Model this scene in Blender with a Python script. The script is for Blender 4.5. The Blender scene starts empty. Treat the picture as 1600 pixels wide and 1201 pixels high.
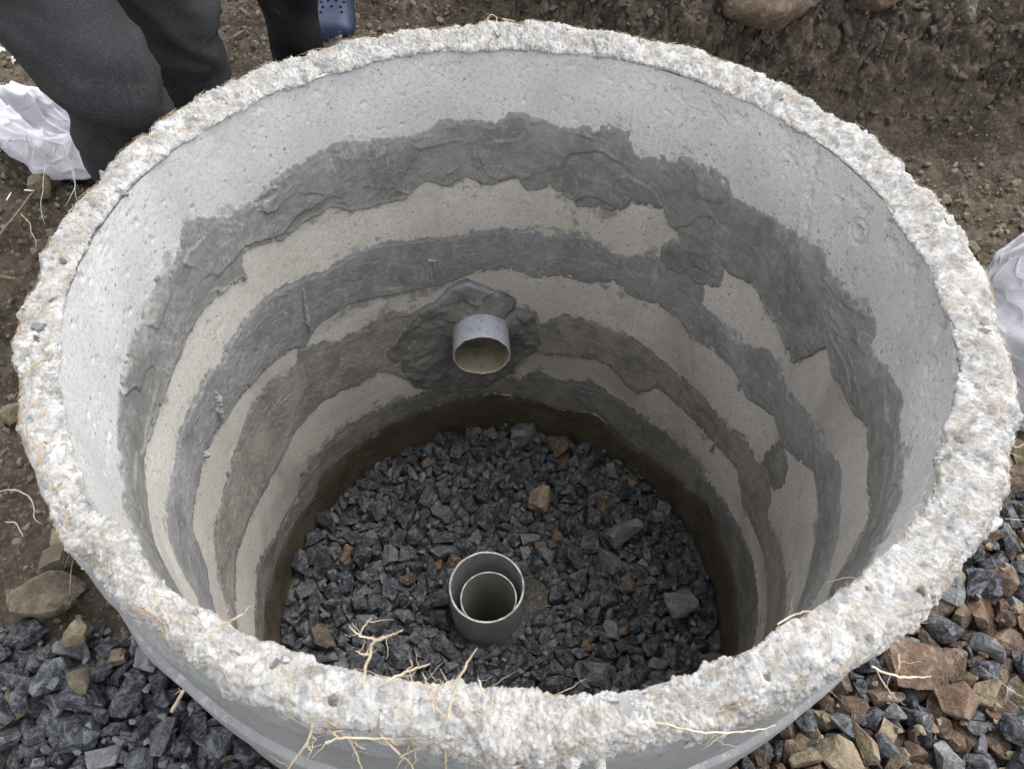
import bpy, bmesh, math, random
import numpy as np
from mathutils import Vector, Quaternion, Matrix

# ------------------------------------------------------------------ camera, sky, sun, exposure
scn = bpy.context.scene
COL = scn.collection
CAM = np.array([0.0, -0.60908, 0.54082])
FW = np.array([0.00552217, 0.62346316, -0.78183323])
RT = np.array([0.99961844, 0.01771878, 0.02119003])
UP = np.array([-0.02706434, 0.78165193, 0.62312742])
FPX = 1153.29
cd = bpy.data.cameras.new('camera'); cam = bpy.data.objects.new('camera', cd); COL.objects.link(cam)
cam.matrix_world = Matrix(((RT[0], UP[0], -FW[0], CAM[0]), (RT[1], UP[1], -FW[1], CAM[1]), (RT[2], UP[2], -FW[2], CAM[2]), (0, 0, 0, 1)))
cd.sensor_width = 36.0; cd.lens = FPX / 1600 * 36.0; cd.clip_start = 0.02; cd.clip_end = 400
cd.dof.use_dof = True; cd.dof.focus_distance = 1.25; cd.dof.aperture_fstop = 22.0
scn.camera = cam

SUN_EL, SUN_AZ = math.radians(64), math.radians(52)      # azimuth clockwise from +Y: light comes from the right
w = bpy.data.worlds.new('World'); scn.world = w; w.use_nodes = True
nt = w.node_tree; nt.nodes.clear()
sky = nt.nodes.new('ShaderNodeTexSky'); sky.sky_type = 'NISHITA'; sky.sun_disc = False
sky.sun_elevation = SUN_EL; sky.sun_rotation = SUN_AZ; sky.air_density = 1.0; sky.dust_density = 1.0; sky.ozone_density = 1.0
hs = nt.nodes.new('ShaderNodeHueSaturation'); hs.inputs['Saturation'].default_value = 0.12
bg = nt.nodes.new('ShaderNodeBackground'); bg.inputs['Strength'].default_value = 0.15
wo = nt.nodes.new('ShaderNodeOutputWorld')
nt.links.new(sky.outputs[0], hs.inputs['Color']); nt.links.new(hs.outputs[0], bg.inputs['Color']); nt.links.new(bg.outputs[0], wo.inputs['Surface'])
sd_ = bpy.data.lights.new('sun', 'SUN'); sd_.energy = 0.85; sd_.angle = math.radians(45); sd_.color = (1.0, 0.975, 0.945)
sun = bpy.data.objects.new('sun', sd_); COL.objects.link(sun)
sdir = Vector((math.sin(SUN_AZ) * math.cos(SUN_EL), math.cos(SUN_AZ) * math.cos(SUN_EL), math.sin(SUN_EL)))
sun.rotation_euler = (-sdir).to_track_quat('-Z', 'Y').to_euler(); sun.location = (3, 0, 4)
scn.view_settings.view_transform = 'Standard'; scn.view_settings.look = 'None'
scn.view_settings.exposure = 1.97; scn.view_settings.gamma = 1.0; scn.view_settings.use_curve_mapping = False
scn.cycles.max_bounces = 8; scn.cycles.diffuse_bounces = 5; scn.cycles.adaptive_threshold = 0.02

# ------------------------------------------------------------------ helpers
def at(px, py, z):
    """point at height z seen at a pixel of the 1600x1201 photograph"""
    v = FW + RT * (px - 800) / FPX - UP * (py - 600.5) / FPX
    return CAM + (z - CAM[2]) / v[2] * v

def aty(px, py, y):
    v = FW + RT * (px - 800) / FPX - UP * (py - 600.5) / FPX
    return CAM + (y - CAM[1]) / v[1] * v

def tag(o, label=None, cat=None, group=None, kind=None):
    if label: o['label'] = label
    if cat: o['category'] = cat
    if group: o['group'] = group
    if kind: o['kind'] = kind
    return o

def link(name, me, mat=None, parent=None):
    o = bpy.data.objects.new(name, me); COL.objects.link(o)
    if mat is not None:
        for m in (mat if isinstance(mat, (list, tuple)) else [mat]): me.materials.append(m)
    if parent is not None: o.parent = parent
    return o

def empty(name, loc=(0, 0, 0)):
    o = bpy.data.objects.new(name, None); o.empty_display_size = .05; o.location = loc; COL.objects.link(o); return o

def npmesh(name, V, F, smooth=True, attrs=None, midx=None):
    """mesh from numpy verts (n,3) and faces (m,k)"""
    V = np.asarray(V, np.float32); F = np.asarray(F, np.int32)
    me = bpy.data.meshes.new(name); me.vertices.add(len(V)); me.vertices.foreach_set('co', V.ravel())
    k = F.shape[1]; me.loops.add(F.size); me.loops.foreach_set('vertex_index', F.ravel())
    me.polygons.add(len(F)); me.polygons.foreach_set('loop_start', np.arange(0, F.size, k, dtype=np.int32))
    if midx is not None: me.polygons.foreach_set('material_index', np.asarray(midx, np.int32))
    me.update(calc_edges=True)
    me.polygons.foreach_set('use_smooth', np.full(len(F), smooth))
    for n, a in (attrs or {}).items():
        at_ = me.attributes.new(n, 'FLOAT', 'POINT'); at_.data.foreach_set('value', np.asarray(a, np.float32).ravel())
    me.update(); return me

def gridfaces(n, m, wrap=False):
    """quads of an n x m vertex grid (index i*m+j), wrap joins the last row to the first"""
    i = np.arange(n if wrap else n - 1)[:, None]; j = np.arange(m - 1)[None, :]
    i2 = (i + 1) % n
    return np.stack([(i * m + j), (i2 * m + j), (i2 * m + j + 1), (i * m + j + 1)], -1).reshape(-1, 4)

# --- noise
def _h(ix, iy, iz, s):
    h = (ix.astype(np.int64) * 374761393 + iy.astype(np.int64) * 668265263 + iz.astype(np.int64) * 1440662683 + s * 1274126177) & 0xffffffff
    h = ((h ^ (h >> 13)) * 1274126177) & 0xffffffff
    h = ((h ^ (h >> 16)) * 2246822519) & 0xffffffff
    return ((h ^ (h >> 15)) & 0xffffff) / float(0xffffff)

def vn(P, f, s=0):
    """value noise in 0..1"""
    Q = P * f; I = np.floor(Q).astype(np.int64); t = Q - I; t = t * t * (3 - 2 * t)
    r = 0
    for dx in (0, 1):
        wx = t[..., 0] if dx else 1 - t[..., 0]
        for dy in (0, 1):
            wy = t[..., 1] if dy else 1 - t[..., 1]
            for dz in (0, 1):
                wz = t[..., 2] if dz else 1 - t[..., 2]
                r = r + wx * wy * wz * _h(I[..., 0] + dx, I[..., 1] + dy, I[..., 2] + dz, s)
    return r

def fbm(P, f, o=3, s=0, g=.5):
    """fractal noise about -1..1"""
    a, r, n = 1.0, 0, 0
    for k in range(o):
        r = r + a * (vn(P, f * 2.03 ** k, s + 17 * k) * 2 - 1); n += a; a *= g
    return r / n * 1.4

def worley(P, f, s=0):
    """distance to the nearest and second feature point (3D) and the nearest cell's random number"""
    Q = P * f; I = np.floor(Q).astype(np.int64)
    d1 = np.full(Q.shape[:-1], 9.0); d2 = d1.copy(); cid = np.zeros(Q.shape[:-1])
    for dx in (-1, 0, 1):
        for dy in (-1, 0, 1):
            for dz in (-1, 0, 1):
                J = I + np.array([dx, dy, dz])
                jx = J[..., 0] + _h(J[..., 0], J[..., 1], J[..., 2], s + 1); jy = J[..., 1] + _h(J[..., 0], J[..., 1], J[..., 2], s + 2); jz = J[..., 2] + _h(J[..., 0], J[..., 1], J[..., 2], s + 3)
                d = np.sqrt((jx - Q[..., 0]) ** 2 + (jy - Q[..., 1]) ** 2 + (jz - Q[..., 2]) ** 2)
                new = d < d1
                d2 = np.where(new, d1, np.minimum(d2, d)); d1 = np.where(new, d, d1)
                cid = np.where(new, _h(J[..., 0], J[..., 1], J[..., 2], s + 4), cid)
    return d1, d2, cid

def sstep(a, b, x):
    t = np.clip((x - a) / (b - a), 0, 1); return t * t * (3 - 2 * t)

def tubes(name, lines, radii, mat, sides=4, parent=None, tip=.35):
    """thin round strands along polylines, one mesh"""
    V, F, base = [], [], 0
    for L, r in zip(lines, radii):
        L = np.asarray(L, float); n = len(L)
        T = np.gradient(L, axis=0); T /= np.linalg.norm(T, axis=1, keepdims=True) + 1e-9
        ref = np.array([0, 0, 1.0]) if abs(T[:, 2]).mean() < .8 else np.array([1.0, 0, 0])
        A = np.cross(T, ref); A /= np.linalg.norm(A, axis=1, keepdims=True) + 1e-9; Bn = np.cross(T, A)
        rr = r * np.interp(np.linspace(0, 1, n), [0, .15, .7, 1], [.8, 1, .85, tip]) if np.isscalar(r) else np.asarray(r)
        ang = np.arange(sides) * 2 * math.pi / sides
        ring = L[:, None] + rr[:, None, None] * (np.cos(ang)[None, :, None] * A[:, None] + np.sin(ang)[None, :, None] * Bn[:, None])
        V.append(ring.reshape(-1, 3))
        for i in range(n - 1):
            for j in range(sides):
                F.append((base + i * sides + j, base + i * sides + (j + 1) % sides, base + (i + 1) * sides + (j + 1) % sides, base + (i + 1) * sides + j))
        base += n * sides
    return link(name, npmesh(name, np.concatenate(V), np.array(F)), mat, parent)

def smooth_line(pts, n=14, wob=0.0, seed=0):
    pts = np.asarray(pts, float); d = np.r_[0, np.cumsum(np.linalg.norm(np.diff(pts, axis=0), axis=1))]
    t = np.linspace(0, d[-1], n); out = np.stack([np.interp(t, d, pts[:, k]) for k in range(3)], -1)
    for _ in range(2): out[1:-1] = (out[:-2] + 2 * out[1:-1] + out[2:]) / 4
    if wob:
        g = np.random.RandomState(seed); out[1:-1] += g.normal(size=(n - 2, 3)) * wob
    return out

# ------------------------------------------------------------------ materials
class NT:
    """small wrapper for building node materials"""
    def __init__(s, name, rough=.85, spec=.25):
        s.m = bpy.data.materials.new(name); s.m.use_nodes = True; s.t = s.m.node_tree
        s.b = s.t.nodes['Principled BSDF']; s.b.inputs['Roughness'].default_value = rough
        s.b.inputs['Specular IOR Level'].default_value = spec
        s.co = s.t.nodes.new('ShaderNodeTexCoord').outputs['Object']
    def n(s, typ, **kw):
        nd = s.t.nodes.new(typ)
        for k, v in kw.items():
            if k in nd.inputs: s.put(nd.inputs[k], v)
            else: setattr(nd, k, v)
        return nd
    def put(s, sock, v):
        if isinstance(v, bpy.types.NodeSocket): s.t.links.new(v, sock)
        else: sock.default_value = v
    def noise(s, scale, detail=4, rough=.55, dist=0, vec=None):
        nd = s.n('ShaderNodeTexNoise', Scale=scale, Detail=detail, Roughness=rough, Distortion=dist); s.put(nd.inputs['Vector'], vec or s.co); return nd.outputs['Fac']
    def vor(s, scale, feature='F1', out='Distance', vec=None, rnd=1.0):
        nd = s.n('ShaderNodeTexVoronoi', Scale=scale, Randomness=rnd); nd.feature = feature; s.put(nd.inputs['Vector'], vec or s.co); return nd.outputs[out]
    def ramp(s, fac, stops, interp='LINEAR'):
        nd = s.n('ShaderNodeValToRGB'); nd.color_ramp.interpolation = interp; e = nd.color_ramp.elements
        while len(e) < len(stops): e.new(.5)
        for el, (p, c) in zip(e, stops):
            el.position = p; el.color = (c, c, c, 1) if np.isscalar(c) else (*c, 1)
        s.put(nd.inputs['Fac'], fac); return nd.outputs['Color']
    def mix(s, fac, a, b, mode='MIX'):
        nd = s.n('ShaderNodeMix', data_type='RGBA', blend_type=mode)
        s.put(nd.inputs['Factor'], fac)
        for sock, v in ((nd.inputs['A'], a), (nd.inputs['B'], b)):
            pass
        ia = [i for i in nd.inputs if i.name == 'A' and i.type == 'RGBA'][0]; ib = [i for i in nd.inputs if i.name == 'B' and i.type == 'RGBA'][0]
        s.put(ia, a if isinstance(a, bpy.types.NodeSocket) else (*a, 1)); s.put(ib, b if isinstance(b, bpy.types.NodeSocket) else (*b, 1))
        return [o for o in nd.outputs if o.type == 'RGBA'][0]
    def math(s, op, a, b=0.0, clamp=False):
        nd = s.n('ShaderNodeMath', operation=op, use_clamp=clamp); s.put(nd.inputs[0], a); s.put(nd.inputs[1], b); return nd.outputs[0]
    def attr(s, name):
        nd = s.n('ShaderNodeAttribute'); nd.attribute_name = name; return nd.outputs['Fac']
    def scaled(s, vec3):
        nd = s.n('ShaderNodeMapping'); nd.inputs['Scale'].default_value = vec3; s.put(nd.inputs['Vector'], s.co); return nd.outputs[0]
    def bump(s, h, strength, dist, prev=None):
        nd = s.n('ShaderNodeBump', Strength=strength, Distance=dist); s.put(nd.inputs['Height'], h)
        if prev is not None: s.put(nd.inputs['Normal'], prev)
        return nd.outputs[0]
    def done(s, col, nrm=None, rough=None):
        s.put(s.b.inputs['Base Color'], col if isinstance(col, bpy.types.NodeSocket) else (*col, 1))
        if nrm is not None: s.put(s.b.inputs['Normal'], nrm)
        if rough is not None: s.put(s.b.inputs['Roughness'], rough)
        return s.m

def m_concrete(name, a, b, pore=(.10, .10, .10), pores=1.0, stain=.35, film=None):
    k = NT(name, .88, .2)
    big = k.noise(5, 5, .6); fine = k.noise(160, 3)
    col = k.mix(k.ramp(big, [(.4, 0), (.6, 1)]), a, b)
    col = k.mix(k.ramp(fine, [(.42, 0), (.62, .35)]), col, tuple(x * .72 for x in a))
    col = k.mix(k.ramp(k.noise(3.2, 4, .6, .8), [(.50, 0), (.66, stain)]), col, tuple(x * .62 for x in a))
    if film is not None:        # thin dried smear of mortar left on the concrete beside the joints
        fz = k.math('ADD', k.math('MULTIPLY', k.attr('film'), 20.0), k.math('MULTIPLY', k.math('SUBTRACT', k.noise(34, 6, .7), .5), 5.0))
        fz = k.math('ADD', fz, k.math('MULTIPLY', k.math('SUBTRACT', k.noise(6, 2), .5), 3.0))
        col = k.mix(k.ramp(fz, [(.22, 0), (.62, .70)]), col, film)
    dens = k.ramp(k.noise(9, 3), [(.4, .45), (.6, 1)])
    v1 = k.vor(140); v2 = k.vor(60)
    p1 = k.ramp(v1, [(.16, 1), (.27, 0)]); p2 = k.ramp(v2, [(.11, 1), (.16, 0)])
    p3 = k.math('MULTIPLY', k.ramp(k.vor(330), [(.20, 1), (.34, 0)]), k.ramp(k.noise(80, 3), [(.46, 0), (.54, .8 * pores)]))
    pit = k.math('MULTIPLY', k.math('MAXIMUM', k.math('MULTIPLY', p1, .75), p2), dens)
    pit = k.math('MULTIPLY', pit, k.ramp(k.noise(45, 2), [(.44, 0), (.52, pores)]))
    pit = k.math('MAXIMUM', pit, p3); col = k.mix(pit, col, pore)
    nb = k.bump(k.noise(220, 3, .7), .3, .002); nb = k.bump(k.math('SUBTRACT', 1.0, p2), .5, .0014, nb)
    return k.done(col, nb)

def m_mortar(name, a, b, edge, ew=.0, rough=.6, scratch=(.42, .42, .42), samt=.35):
    """trowelled mortar: wet grey with paler dry smears, 'sd' is the distance from the patch edge"""
    k = NT(name, rough, .35)
    col = k.mix(k.ramp(k.noise(14, 5, .6, .6), [(.4, 0), (.6, 1)]), a, b)
    col = k.mix(k.ramp(k.noise(70, 6, .7), [(.46, 0), (.64, .4)]), col, tuple(x * 1.5 for x in b))
    sdv = k.math('ADD', k.attr('sd'), k.math('MULTIPLY', k.math('SUBTRACT', k.noise(60, 4), .5), .03))
    if ew: col = k.mix(k.ramp(k.math('MULTIPLY', sdv, 1 / ew), [(.1, .85), (1, 0)]), col, edge)
    col = k.mix(k.ramp(k.noise(5, 5, .65, 1.0), [(.5, 0), (.64, .3)]), col, tuple(min(1, x * 1.6) for x in b))
    sc = k.noise(26, 5, .62, 1.6, k.scaled((1.4, 1.4, .5)))
    line = k.ramp(sc, [(.475, 0), (.5, 1), (.525, 0)])
    msk = k.ramp(k.noise(11, 3), [(.46, 0), (.58, samt)])
    col = k.mix(k.math('MULTIPLY', line, msk), col, scratch)
    spk = k.ramp(k.vor(230), [(.1, .55), (.2, 0)]); col = k.mix(k.math('MULTIPLY', spk, k.ramp(k.noise(40, 2), [(.5, 0), (.6, .6)])), col, scratch)
    wn = k.n('ShaderNodeTexNoise', Scale=16.0, Detail=4.0); k.put(wn.inputs['Vector'], k.co)
    wv = k.n('ShaderNodeVectorMath', operation='MULTIPLY_ADD'); k.put(wv.inputs[0], wn.outputs['Color']); wv.inputs[1].default_value = (.16, .16, .16); k.put(wv.inputs[2], k.scaled((1.0, 1.0, 1.7)))
    ed = k.vor(8, 'DISTANCE_TO_EDGE', 'Distance', wv.outputs[0]); flake = k.ramp(ed, [(0, 1), (.035, 0)]); fm = k.ramp(k.noise(8, 3), [(.5, 0), (.58, .8)])
    flake = k.math('MULTIPLY', flake, fm)
    col = k.mix(k.math('MULTIPLY', k.ramp(ed, [(0, 1), (.012, 0)]), k.math('MULTIPLY', fm, .22)), col, tuple(x * .45 for x in a))
    str_ = k.ramp(k.noise(7, 3, .5, 2.2), [(.493, 0), (.5, 1), (.507, 0)]); col = k.mix(k.math('MULTIPLY', str_, k.ramp(k.noise(15, 2), [(.5, 0), (.56, samt)])), col, scratch)
    nb = k.bump(k.noise(120, 4, .7), .32, .003); nb = k.bump(flake, .35, .002, nb); nb = k.bump(line, .25, .001, nb)
    return k.done(col, nb)

def m_rim():
    k = NT('broken_concrete', .95, .15)
    base = k.mix(k.ramp(k.noise(45, 5, .65), [(.38, 0), (.62, 1)]), (.325, .323, .319), (.50, .497, .491))
    v = k.vor(150, out='Color'); sep = k.n('ShaderNodeSeparateColor'); k.put(sep.inputs[0], v)
    base = k.mix(k.ramp(sep.outputs[0], [(.80, 0), (.86, .55)]), base, (.19, .20, .212))
    base = k.mix(k.ramp(k.noise(38, 5, .7), [(.50, 0), (.62, .34)]), base, (.38, .32, .245))
    base = k.mix(k.ramp(k.noise(190, 4, .7), [(.52, 0), (.66, .55)]), base, (.13, .127, .123))
    nb = k.bump(k.noise(230, 5, .75), .8, .005)
    return k.done(base, nb)

def m_stone(name, a, b, dust, vein=.35, island=False, var=.5):
    k = NT(name, .8, .3)
    if island: rnd = k.n('ShaderNodeNewGeometry').outputs['Random Per Island']
    else: rnd = k.n('ShaderNodeObjectInfo').outputs['Random']
    geo = k.n('ShaderNodeNewGeometry')
    sh = k.n('ShaderNodeVectorMath', operation='ADD'); cmb = k.n('ShaderNodeCombineXYZ'); k.put(cmb.inputs[0], k.math('MULTIPLY', rnd, 37.0)); k.put(cmb.inputs[1], k.math('MULTIPLY', rnd, 11.0))
    k.put(sh.inputs[0], geo.outputs['Position']); k.put(sh.inputs[1], cmb.outputs[0]); vec = sh.outputs[0]
    col = k.mix(k.ramp(rnd, [(0, 0), (1, 1)]), a, b)
    n1 = k.noise(60, 4, .7, .4, vec); col = k.mix(k.ramp(n1, [(.48, 0), (.64, var)]), col, dust); col = k.mix(k.ramp(k.noise(24, 3, .6, .5, vec), [(.40, .55), (.55, 0)]), col, tuple(x * .45 for x in a))
    n2 = k.noise(38, 4, .6, 1.2, vec); line = k.ramp(n2, [(.46, 0), (.5, vein), (.54, 0)]); col = k.mix(line, col, dust)
    spk = k.ramp(k.noise(300, 3, .6, 0, vec), [(.54, 0), (.68, .22)]); col = k.mix(spk, col, dust)
    ed = k.ramp(geo.outputs['Pointiness'], [(.52, 0), (.66, .45)]); col = k.mix(ed, col, dust)
    nb = k.bump(k.noise(120, 4, .7, 0, vec), .9, .006)
    return k.done(col, nb)

def m_soil(name, a, b, c, stones=.35):
    k = NT(name, .97, .1)
    col = k.mix(k.ramp(k.noise(9, 6, .65), [(.4, 0), (.6, 1)]), a, b)
    v = k.vor(95, out='Color'); sep = k.n('ShaderNodeSeparateColor'); k.put(sep.inputs[0], v)
    msk = k.ramp(k.vor(95), [(.25, 1), (.4, 0)])
    col = k.mix(k.math('MULTIPLY', k.ramp(sep.outputs[0], [(.7, 0), (.8, 1)]), k.math('MULTIPLY', msk, stones)), col, c)
    col = k.mix(k.ramp(k.noise(130, 6, .7), [(.5, 0), (.66, .6)]), col, tuple(x * 2.0 for x in b))
    nb = k.bump(k.noise(60, 6, .7), .9, .012); nb = k.bump(k.vor(95), .5, .006, nb)
    return k.done(col, nb)

def m_plain(name, col, rough=.7, spec=.3, var=.15, scale=40, bump=.15, bd=.002):
    k = NT(name, rough, spec)
    c = k.mix(k.ramp(k.noise(scale, 5, .6), [(.4, 0), (.6, 1)]), tuple(x * (1 - var) for x in col), tuple(min(1, x * (1 + var)) for x in col))
    return k.done(c, k.bump(k.noise(scale * 4, 4), bump, bd))

M = {}
M['top'] = m_concrete('pale_concrete', (.425, .421, .416), (.505, .501, .495), (.17, .17, .165), .85, .35, (.21, .208, .20))
M['tan'] = m_concrete('tan_concrete', (.44, .413, .371), (.515, .486, .442), (.15, .135, .11), .7, .75, (.17, .165, .157))
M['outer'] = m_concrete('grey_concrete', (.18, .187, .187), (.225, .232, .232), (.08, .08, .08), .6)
M['mortar1'] = m_mortar('wet_mortar', (.128, .127, .120), (.172, .170, .161), (.195, .192, .183), .01, .55)
M['mortar2'] = m_mortar('blue_grey_mortar', (.150, .151, .153), (.215, .213, .207), (.185, .187, .194), .03, .65, (.46, .45, .42), .5)
M['mortar3'] = m_mortar('brown_grey_mortar', (.145, .137, .125), (.235, .218, .19), (.145, .143, .14), .02, .7, (.4, .38, .33), .5)
M['mortar4'] = m_mortar('dark_mortar', (.105, .101, .094), (.18, .168, .15), (.115, .114, .112), .02, .6, (.34, .32, .28), .4)
M['collar'] = m_mortar('collar_mortar', (.14, .132, .12), (.19, .18, .165), (.12, .12, .12), .008, .65, (.3, .3, .3), .1)
M['rim'] = m_rim()
M['slate'] = m_stone('slate_stone', (.011, .0125, .017), (.047, .051, .059), (.25, .257, .268))
M['greystone'] = m_stone('grey_stone', (.085, .087, .092), (.15, .152, .155), (.28, .28, .28))
M['rust'] = m_stone('rust_stone', (.048, .032, .025), (.135, .083, .054), (.26, .21, .16))
M['tanstone'] = m_stone('tan_stone', (.15, .115, .07), (.22, .175, .115), (.34, .29, .22))
M['slate_i'] = m_stone('slate_stone_loose', (.011, .0125, .017), (.047, .051, .059), (.25, .257, .268), island=True)
M['greystone_i'] = m_stone('grey_stone_loose', (.085, .087, .092), (.15, .152, .155), (.28, .28, .28), island=True)
M['rust_i'] = m_stone('rust_stone_loose', (.095, .06, .042), (.16, .10, .068), (.33, .25, .17), island=True)
M['tanstone_i'] = m_stone('tan_stone_loose', (.15, .115, .07), (.22, .175, .115), (.34, .29, .22), island=True)
M['rimstone'] = m_stone('pale_aggregate', (.30, .295, .285), (.42, .41, .39), (.5, .49, .47), .2)
M['clod'] = m_stone('soil_clod', (.060, .048, .036), (.155, .127, .092), (.22, .19, .145), .1, island=True, var=.6)
M['boulder'] = m_stone('boulder_stone', (.12, .085, .06), (.15, .11, .08), (.25, .20, .15), .1, var=.7)
M['mudstone'] = m_stone('mud_coated_stone', (.09, .074, .052), (.115, .095, .066), (.19, .165, .12), .3, var=.7)
M['clod_dark'] = m_stone('dark_soil_clod', (.034, .027, .021), (.062, .050, .039), (.10, .083, .066), .1, island=True, var=.6)
M['soil'] = m_soil('brown_soil', (.050, .040, .031), (.092, .075, .058), (.22, .17, .11))
M['mud'] = m_soil('grey_mud', (.075, .07, .062), (.12, .113, .102), (.2, .18, .14), .2)
M['straw'] = m_plain('dry_straw', (.36, .275, .17), .6, .3, .3, 60)
M['root'] = m_plain('dry_root', (.42, .345, .245), .7, .3, .22, 90)
M['stick'] = m_plain('brown_twig', (.17, .12, .08), .8, .2, .3, 120)
M['sack'] = m_plain('woven_sack', (.74, .74, .77), .5, .35, .05, 12, .35, .002)
M['thread'] = m_plain('white_thread', (.80, .80, .82), .5, .3, .05)

# ------------------------------------------------------------------ ground
ZG = -0.45
def zground(x, y):
    """height of the dug-out ground round the well; an earth bank rises behind on the right"""
    x = np.asarray(x, float); y = np.asarray(y, float)
    z = ZG + 0.06 * sstep(.6, 1.4, y) * (1 - sstep(-.2, .3, x))
    yb = .93 + .35 * sstep(.35, -.15, x) - .06 * sstep(.6, 1.3, x)
    k = sstep(-.45, .1, x)
    run = np.maximum(y - yb, 0)
    z = z + k * np.minimum(run * 1.25 + .10 * sstep(0, .12, run), 1.15)
    z = z + .75 * sstep(2.2, 4.5, np.hypot(x, y)) * (1 - k * sstep(yb, yb + .4, y))
    return z

def build_ground():
    rr = np.r_[np.linspace(.478, 1.75, 225), 1.75 * (1.0 + np.geomspace(.008, 60, 44))]
    a = np.radians(np.r_[np.arange(-75, 75, .19), np.arange(75, 285, .55)]); na = len(a)
    R, A = np.meshgrid(rr, a)            # rows: angle
    X = R * np.sin(A); Y = R * np.cos(A)
    Z = zground(X, Y)
    P = np.stack([X, Y, Z], -1)
    fade = 1 - sstep(1.7, 2.6, R)
    bank = sstep(-.40, -.30, Z) * sstep(-.3, .1, X)
    Pw = P + .02 * np.stack([fbm(P, 14, 2, 31), fbm(P, 14, 2, 32), fbm(P, 14, 2, 33)], -1)
    d1, d2, cid = worley(Pw, 20, 3); c2, e2, id2 = worley(Pw, 52, 9)
    lump = (.5 - d1) * (.3 + cid) * .030 + (.5 - c2) * .014 * (.4 + id2)
    crack = np.exp(-((d2 - d1) / .09) ** 2) * sstep(-.3, .3, fbm(P, 9, 2, 35)) + .4 * np.exp(-((e2 - c2) / .10) ** 2)
    lump = lump * (.55 + .45 * bank) - crack * (.0035 + .011 * bank)
    nz = .030 * fbm(P, 5, 4, 5) + .010 * fbm(P, 24, 4, 8) + .007 * fbm(P, 90, 3, 21, .6)
    front = (1 - sstep(-.25, .05, Y)) * (1 - sstep(1.0, 1.4, R))         # under the loose stones: flatter and lower
    d = (lump + nz) * fade * (1 - .7 * front) - .012 * front
    Z = Z + d * (1 - .38 * bank); Y = Y - .78 * bank * d
    hole = np.exp(-(((X + .155) / .03) ** 2 + ((Y - 1.52) / .03) ** 2)); Z -= .08 * hole
    o = link('ground', npmesh('ground', np.stack([X, Y, Z], -1).reshape(-1, 3), gridfaces(na, len(rr), True)), M['soil'])
    tag(o, 'dark brown crumbly soil round the well with a bank behind', kind='structure')
build_ground()

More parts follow.
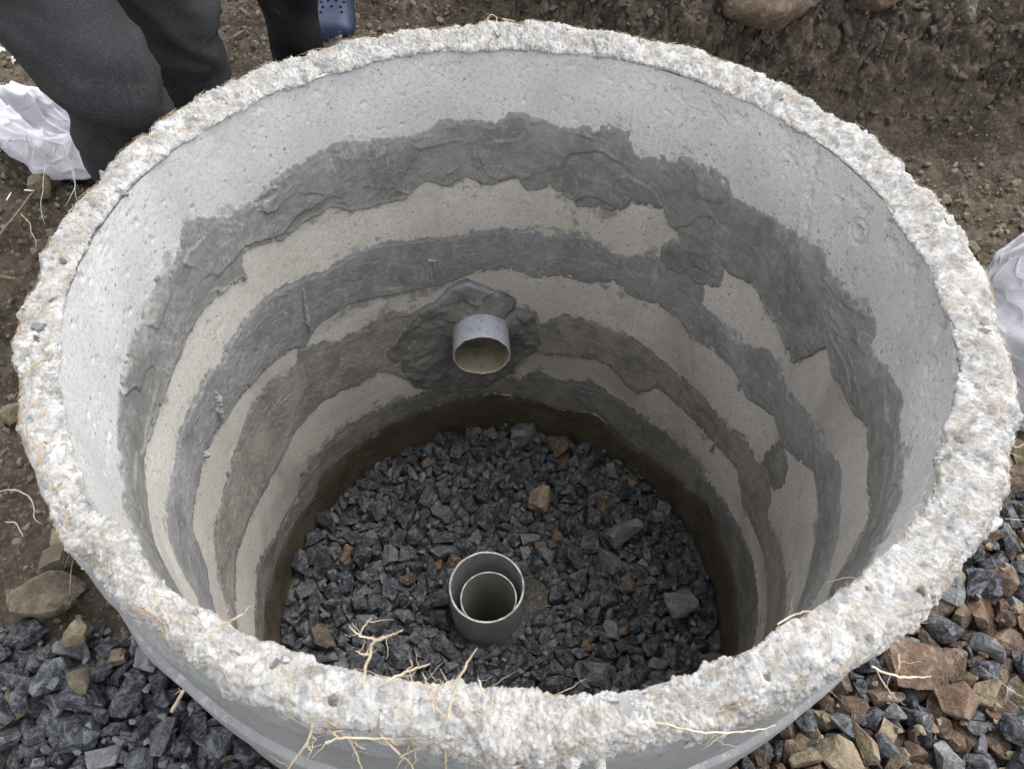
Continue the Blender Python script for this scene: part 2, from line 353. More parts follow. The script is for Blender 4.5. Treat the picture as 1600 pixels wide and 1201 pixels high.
BANDS = {
    '1u': [(-132,-123),(-126,-130),(-119,-140),(-115,-153),(-107,-148),(-103,-145),(-99,-138),(-95,-137),(-90,-140),(-83,-127),(-80,-125),(-76,-130),(-73,-115),(-70,-98),(-66,-105),(-61,-139),(-58,-139),(-54,-140),(-52,-129),(-48,-124),(-44,-122),(-42,-114),(-39,-112),(-34,-117),(-22,-135),(-17,-128),(-15,-116),(-9,-115),(-4,-129),(-1,-107),(4,-114),(10,-122),(18,-111),(23,-116),(25,-155),(32,-130),(39,-124),(44,-127),(47,-147),(54,-142),(61,-133),(64,-136),(68,-123),(70,-137),(74,-137),(78,-137),(83,-121),(87,-134),(87,-154),(92,-142),(98,-127),(102,-121),(105,-131),(110,-123),(115,-113),(121,-103),(123,-119)],
    '1l': [(-130,-252),(-128,-243),(-125,-221),(-121,-209),(-114,-227),(-107,-224),(-103,-228),(-96,-245),(-89,-242),(-84,-238),(-81,-233),(-73,-229),(-62,-248),(-62,-224),(-61,-202),(-52,-228),(-47,-226),(-40,-221),(-36,-241),(-32,-250),(-24,-250),(-19,-221),(-14,-243),(-10,-227),(-6,-242),(1,-232),(3,-256),(8,-243),(12,-259),(14,-275),(19,-270),(24,-267),(26,-243),(33,-232),(34,-244),(40,-285),(46,-268),(49,-271),(51,-281),(54,-273),(58,-270),(62,-294),(66,-297),(71,-315),(73,-322),(77,-256),(79,-230),(83,-250),(88,-243),(93,-241),(98,-213),(102,-217),(107,-227),(114,-205),(116,-205),(120,-223),(124,-264),(128,-253)],
    '2u': [(-122,-409),(-118,-323),(-115,-302),(-108,-309),(-99,-323),(-93,-313),(-87,-321),(-82,-325),(-80,-316),(-75,-332),(-72,-322),(-69,-317),(-64,-306),(-59,-307),(-51,-319),(-45,-332),(-40,-329),(-34,-325),(-28,-330),(-14,-351),(-9,-337),(4,-337),(8,-352),(15,-327),(19,-335),(22,-356),(27,-358),(32,-321),(36,-321),(40,-324),(41,-367),(45,-371),(53,-386),(60,-385),(66,-352),(75,-369),(82,-353),(89,-328),(91,-340),(97,-310),(101,-313),(104,-320),(110,-314),(117,-330),(120,-385)],
    '2l': [(-119,-485),(-109,-491),(-105,-416),(-96,-427),(-91,-421),(-85,-423),(-77,-438),(-69,-445),(-65,-444),(-60,-453),(-53,-472),(-49,-445),(-40,-441),(-27,-470),(-15,-469),(-7,-449),(0,-443),(6,-463),(14,-447),(19,-449),(25,-428),(29,-445),(33,-441),(36,-436),(43,-444),(46,-467),(54,-456),(61,-457),(66,-475),(75,-442),(81,-456),(86,-437),(92,-395),(97,-395),(106,-403),(107,-409),(114,-428),(118,-447)],
    '3u': [(-116,-580),(-111,-574),(-103,-530),(-99,-521),(-91,-524),(-79,-503),(-71,-475),(-65,-478),(-57,-492),(-55,-464),(-46,-513),(-37,-515),(-32,-502),(-24,-531),(-19,-530),(-9,-543),(0,-542),(7,-552),(8,-586),(14,-547),(20,-544),(25,-548),(32,-545),(40,-567),(47,-570),(55,-569),(61,-578),(69,-554),(75,-557),(81,-531),(85,-560),(88,-594),(96,-564),(107,-539),(119,-488)],
    '3l': [(-115,-624),(-106,-639),(-99,-633),(-91,-656),(-83,-668),(-77,-679),(-70,-671),(-64,-644),(-54,-640),(-42,-668),(-36,-659),(-31,-700),(-26,-752),(-17,-779),(2,-726),(6,-681),(11,-687),(24,-664),(29,-673),(33,-699),(37,-708),(43,-650),(48,-657),(55,-662),(65,-658),(72,-649),(78,-691),(87,-676),(94,-652),(104,-648),(115,-633)],
    '4u': [(-109,-758),(-101,-766),(-93,-755),(-81,-804),(-70,-823),(-67,-775),(-52,-761),(-41,-767),(-28,-779),(-17,-788),(-6,-779),(4,-766),(9,-742),(15,-763),(24,-731),(29,-749),(38,-754),(49,-762),(58,-757),(66,-760),(70,-755),(79,-744),(91,-715),(101,-708),(111,-695)],
    '4l': [(-108,-832),(-96,-848),(-87,-866),(-74,-872),(-65,-888),(-61,-836),(-48,-858),(-35,-852),(-20,-848),(-10,-835),(5,-846),(16,-869),(27,-841),(40,-894),(52,-869),(61,-858),(68,-819),(77,-833),(88,-838),(98,-837),(106,-829)],
}
COLLAR = [(-29.7, -0.567), (-24.0, -0.522), (-19.0, -0.512), (-15.5, -0.48), (-10.4, -0.463), (-4.4, -0.495), (0.8, -0.518), (1.4, -0.555), (6.8, -0.548), (9.0, -0.635), (8.2, -0.674), (3.6, -0.705), (1.1, -0.763), (-10.0, -0.83), (-19.3, -0.802), (-28.2, -0.74), (-30.7, -0.674), (-34.1, -0.626)]

# ------------------------------------------------------------------ the well: precast rings, mortared joints, broken rim
RI, RO = .46, .496
JOINT = [0.0, -.185, -.392, -.605, -.815, -1.06]
def itab(tab, a):
    """periodic table lookup, a in degrees"""
    t = np.array(tab, float); xs = np.r_[t[-1, 0] - 360, t[:, 0], t[0, 0] + 360]; ys = np.r_[t[-1, 1], t[:, 1], t[0, 1]]
    return np.interp(a, xs, ys)
def pol(r, a, z): return np.stack([r * np.sin(a), r * np.cos(a), z], -1)
RING_OFF = [(0, 0), (.0012, -.001), (-.0015, .0012), (.0010, .0016), (0, -.001)]
def wall_r(a, z, fine=True):
    """inner radius of the stacked rings"""
    P = pol(np.full_like(a, RI), a, z)
    if fine: off = np.array(RING_OFF)[np.digitize(-z, [-j for j in JOINT[1:-1]])]
    else:                                # mortar bridges the step between two rings
        zk = [-2.0] + [v_ for j in JOINT[4:0:-1] for v_ in (j - .06, j + .06)] + [1.0]
        ok_ = [RING_OFF[4]] + [v_ for m_ in (4, 3, 2, 1) for v_ in (RING_OFF[m_], RING_OFF[m_ - 1])] + [RING_OFF[0]]
        off = np.stack([np.interp(z, zk, [t_[c_] for t_ in ok_]) for c_ in (0, 1)], -1)
    r = RI + off[..., 0] * np.sin(a) + off[..., 1] * np.cos(a)
    r = r + .0010 * fbm(P, 7, 3, 41)
    if fine:
        r = r + .00015 * fbm(P, 90, 3, 44)
        ad = np.degrees(a)
        up = sstep(-.075, -.01, z)
        cav = sstep(.25, .42, fbm(P, 60, 4, 50, .6)) * up * .0060 * (.15 + .65 * sstep(10, 50, ad))                       # torn pits under the broken rim
        cav = cav + sstep(.72, .84, fbm(P, 80, 2, 57)) * .0016
        seam = np.exp(-((ad - 61.2 - 34 * (z + .085) * -1) / .9) ** 2) * sstep(-.15, -.13, z) * (.003 + .007 * np.clip(fbm(P, 45, 3, 61), -.6, 1))
        r = r + cav + seam
        r = r + np.exp(-((ad + 1.5) / .25) ** 2) * sstep(-.13, -.1, z) * .0015        # form joint at the back
        q = np.hypot((ad - 73) * math.pi / 180 * RI, z + .0615)
        r = r + .010 * (1 - sstep(.003, .010, q)) + .0035 * np.exp(-((q - .0155) / .0022) ** 2)   # cast-in dimple with a ring round it
        r = r + .0022 * np.exp(-((z - JOINT[1]) / .004) ** 2)
    return r

well = empty('concrete_well', (0, 0, -1.06))
tag(well, 'round open well of stacked grey concrete rings with broken rim', 'well')
def child(o):
    o.parent = well; o.matrix_parent_inverse = Matrix.Translation((0, 0, 1.06)); return o

def build_ring(k, mats):
    zt, zb = JOINT[k], JOINT[k + 1]
    if k == 0: zt = -.004
    na = 1500 if k == 0 else 540; nz = max(8, int((zt - zb) / (.0021 if k == 0 else .005)))
    a = np.arange(na) * 2 * math.pi / na - math.pi
    z = np.linspace(zt, zb + .0006, nz)
    A, Zz = np.meshgrid(a, z, indexing='ij')
    Pin = pol(wall_r(A, Zz), A, Zz)
    zo = np.linspace(zb + .0006, zt if k else -.036, 16)
    A2, Z2 = np.meshgrid(a, zo, indexing='ij')
    P2 = pol(np.full_like(A2, RO), A2, Z2)
    ro = RO + .002 * fbm(P2, 8, 3, 70 + k) + .0008 * fbm(P2, 50, 2, 71) + (.0015 if k % 2 else 0)
    Pout = pol(ro, A2, Z2)
    V = np.concatenate([Pin, Pout] + ([pol(np.full((na, 1), .480), a[:, None], np.full((na, 1), zt + .001))] if k == 0 else []), 1); m = V.shape[1]
    V = np.concatenate([V, V[:, :1]], 1)      # close the top
    F = gridfaces(na, m + 1, True)[:, ::-1]
    ad = np.degrees(A); fl = np.full(Zz.shape, -1.0)
    for b in '1234': fl = np.maximum(fl, np.minimum(itab(BANDS[b + 'u'], ad) / 1000 - Zz, Zz - itab(BANDS[b + 'l'], ad) / 1000))
    film = np.concatenate([fl, np.full((na, m + 1 - nz), -1.0)], 1)
    mi = np.tile(np.r_[np.zeros(nz - 1, int), np.ones(m + 1 - nz, int)], na)
    o = link('concrete_ring', npmesh('concrete_ring', V.reshape(-1, 3), F, midx=mi, attrs={'film': film}), mats)
    return child(o)
for k in range(5):
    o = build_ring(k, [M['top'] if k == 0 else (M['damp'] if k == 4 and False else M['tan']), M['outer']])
    o['label'] = ['pale topmost ring', 'second ring from the top', 'middle ring', 'fourth ring', 'lowest ring standing in the gravel'][k]

def cellstep(u, v, cu, cv, seed):
    """overlapping trowel strokes: cells with their own tilt and height, steps between them"""
    P = np.stack([u / cu, v / cv, np.zeros_like(u)], -1)
    Q = P + .35 * np.stack([fbm(P, 1.3, 2, seed), fbm(P, 1.3, 2, seed + 5), np.zeros_like(u)], -1)
    I = np.floor(Q).astype(np.int64); best = np.full(u.shape, 9.0); h = np.zeros(u.shape); z0 = np.zeros(u.shape, np.int64)
    for dx in (-1, 0, 1):
        for dy in (-1, 0, 1):
            jx, jy = I[..., 0] + dx, I[..., 1] + dy
            ox, oy = jx + _h(jx, jy, z0, seed + 1), jy + _h(jx, jy, z0, seed + 2)
            ddx, ddy = Q[..., 0] - ox, Q[..., 1] - oy; d = np.hypot(ddx, ddy)
            new = d < best; best = np.where(new, d, best)
            hh = (_h(jx, jy, z0, seed + 3) - .5) + 1.1 * (_h(jx, jy, z0, seed + 4) - .5) * ddx + 1.6 * (_h(jx, jy, z0, seed + 6) - .3) * -ddy
            h = np.where(new, hh, h)
    return h

def build_band(b, mat, T, rag, seed, cell, lip, blobs=()):
    na = 1560; a = np.arange(na) * 2 * math.pi / na - math.pi; ad = np.degrees(a)
    zu = itab(BANDS[b + 'u'], ad) / 1000; zl = itab(BANDS[b + 'l'], ad) / 1000
    zs = np.arange(zl.min() - .035, zu.max() + .03, .0021)
    A, Zz = np.meshgrid(a, zs, indexing='ij'); P = pol(np.full_like(A, RI), A, Zz)
    ru = rag * fbm(P, 26, 4, seed, .6) + .6 * rag * fbm(P, 150, 2, seed + 3)
    rl = .8 * rag * fbm(P, 22, 4, seed + 9, .55) + .25 * rag * fbm(P, 150, 2, seed + 4)
    su = zu[:, None] + ru - Zz; sl = Zz - (zl[:, None] + rl)
    sd = np.minimum(su, sl)
    sd = sd - .011 * sstep(.05, .45, fbm(P, 95, 3, seed + 70, .6)) * (1 - sstep(.004, .020, sd)) * sstep(-.4, .3, fbm(P, 10, 2, seed + 72))      # patchy, thinned-out margin
    for (ba, bz, wa, wz) in blobs:       # extra smears joining the band
        q = 1 - np.hypot((np.degrees(A) - ba) / wa, (Zz - bz) / wz); sd = np.maximum(sd, q * min(wz, .02) + rl)
    u = A * RI
    st = cellstep(u, Zz, cell[0], cell[1], seed + 30)
    warp = np.stack([u * .55 + .9 * Zz, Zz * 1.5 - u * .3, A * 0], -1)
    rid = 1 - np.abs(fbm(warp, 24, 3, seed + 40)) * 2.2
    rid = np.clip(rid, 0, 1) ** 5 * sstep(.1, .5, fbm(P, 9, 2, seed + 44))
    h = T * (.20 + .80 * sstep(0, .030, su)) * sstep(-.001, .0035, sd)
    h = h + lip * np.exp(-(sl / .007) ** 2) * sstep(0, .002, sd) * sstep(-.2, .5, fbm(P, 16, 2, seed + 50))
    h = h + sstep(0, .012, sd) * (st * T * .8 + rid * .0014 + .0008 * fbm(P, 70, 4, seed + 51, .65) + .0012 * fbm(P, 12, 2, seed + 53))
    h = np.where(sd > 0, np.maximum(h, .0003 + .0016 * sstep(.004, .012, sd) + .0005 * fbm(P, 160, 2, seed + 54)), np.maximum(-.005, sd * 1.2))
    V = pol(wall_r(A, Zz, False) - .0004 - h, A, Zz)
    F = gridfaces(na, len(zs), True)[:, ::-1]
    keep = sd.ravel()[F].max(1) > -.0035
    F = F[keep]; used = np.unique(F); remap = np.zeros(V.size // 3, np.int64); remap[used] = np.arange(len(used))
    me = npmesh('mortar_joint', V.reshape(-1, 3)[used], remap[F], attrs={'sd': sd.ravel()[used]})
    return child(link('mortar_joint', me, mat))
o = build_band('1', M['mortar1'], .0036, .007, 100, (.09, .055), .0030, [(44, -.285, 6, .05), (38, -.31, 4, .035)]); o['label'] = 'dark wet mortar over the uppermost joint'
o = build_band('2', M['mortar2'], .0016, .006, 200, (.11, .06), .0010, [(43, -.36, 4, .03)]); o['label'] = 'blue-grey mortar over the second joint'
o = build_band('3', M['mortar3'], .0013, .009, 300, (.12, .05), .001, [(82, -.50, 5, .05)]); o['label'] = 'brownish mortar over the third joint'
o = build_band('4', M['mortar4'], .0013, .009, 400, (.12, .05), .001); o['label'] = 'dark mortar just above the damp foot'
BANDS['5u'] = [(t[0], t[1] + 6) for t in BANDS['4l']]; BANDS['5l'] = [(-180, -992), (0, -992), (179, -992)]

def build_damp():
    k = NT('damp_stained_concrete', .6, .3)
    col = k.mix(k.ramp(k.noise(12, 5, .65), [(.4, 0), (.6, 1)]), (.055, .047, .031), (.10, .085, .058))
    col = k.mix(k.ramp(k.noise(120, 5, .7), [(.5, 0), (.8, .5)]), col, (.22, .18, .12))
    M['damp'] = k.done(col, k.bump(k.noise(110, 6, .7), .8, .006))
    o = build_band('5', M['damp'], .0016, .007, 500, (.2, .05), .0); o.name = 'damp_stain'; o['label'] = 'dark brown damp foot of the wall'
build_damp()

# mortar collar round the inlet pipe
INLET = np.array([-.054, 0, -.598])
def build_collar():
    a = np.radians(np.arange(-46, 22, .22)); zs = np.arange(-.87, -.43, .0018)
    A, Zz = np.meshgrid(a, zs, indexing='ij'); P = pol(np.full_like(A, RI), A, Zz)
    poly = np.array(COLLAR); pu = np.radians(poly[:, 0]) * RI; pv = poly[:, 1]
    u, v = A * RI + .006 * fbm(P, 30, 3, 900), Zz + .008 * fbm(P, 30, 3, 901)
    best = np.full(u.shape, 9.0); inside = np.zeros(u.shape, bool); n = len(pu)
    for i in range(n):
        x1, y1, x2, y2 = pu[i], pv[i], pu[(i + 1) % n], pv[(i + 1) % n]
        t = np.clip(((u - x1) * (x2 - x1) + (v - y1) * (y2 - y1)) / ((x2 - x1) ** 2 + (y2 - y1) ** 2), 0, 1)
        best = np.minimum(best, np.hypot(u - x1 - t * (x2 - x1), v - y1 - t * (y2 - y1)))
        c = ((y1 > v) != (y2 > v)) & (u < (x2 - x1) * (v - y1) / (y2 - y1 + 1e-12) + x1); inside ^= c
    sd = np.where(inside, best, -best)
    X = RI * np.sin(A); dp = np.hypot(X - INLET[0], Zz - INLET[2])
    st = cellstep(A * RI, Zz, .05, .032, 930)
    mound = .021 * np.exp(-np.maximum(dp - .060, 0) / .022) * (.75 + .25 * sstep(-.06, .05, Zz - INLET[2]))
    h = (.005 + st * .0030 + .003 * fbm(P, 25, 3, 940) + .0018 * fbm(P, 80, 3, 941)) * sstep(0, .012, sd) + mound * sstep(0, .03, sd) * (1 + .25 * st)
    h = np.where(sd > 0, np.maximum(h, .0022), np.maximum(-.006, sd))
    V = pol(wall_r(A, Zz, False) - h, A, Zz)
    F = gridfaces(len(a), len(zs))[:, ::-1]
    keep = (sd.ravel()[F].max(1) > -.004) & (dp.ravel()[F].min(1) > .050)
    F = F[keep]; used = np.unique(F); rm = np.zeros(V.size // 3, np.int64); rm[used] = np.arange(len(used))
    dry = np.exp(-((sd - .008) / .006) ** 2) * sstep(-.535, -.50, Zz + .0)
    k = NT('collar_mortar_dry_edge', .9, .15)
    col = k.mix(k.ramp(k.noise(30, 5, .6), [(.4, 0), (.6, 1)]), (.150, .143, .131), (.205, .196, .18))
    col = k.mix(k.math('MULTIPLY', k.attr('dry'), k.ramp(k.noise(55, 5, .7), [(.3, .3), (.6, 1)])), col, (.30, .31, .36))
    m = k.done(col, k.bump(k.noise(110, 7, .72), .9, .006))
    me = npmesh('pipe_collar', V.reshape(-1, 3)[used], rm[F], attrs={'dry': dry.ravel()[used]})
    o = child(link('pipe_collar', me, m)); o['label'] = 'rough mortar packed round the inlet pipe'
build_collar()

# the broken rim: lumpy fractured concrete over the top of the uppermost ring
ROUT = sorted([(((90 - t + 180) % 360) - 180, r) for t, r in [(-158, .495), (-147, .492), (-130, .492), (-116, .494), (-105, .494), (-97, .494), (-87, .496), (-79, .498), (-74, .498), (-64, .498), (-55, .509), (-47, .511), (-36, .513), (-22, .516), (-3, .516), (15, .517), (43, .516), (63, .514), (86, .518), (112, .506), (145, .512), (165, .502), (179, .498)]])
ZRISE = [(-180, 0), (-120, 0), (-100, .002), (-60, .008), (-30, .006), (0, .014), (25, .010), (60, .006), (100, 0), (179, 0)]
def build_rim():
    na = 2800; a = np.arange(na) * 2 * math.pi / na - math.pi; ad = np.degrees(a)
    prof = np.array([(.10, -.009), (.01, -.007), (-.012, -.004), (.0, .0), (.08, .002), (.3, .004), (.55, .005), (.8, .003), (.95, -.004), (1.0, -.014), (.97, -.026), (.80, -.046)])
    d = np.r_[0, np.cumsum(np.hypot(np.diff(prof[:, 0]) * .045, np.diff(prof[:, 1])))]
    ns = 64; t = np.linspace(0, d[-1], ns); pu = np.interp(t, d, prof[:, 0]); pz = np.interp(t, d, prof[:, 1])
    for _ in range(2):
        pu[1:-1] = (pu[:-2] + 2 * pu[1:-1] + pu[2:]) / 4; pz[1:-1] = (pz[:-2] + 2 * pz[1:-1] + pz[2:]) / 4
    U, A = np.meshgrid(pu, a); Zp, _ = np.meshgrid(pz, a)
    C1 = pol(np.full(na, .48), a, np.zeros(na))
    ro = itab(ROUT, ad) + .006 * fbm(C1, 16, 3, 600); ri = RI + .0042 * fbm(C1, 13, 3, 610) - .0044
    R = ri[:, None] + U * (ro - ri)[:, None]
    ext = np.clip(1 - np.abs(U - .5) * 2, 0, 1)
    Zz = Zp + (itab(ZRISE, ad) * 1.0)[:, None] * sstep(-.02, .0, Zp) * sstep(-.1, .9, U) + (.004 * fbm(C1, 7, 3, 620))[:, None] * sstep(-.03, -.005, Zp)
    tr = np.gradient(R, axis=1); tz = np.gradient(Zz, axis=1); ln = np.hypot(tr, tz) + 1e-9
    nr, nz = -tz / ln, tr / ln
    P = pol(R, A, Zz)
    w1, w2, c1 = worley(P, 58, 630); v1, v2, c2 = worley(P, 130, 640)
    amp = sstep(0, .10, np.linspace(0, 1, ns)) * (1 - sstep(.86, 1, np.linspace(0, 1, ns)))
    rg = 1 - np.abs(fbm(P, 46, 4, 655, .6))
    disp = (.5 - w1) * .0030 * (.2 + 1.3 * c1) + (.5 - v1) * .0040 * c2 + .0062 * fbm(P, 20, 4, 650, .55) + .0030 * (rg - .75) + .0018 * fbm(P, 130, 3, 660, .6)
    x1, x2, c3 = worley(P, 230, 690); disp = disp + (.45 - x1) * .0040 * c3 - .0014 * np.exp(-((x2 - x1) / .12) ** 2)
    flat_ = sstep(.1, .5, fbm(P, 11, 2, 695)); disp = disp * (1 - .45 * flat_)                       # worn stretches
    disp = disp - .0040 * sstep(.40, .6, fbm(P, 30, 3, 670)) + .0035 * sstep(.35, .5, fbm(P, 15, 2, 680))
    disp = disp * amp[None] - .0035 * (1 - amp[None])
    R2, Z2 = R + nr * disp, Zz + nz * disp
    V = pol(R2, A, Z2)
    o = child(link('broken_rim', npmesh('broken_rim', V.reshape(-1, 3), gridfaces(na, ns, True)[:, ::-1]), M['rim']))
    o['label'] = 'jagged pale broken concrete rim'
    return V
RIMV = build_rim()

# stones of the aggregate standing out of the break: added once the stone shapes exist (see below)
# pale dabs of dried mortar flung on the wall
def on_wall(px, py):
    v = FW + RT * (px - 800) / FPX - UP * (py - 600.5) / FPX; a_ = v[0] ** 2 + v[1] ** 2; b_ = 2 * (CAM[0] * v[0] + CAM[1] * v[1]); c_ = CAM[0] ** 2 + CAM[1] ** 2 - RI * RI
    p = CAM + (-b_ + math.sqrt(b_ * b_ - 4 * a_ * c_)) / (2 * a_) * v; return math.atan2(p[0], p[1]), p[2]
M['dab'] = m_plain('dry_pale_mortar', (.30, .305, .33), .9, .2, .25, 90, .8, .004)
def build_dab(pts, wd, th, seed):
    ac = [on_wall(*p) for p in pts]; t = np.linspace(0, 1, 26); k = np.linspace(0, 1, len(ac))
    A = np.interp(t, k, [x[0] for x in ac]); Zc = np.interp(t, k, [x[1] for x in ac]); s = np.linspace(-1, 1, 15)
    T, S = np.meshgrid(t, s, indexing='ij'); w_ = wd * np.sin(math.pi * np.clip(T, .02, .98)) ** .6
    AA = A[:, None] + S * w_ / RI; ZZ = Zc[:, None] + 0 * S; P = pol(np.full_like(AA, RI), AA, ZZ)
    AA = AA + .0022 / RI * fbm(P, 220, 2, seed + 3)
    h = th * (1 - S ** 2) * np.sin(math.pi * T) ** .5 * (1 + .7 * fbm(P, 160, 3, seed)) - .001 + .0055
    h = np.where((np.abs(S) > .95) | (T < .01) | (T > .99), -.003, h)
    child(link('mortar_dab', npmesh('mortar_dab', pol(RI - h, AA, ZZ).reshape(-1, 3), gridfaces(26, 15)), M['dab']))
for i_, (pts, wd, th) in enumerate([([(333, 610), (338, 630), (342, 657)], .0075, .006), ([(471, 448), (475, 470), (479, 500), (483, 520)], .004, .003), ([(668, 404), (680, 405)], .004, .004), ([(318, 705), (321, 716)], .004, .004), ([(1160, 590), (1156, 610)], .003, .003), ([(1112, 705), (1118, 690)], .002, .003), ([(790, 452), (800, 458)], .003, .003)]):
    build_dab(pts, wd, th, 2000 + i_)

# outside joint of the uppermost ring: a smooth mortar fillet
def build_outer_joint():
    na = 700; a = np.arange(na) * 2 * math.pi / na - math.pi; zs = np.linspace(-.140, -.232, 46)
    A, Zz = np.meshgrid(a, zs, indexing='ij'); P = pol(np.full_like(A, RO), A, Zz)
    e = .008 * fbm(P, 14, 3, 710)
    sd = np.minimum(-.150 + e - Zz, Zz - (-.222 + .9 * e))
    h = np.where(sd > 0, .0045 * sstep(0, .006, sd) + .0008 + .003 * fbm(P, 12, 2, 720) * sstep(0, .02, sd), -.006)
    V = pol(RO + .0015 + h, A, Zz); F = gridfaces(na, 46, True); keep = sd.ravel()[F].max(1) > 0; F = F[keep]
    used = np.unique(F); rm = np.zeros(V.size // 3, np.int64); rm[used] = np.arange(len(used))
    child(link('outer_mortar_joint', npmesh('outer_mortar_joint', V.reshape(-1, 3)[used], rm[F], attrs={'sd': sd.ravel()[used]}), M['mortar2']))
build_outer_joint()

# ------------------------------------------------------------------ floor of the well
VP = np.array([-.031, -.014])
def build_floor():
    n = 150; x = np.linspace(-.475, .475, n); X, Y = np.meshgrid(x, x, indexing='ij'); Rr = np.hypot(X, Y)
    P = np.stack([X, Y, X * 0], -1)
    dp = np.hypot(X - VP[0], Y - VP[1])
    Z = -.985 + .010 * fbm(P, 14, 4, 800) + .004 * fbm(P, 70, 3, 801)
    mud = np.exp(-(((X - .080) / .045) ** 2 + ((Y + .005) / .075) ** 2)) * .9 + np.exp(-((dp - .08) / .02) ** 2) * (.45 + .4 * fbm(P, 18, 2, 805))
    Z = Z + np.clip(mud, 0, 1) * .044
    F = gridfaces(n, n); cx = X.ravel()[F].mean(1); cy = Y.ravel()[F].mean(1)
    keep = (np.hypot(cx, cy) < .472) & (np.hypot(cx - VP[0], cy - VP[1]) > .0735)
    F = F[keep]; V = np.stack([X, Y, Z], -1).reshape(-1, 3); used = np.unique(F); rm = np.zeros(len(V), np.int64); rm[used] = np.arange(len(used))
    tag(link('well_floor', npmesh('well_floor', V[used], rm[F]), M['mud']), 'grey-brown mud floor under the crushed stones in the well', kind='structure')
build_floor()

# ------------------------------------------------------------------ pipes
def m_pipe(name, col, stain, edge=False, scale=12, amt=.7):
    k = NT(name, .42, .45)
    c = k.mix(k.ramp(k.noise(scale, 5, .65), [(.42, 0), (.75, amt)]), col, stain)
    c = k.mix(k.ramp(k.noise(60, 5, .7), [(.53, 0), (.66, .6)]), c, tuple(x * .6 for x in stain)); c = k.mix(k.ramp(k.noise(30, 4, .6, 0, k.scaled((1, 1, .15))), [(.55, 0), (.68, .4)]), c, stain)
    return k.done(c, k.bump(k.noise(150, 3), .12, .001))
M['pvc'] = m_pipe('grey_pvc', (.215, .213, .222), (.15, .138, .115))
M['pvc_pale'] = m_pipe('pale_pvc', (.34, .35, .40), (.27, .255, .225), amt=.5)
M['pvc_in'] = m_pipe('stained_pvc', (.26, .245, .185), (.17, .12, .05), scale=20)
M['pvc_cut'] = m_plain('sawn_pvc_edge', (.40, .40, .395), .8, .2, .35, 60, .4)
M['pvc_olive'] = m_pipe('olive_grey_pvc', (.20, .197, .165), (.15, .147, .12))
def pipe_mesh(name, ro, t, L, n=128, rag=.0015, seed=1, cham=.0):
    """tube along +Z from 0 to L: outside, sawn edge, inside; the sawn end is at L and slightly ragged"""
    a = np.arange(n) * 2 * math.pi / n; ca, sa = np.cos(a), np.sin(a)
    P1 = np.stack([ca * ro, sa * ro, 0 * a], -1)
    zt = L + rag * fbm(P1, 60, 3, seed) + rag * fbm(P1, 16, 2, seed + 3)
    lev = [(ro, np.zeros(n)), (ro, zt * .5), (ro, zt - .0012), (ro - .0006, zt), (ro - t + .0006, zt), (ro - t, zt - .0012), (ro - t, zt * .5), (ro - t, np.zeros(n))]
    V = np.stack([np.stack([r * ca, r * sa, z], -1) for r, z in lev], 1)
    F = gridfaces(n, len(lev), True)
    mi = np.tile([0, 0, 1, 1, 1, 2, 2], n)
    return npmesh(name, V.reshape(-1, 3), F, True, midx=mi)
r = empty('drain_pipe', (VP[0], VP[1], -1.30))
tag(r, 'upright grey plastic pipe sleeve standing in the gravel with a narrower pipe inside', 'pipe')
o = link('outer_pipe', pipe_mesh('outer_pipe', .0745, .0042, .457, 144, .0010, 3), [M['pvc'], M['pvc_cut'], M['pvc']], r)
o = link('inner_pipe', pipe_mesh('inner_pipe', .0565, .0032, .428, 128, .0008, 8), [M['pvc'], M['pvc_cut'], M['pvc_olive']], r); o.location = (.004, -.0125, 0)
bm = bmesh.new(); bmesh.ops.create_circle(bm, cap_ends=True, radius=.066, segments=48); me = bpy.data.meshes.new('pipe_bottom'); bm.to_mesh(me); bm.free()
o = link('pipe_bottom', me, M['mud'], r); o.location = (0, 0, .03)
r = link('inlet_pipe', pipe_mesh('inlet_pipe', .0585, .0032, .160, 128, .0012, 21), [M['pvc_pale'], M['pvc_cut'], M['pvc_in']])
r.location = (INLET[0] - .012, .530, INLET[2] + .002); r.rotation_euler = (math.radians(90.5), 0, math.radians(4.0))
tag(r, 'short pale plastic pipe poking out of the mortar collar in the well wall', 'pipe')
bm = bmesh.new(); bmesh.ops.create_circle(bm, cap_ends=True, radius=.0570, segments=48); me = bpy.data.meshes.new('pipe_plug'); bm.to_mesh(me); bm.free()
o = link('pipe_plug', me, M['mud'], r); o.location = (0, 0, .012)

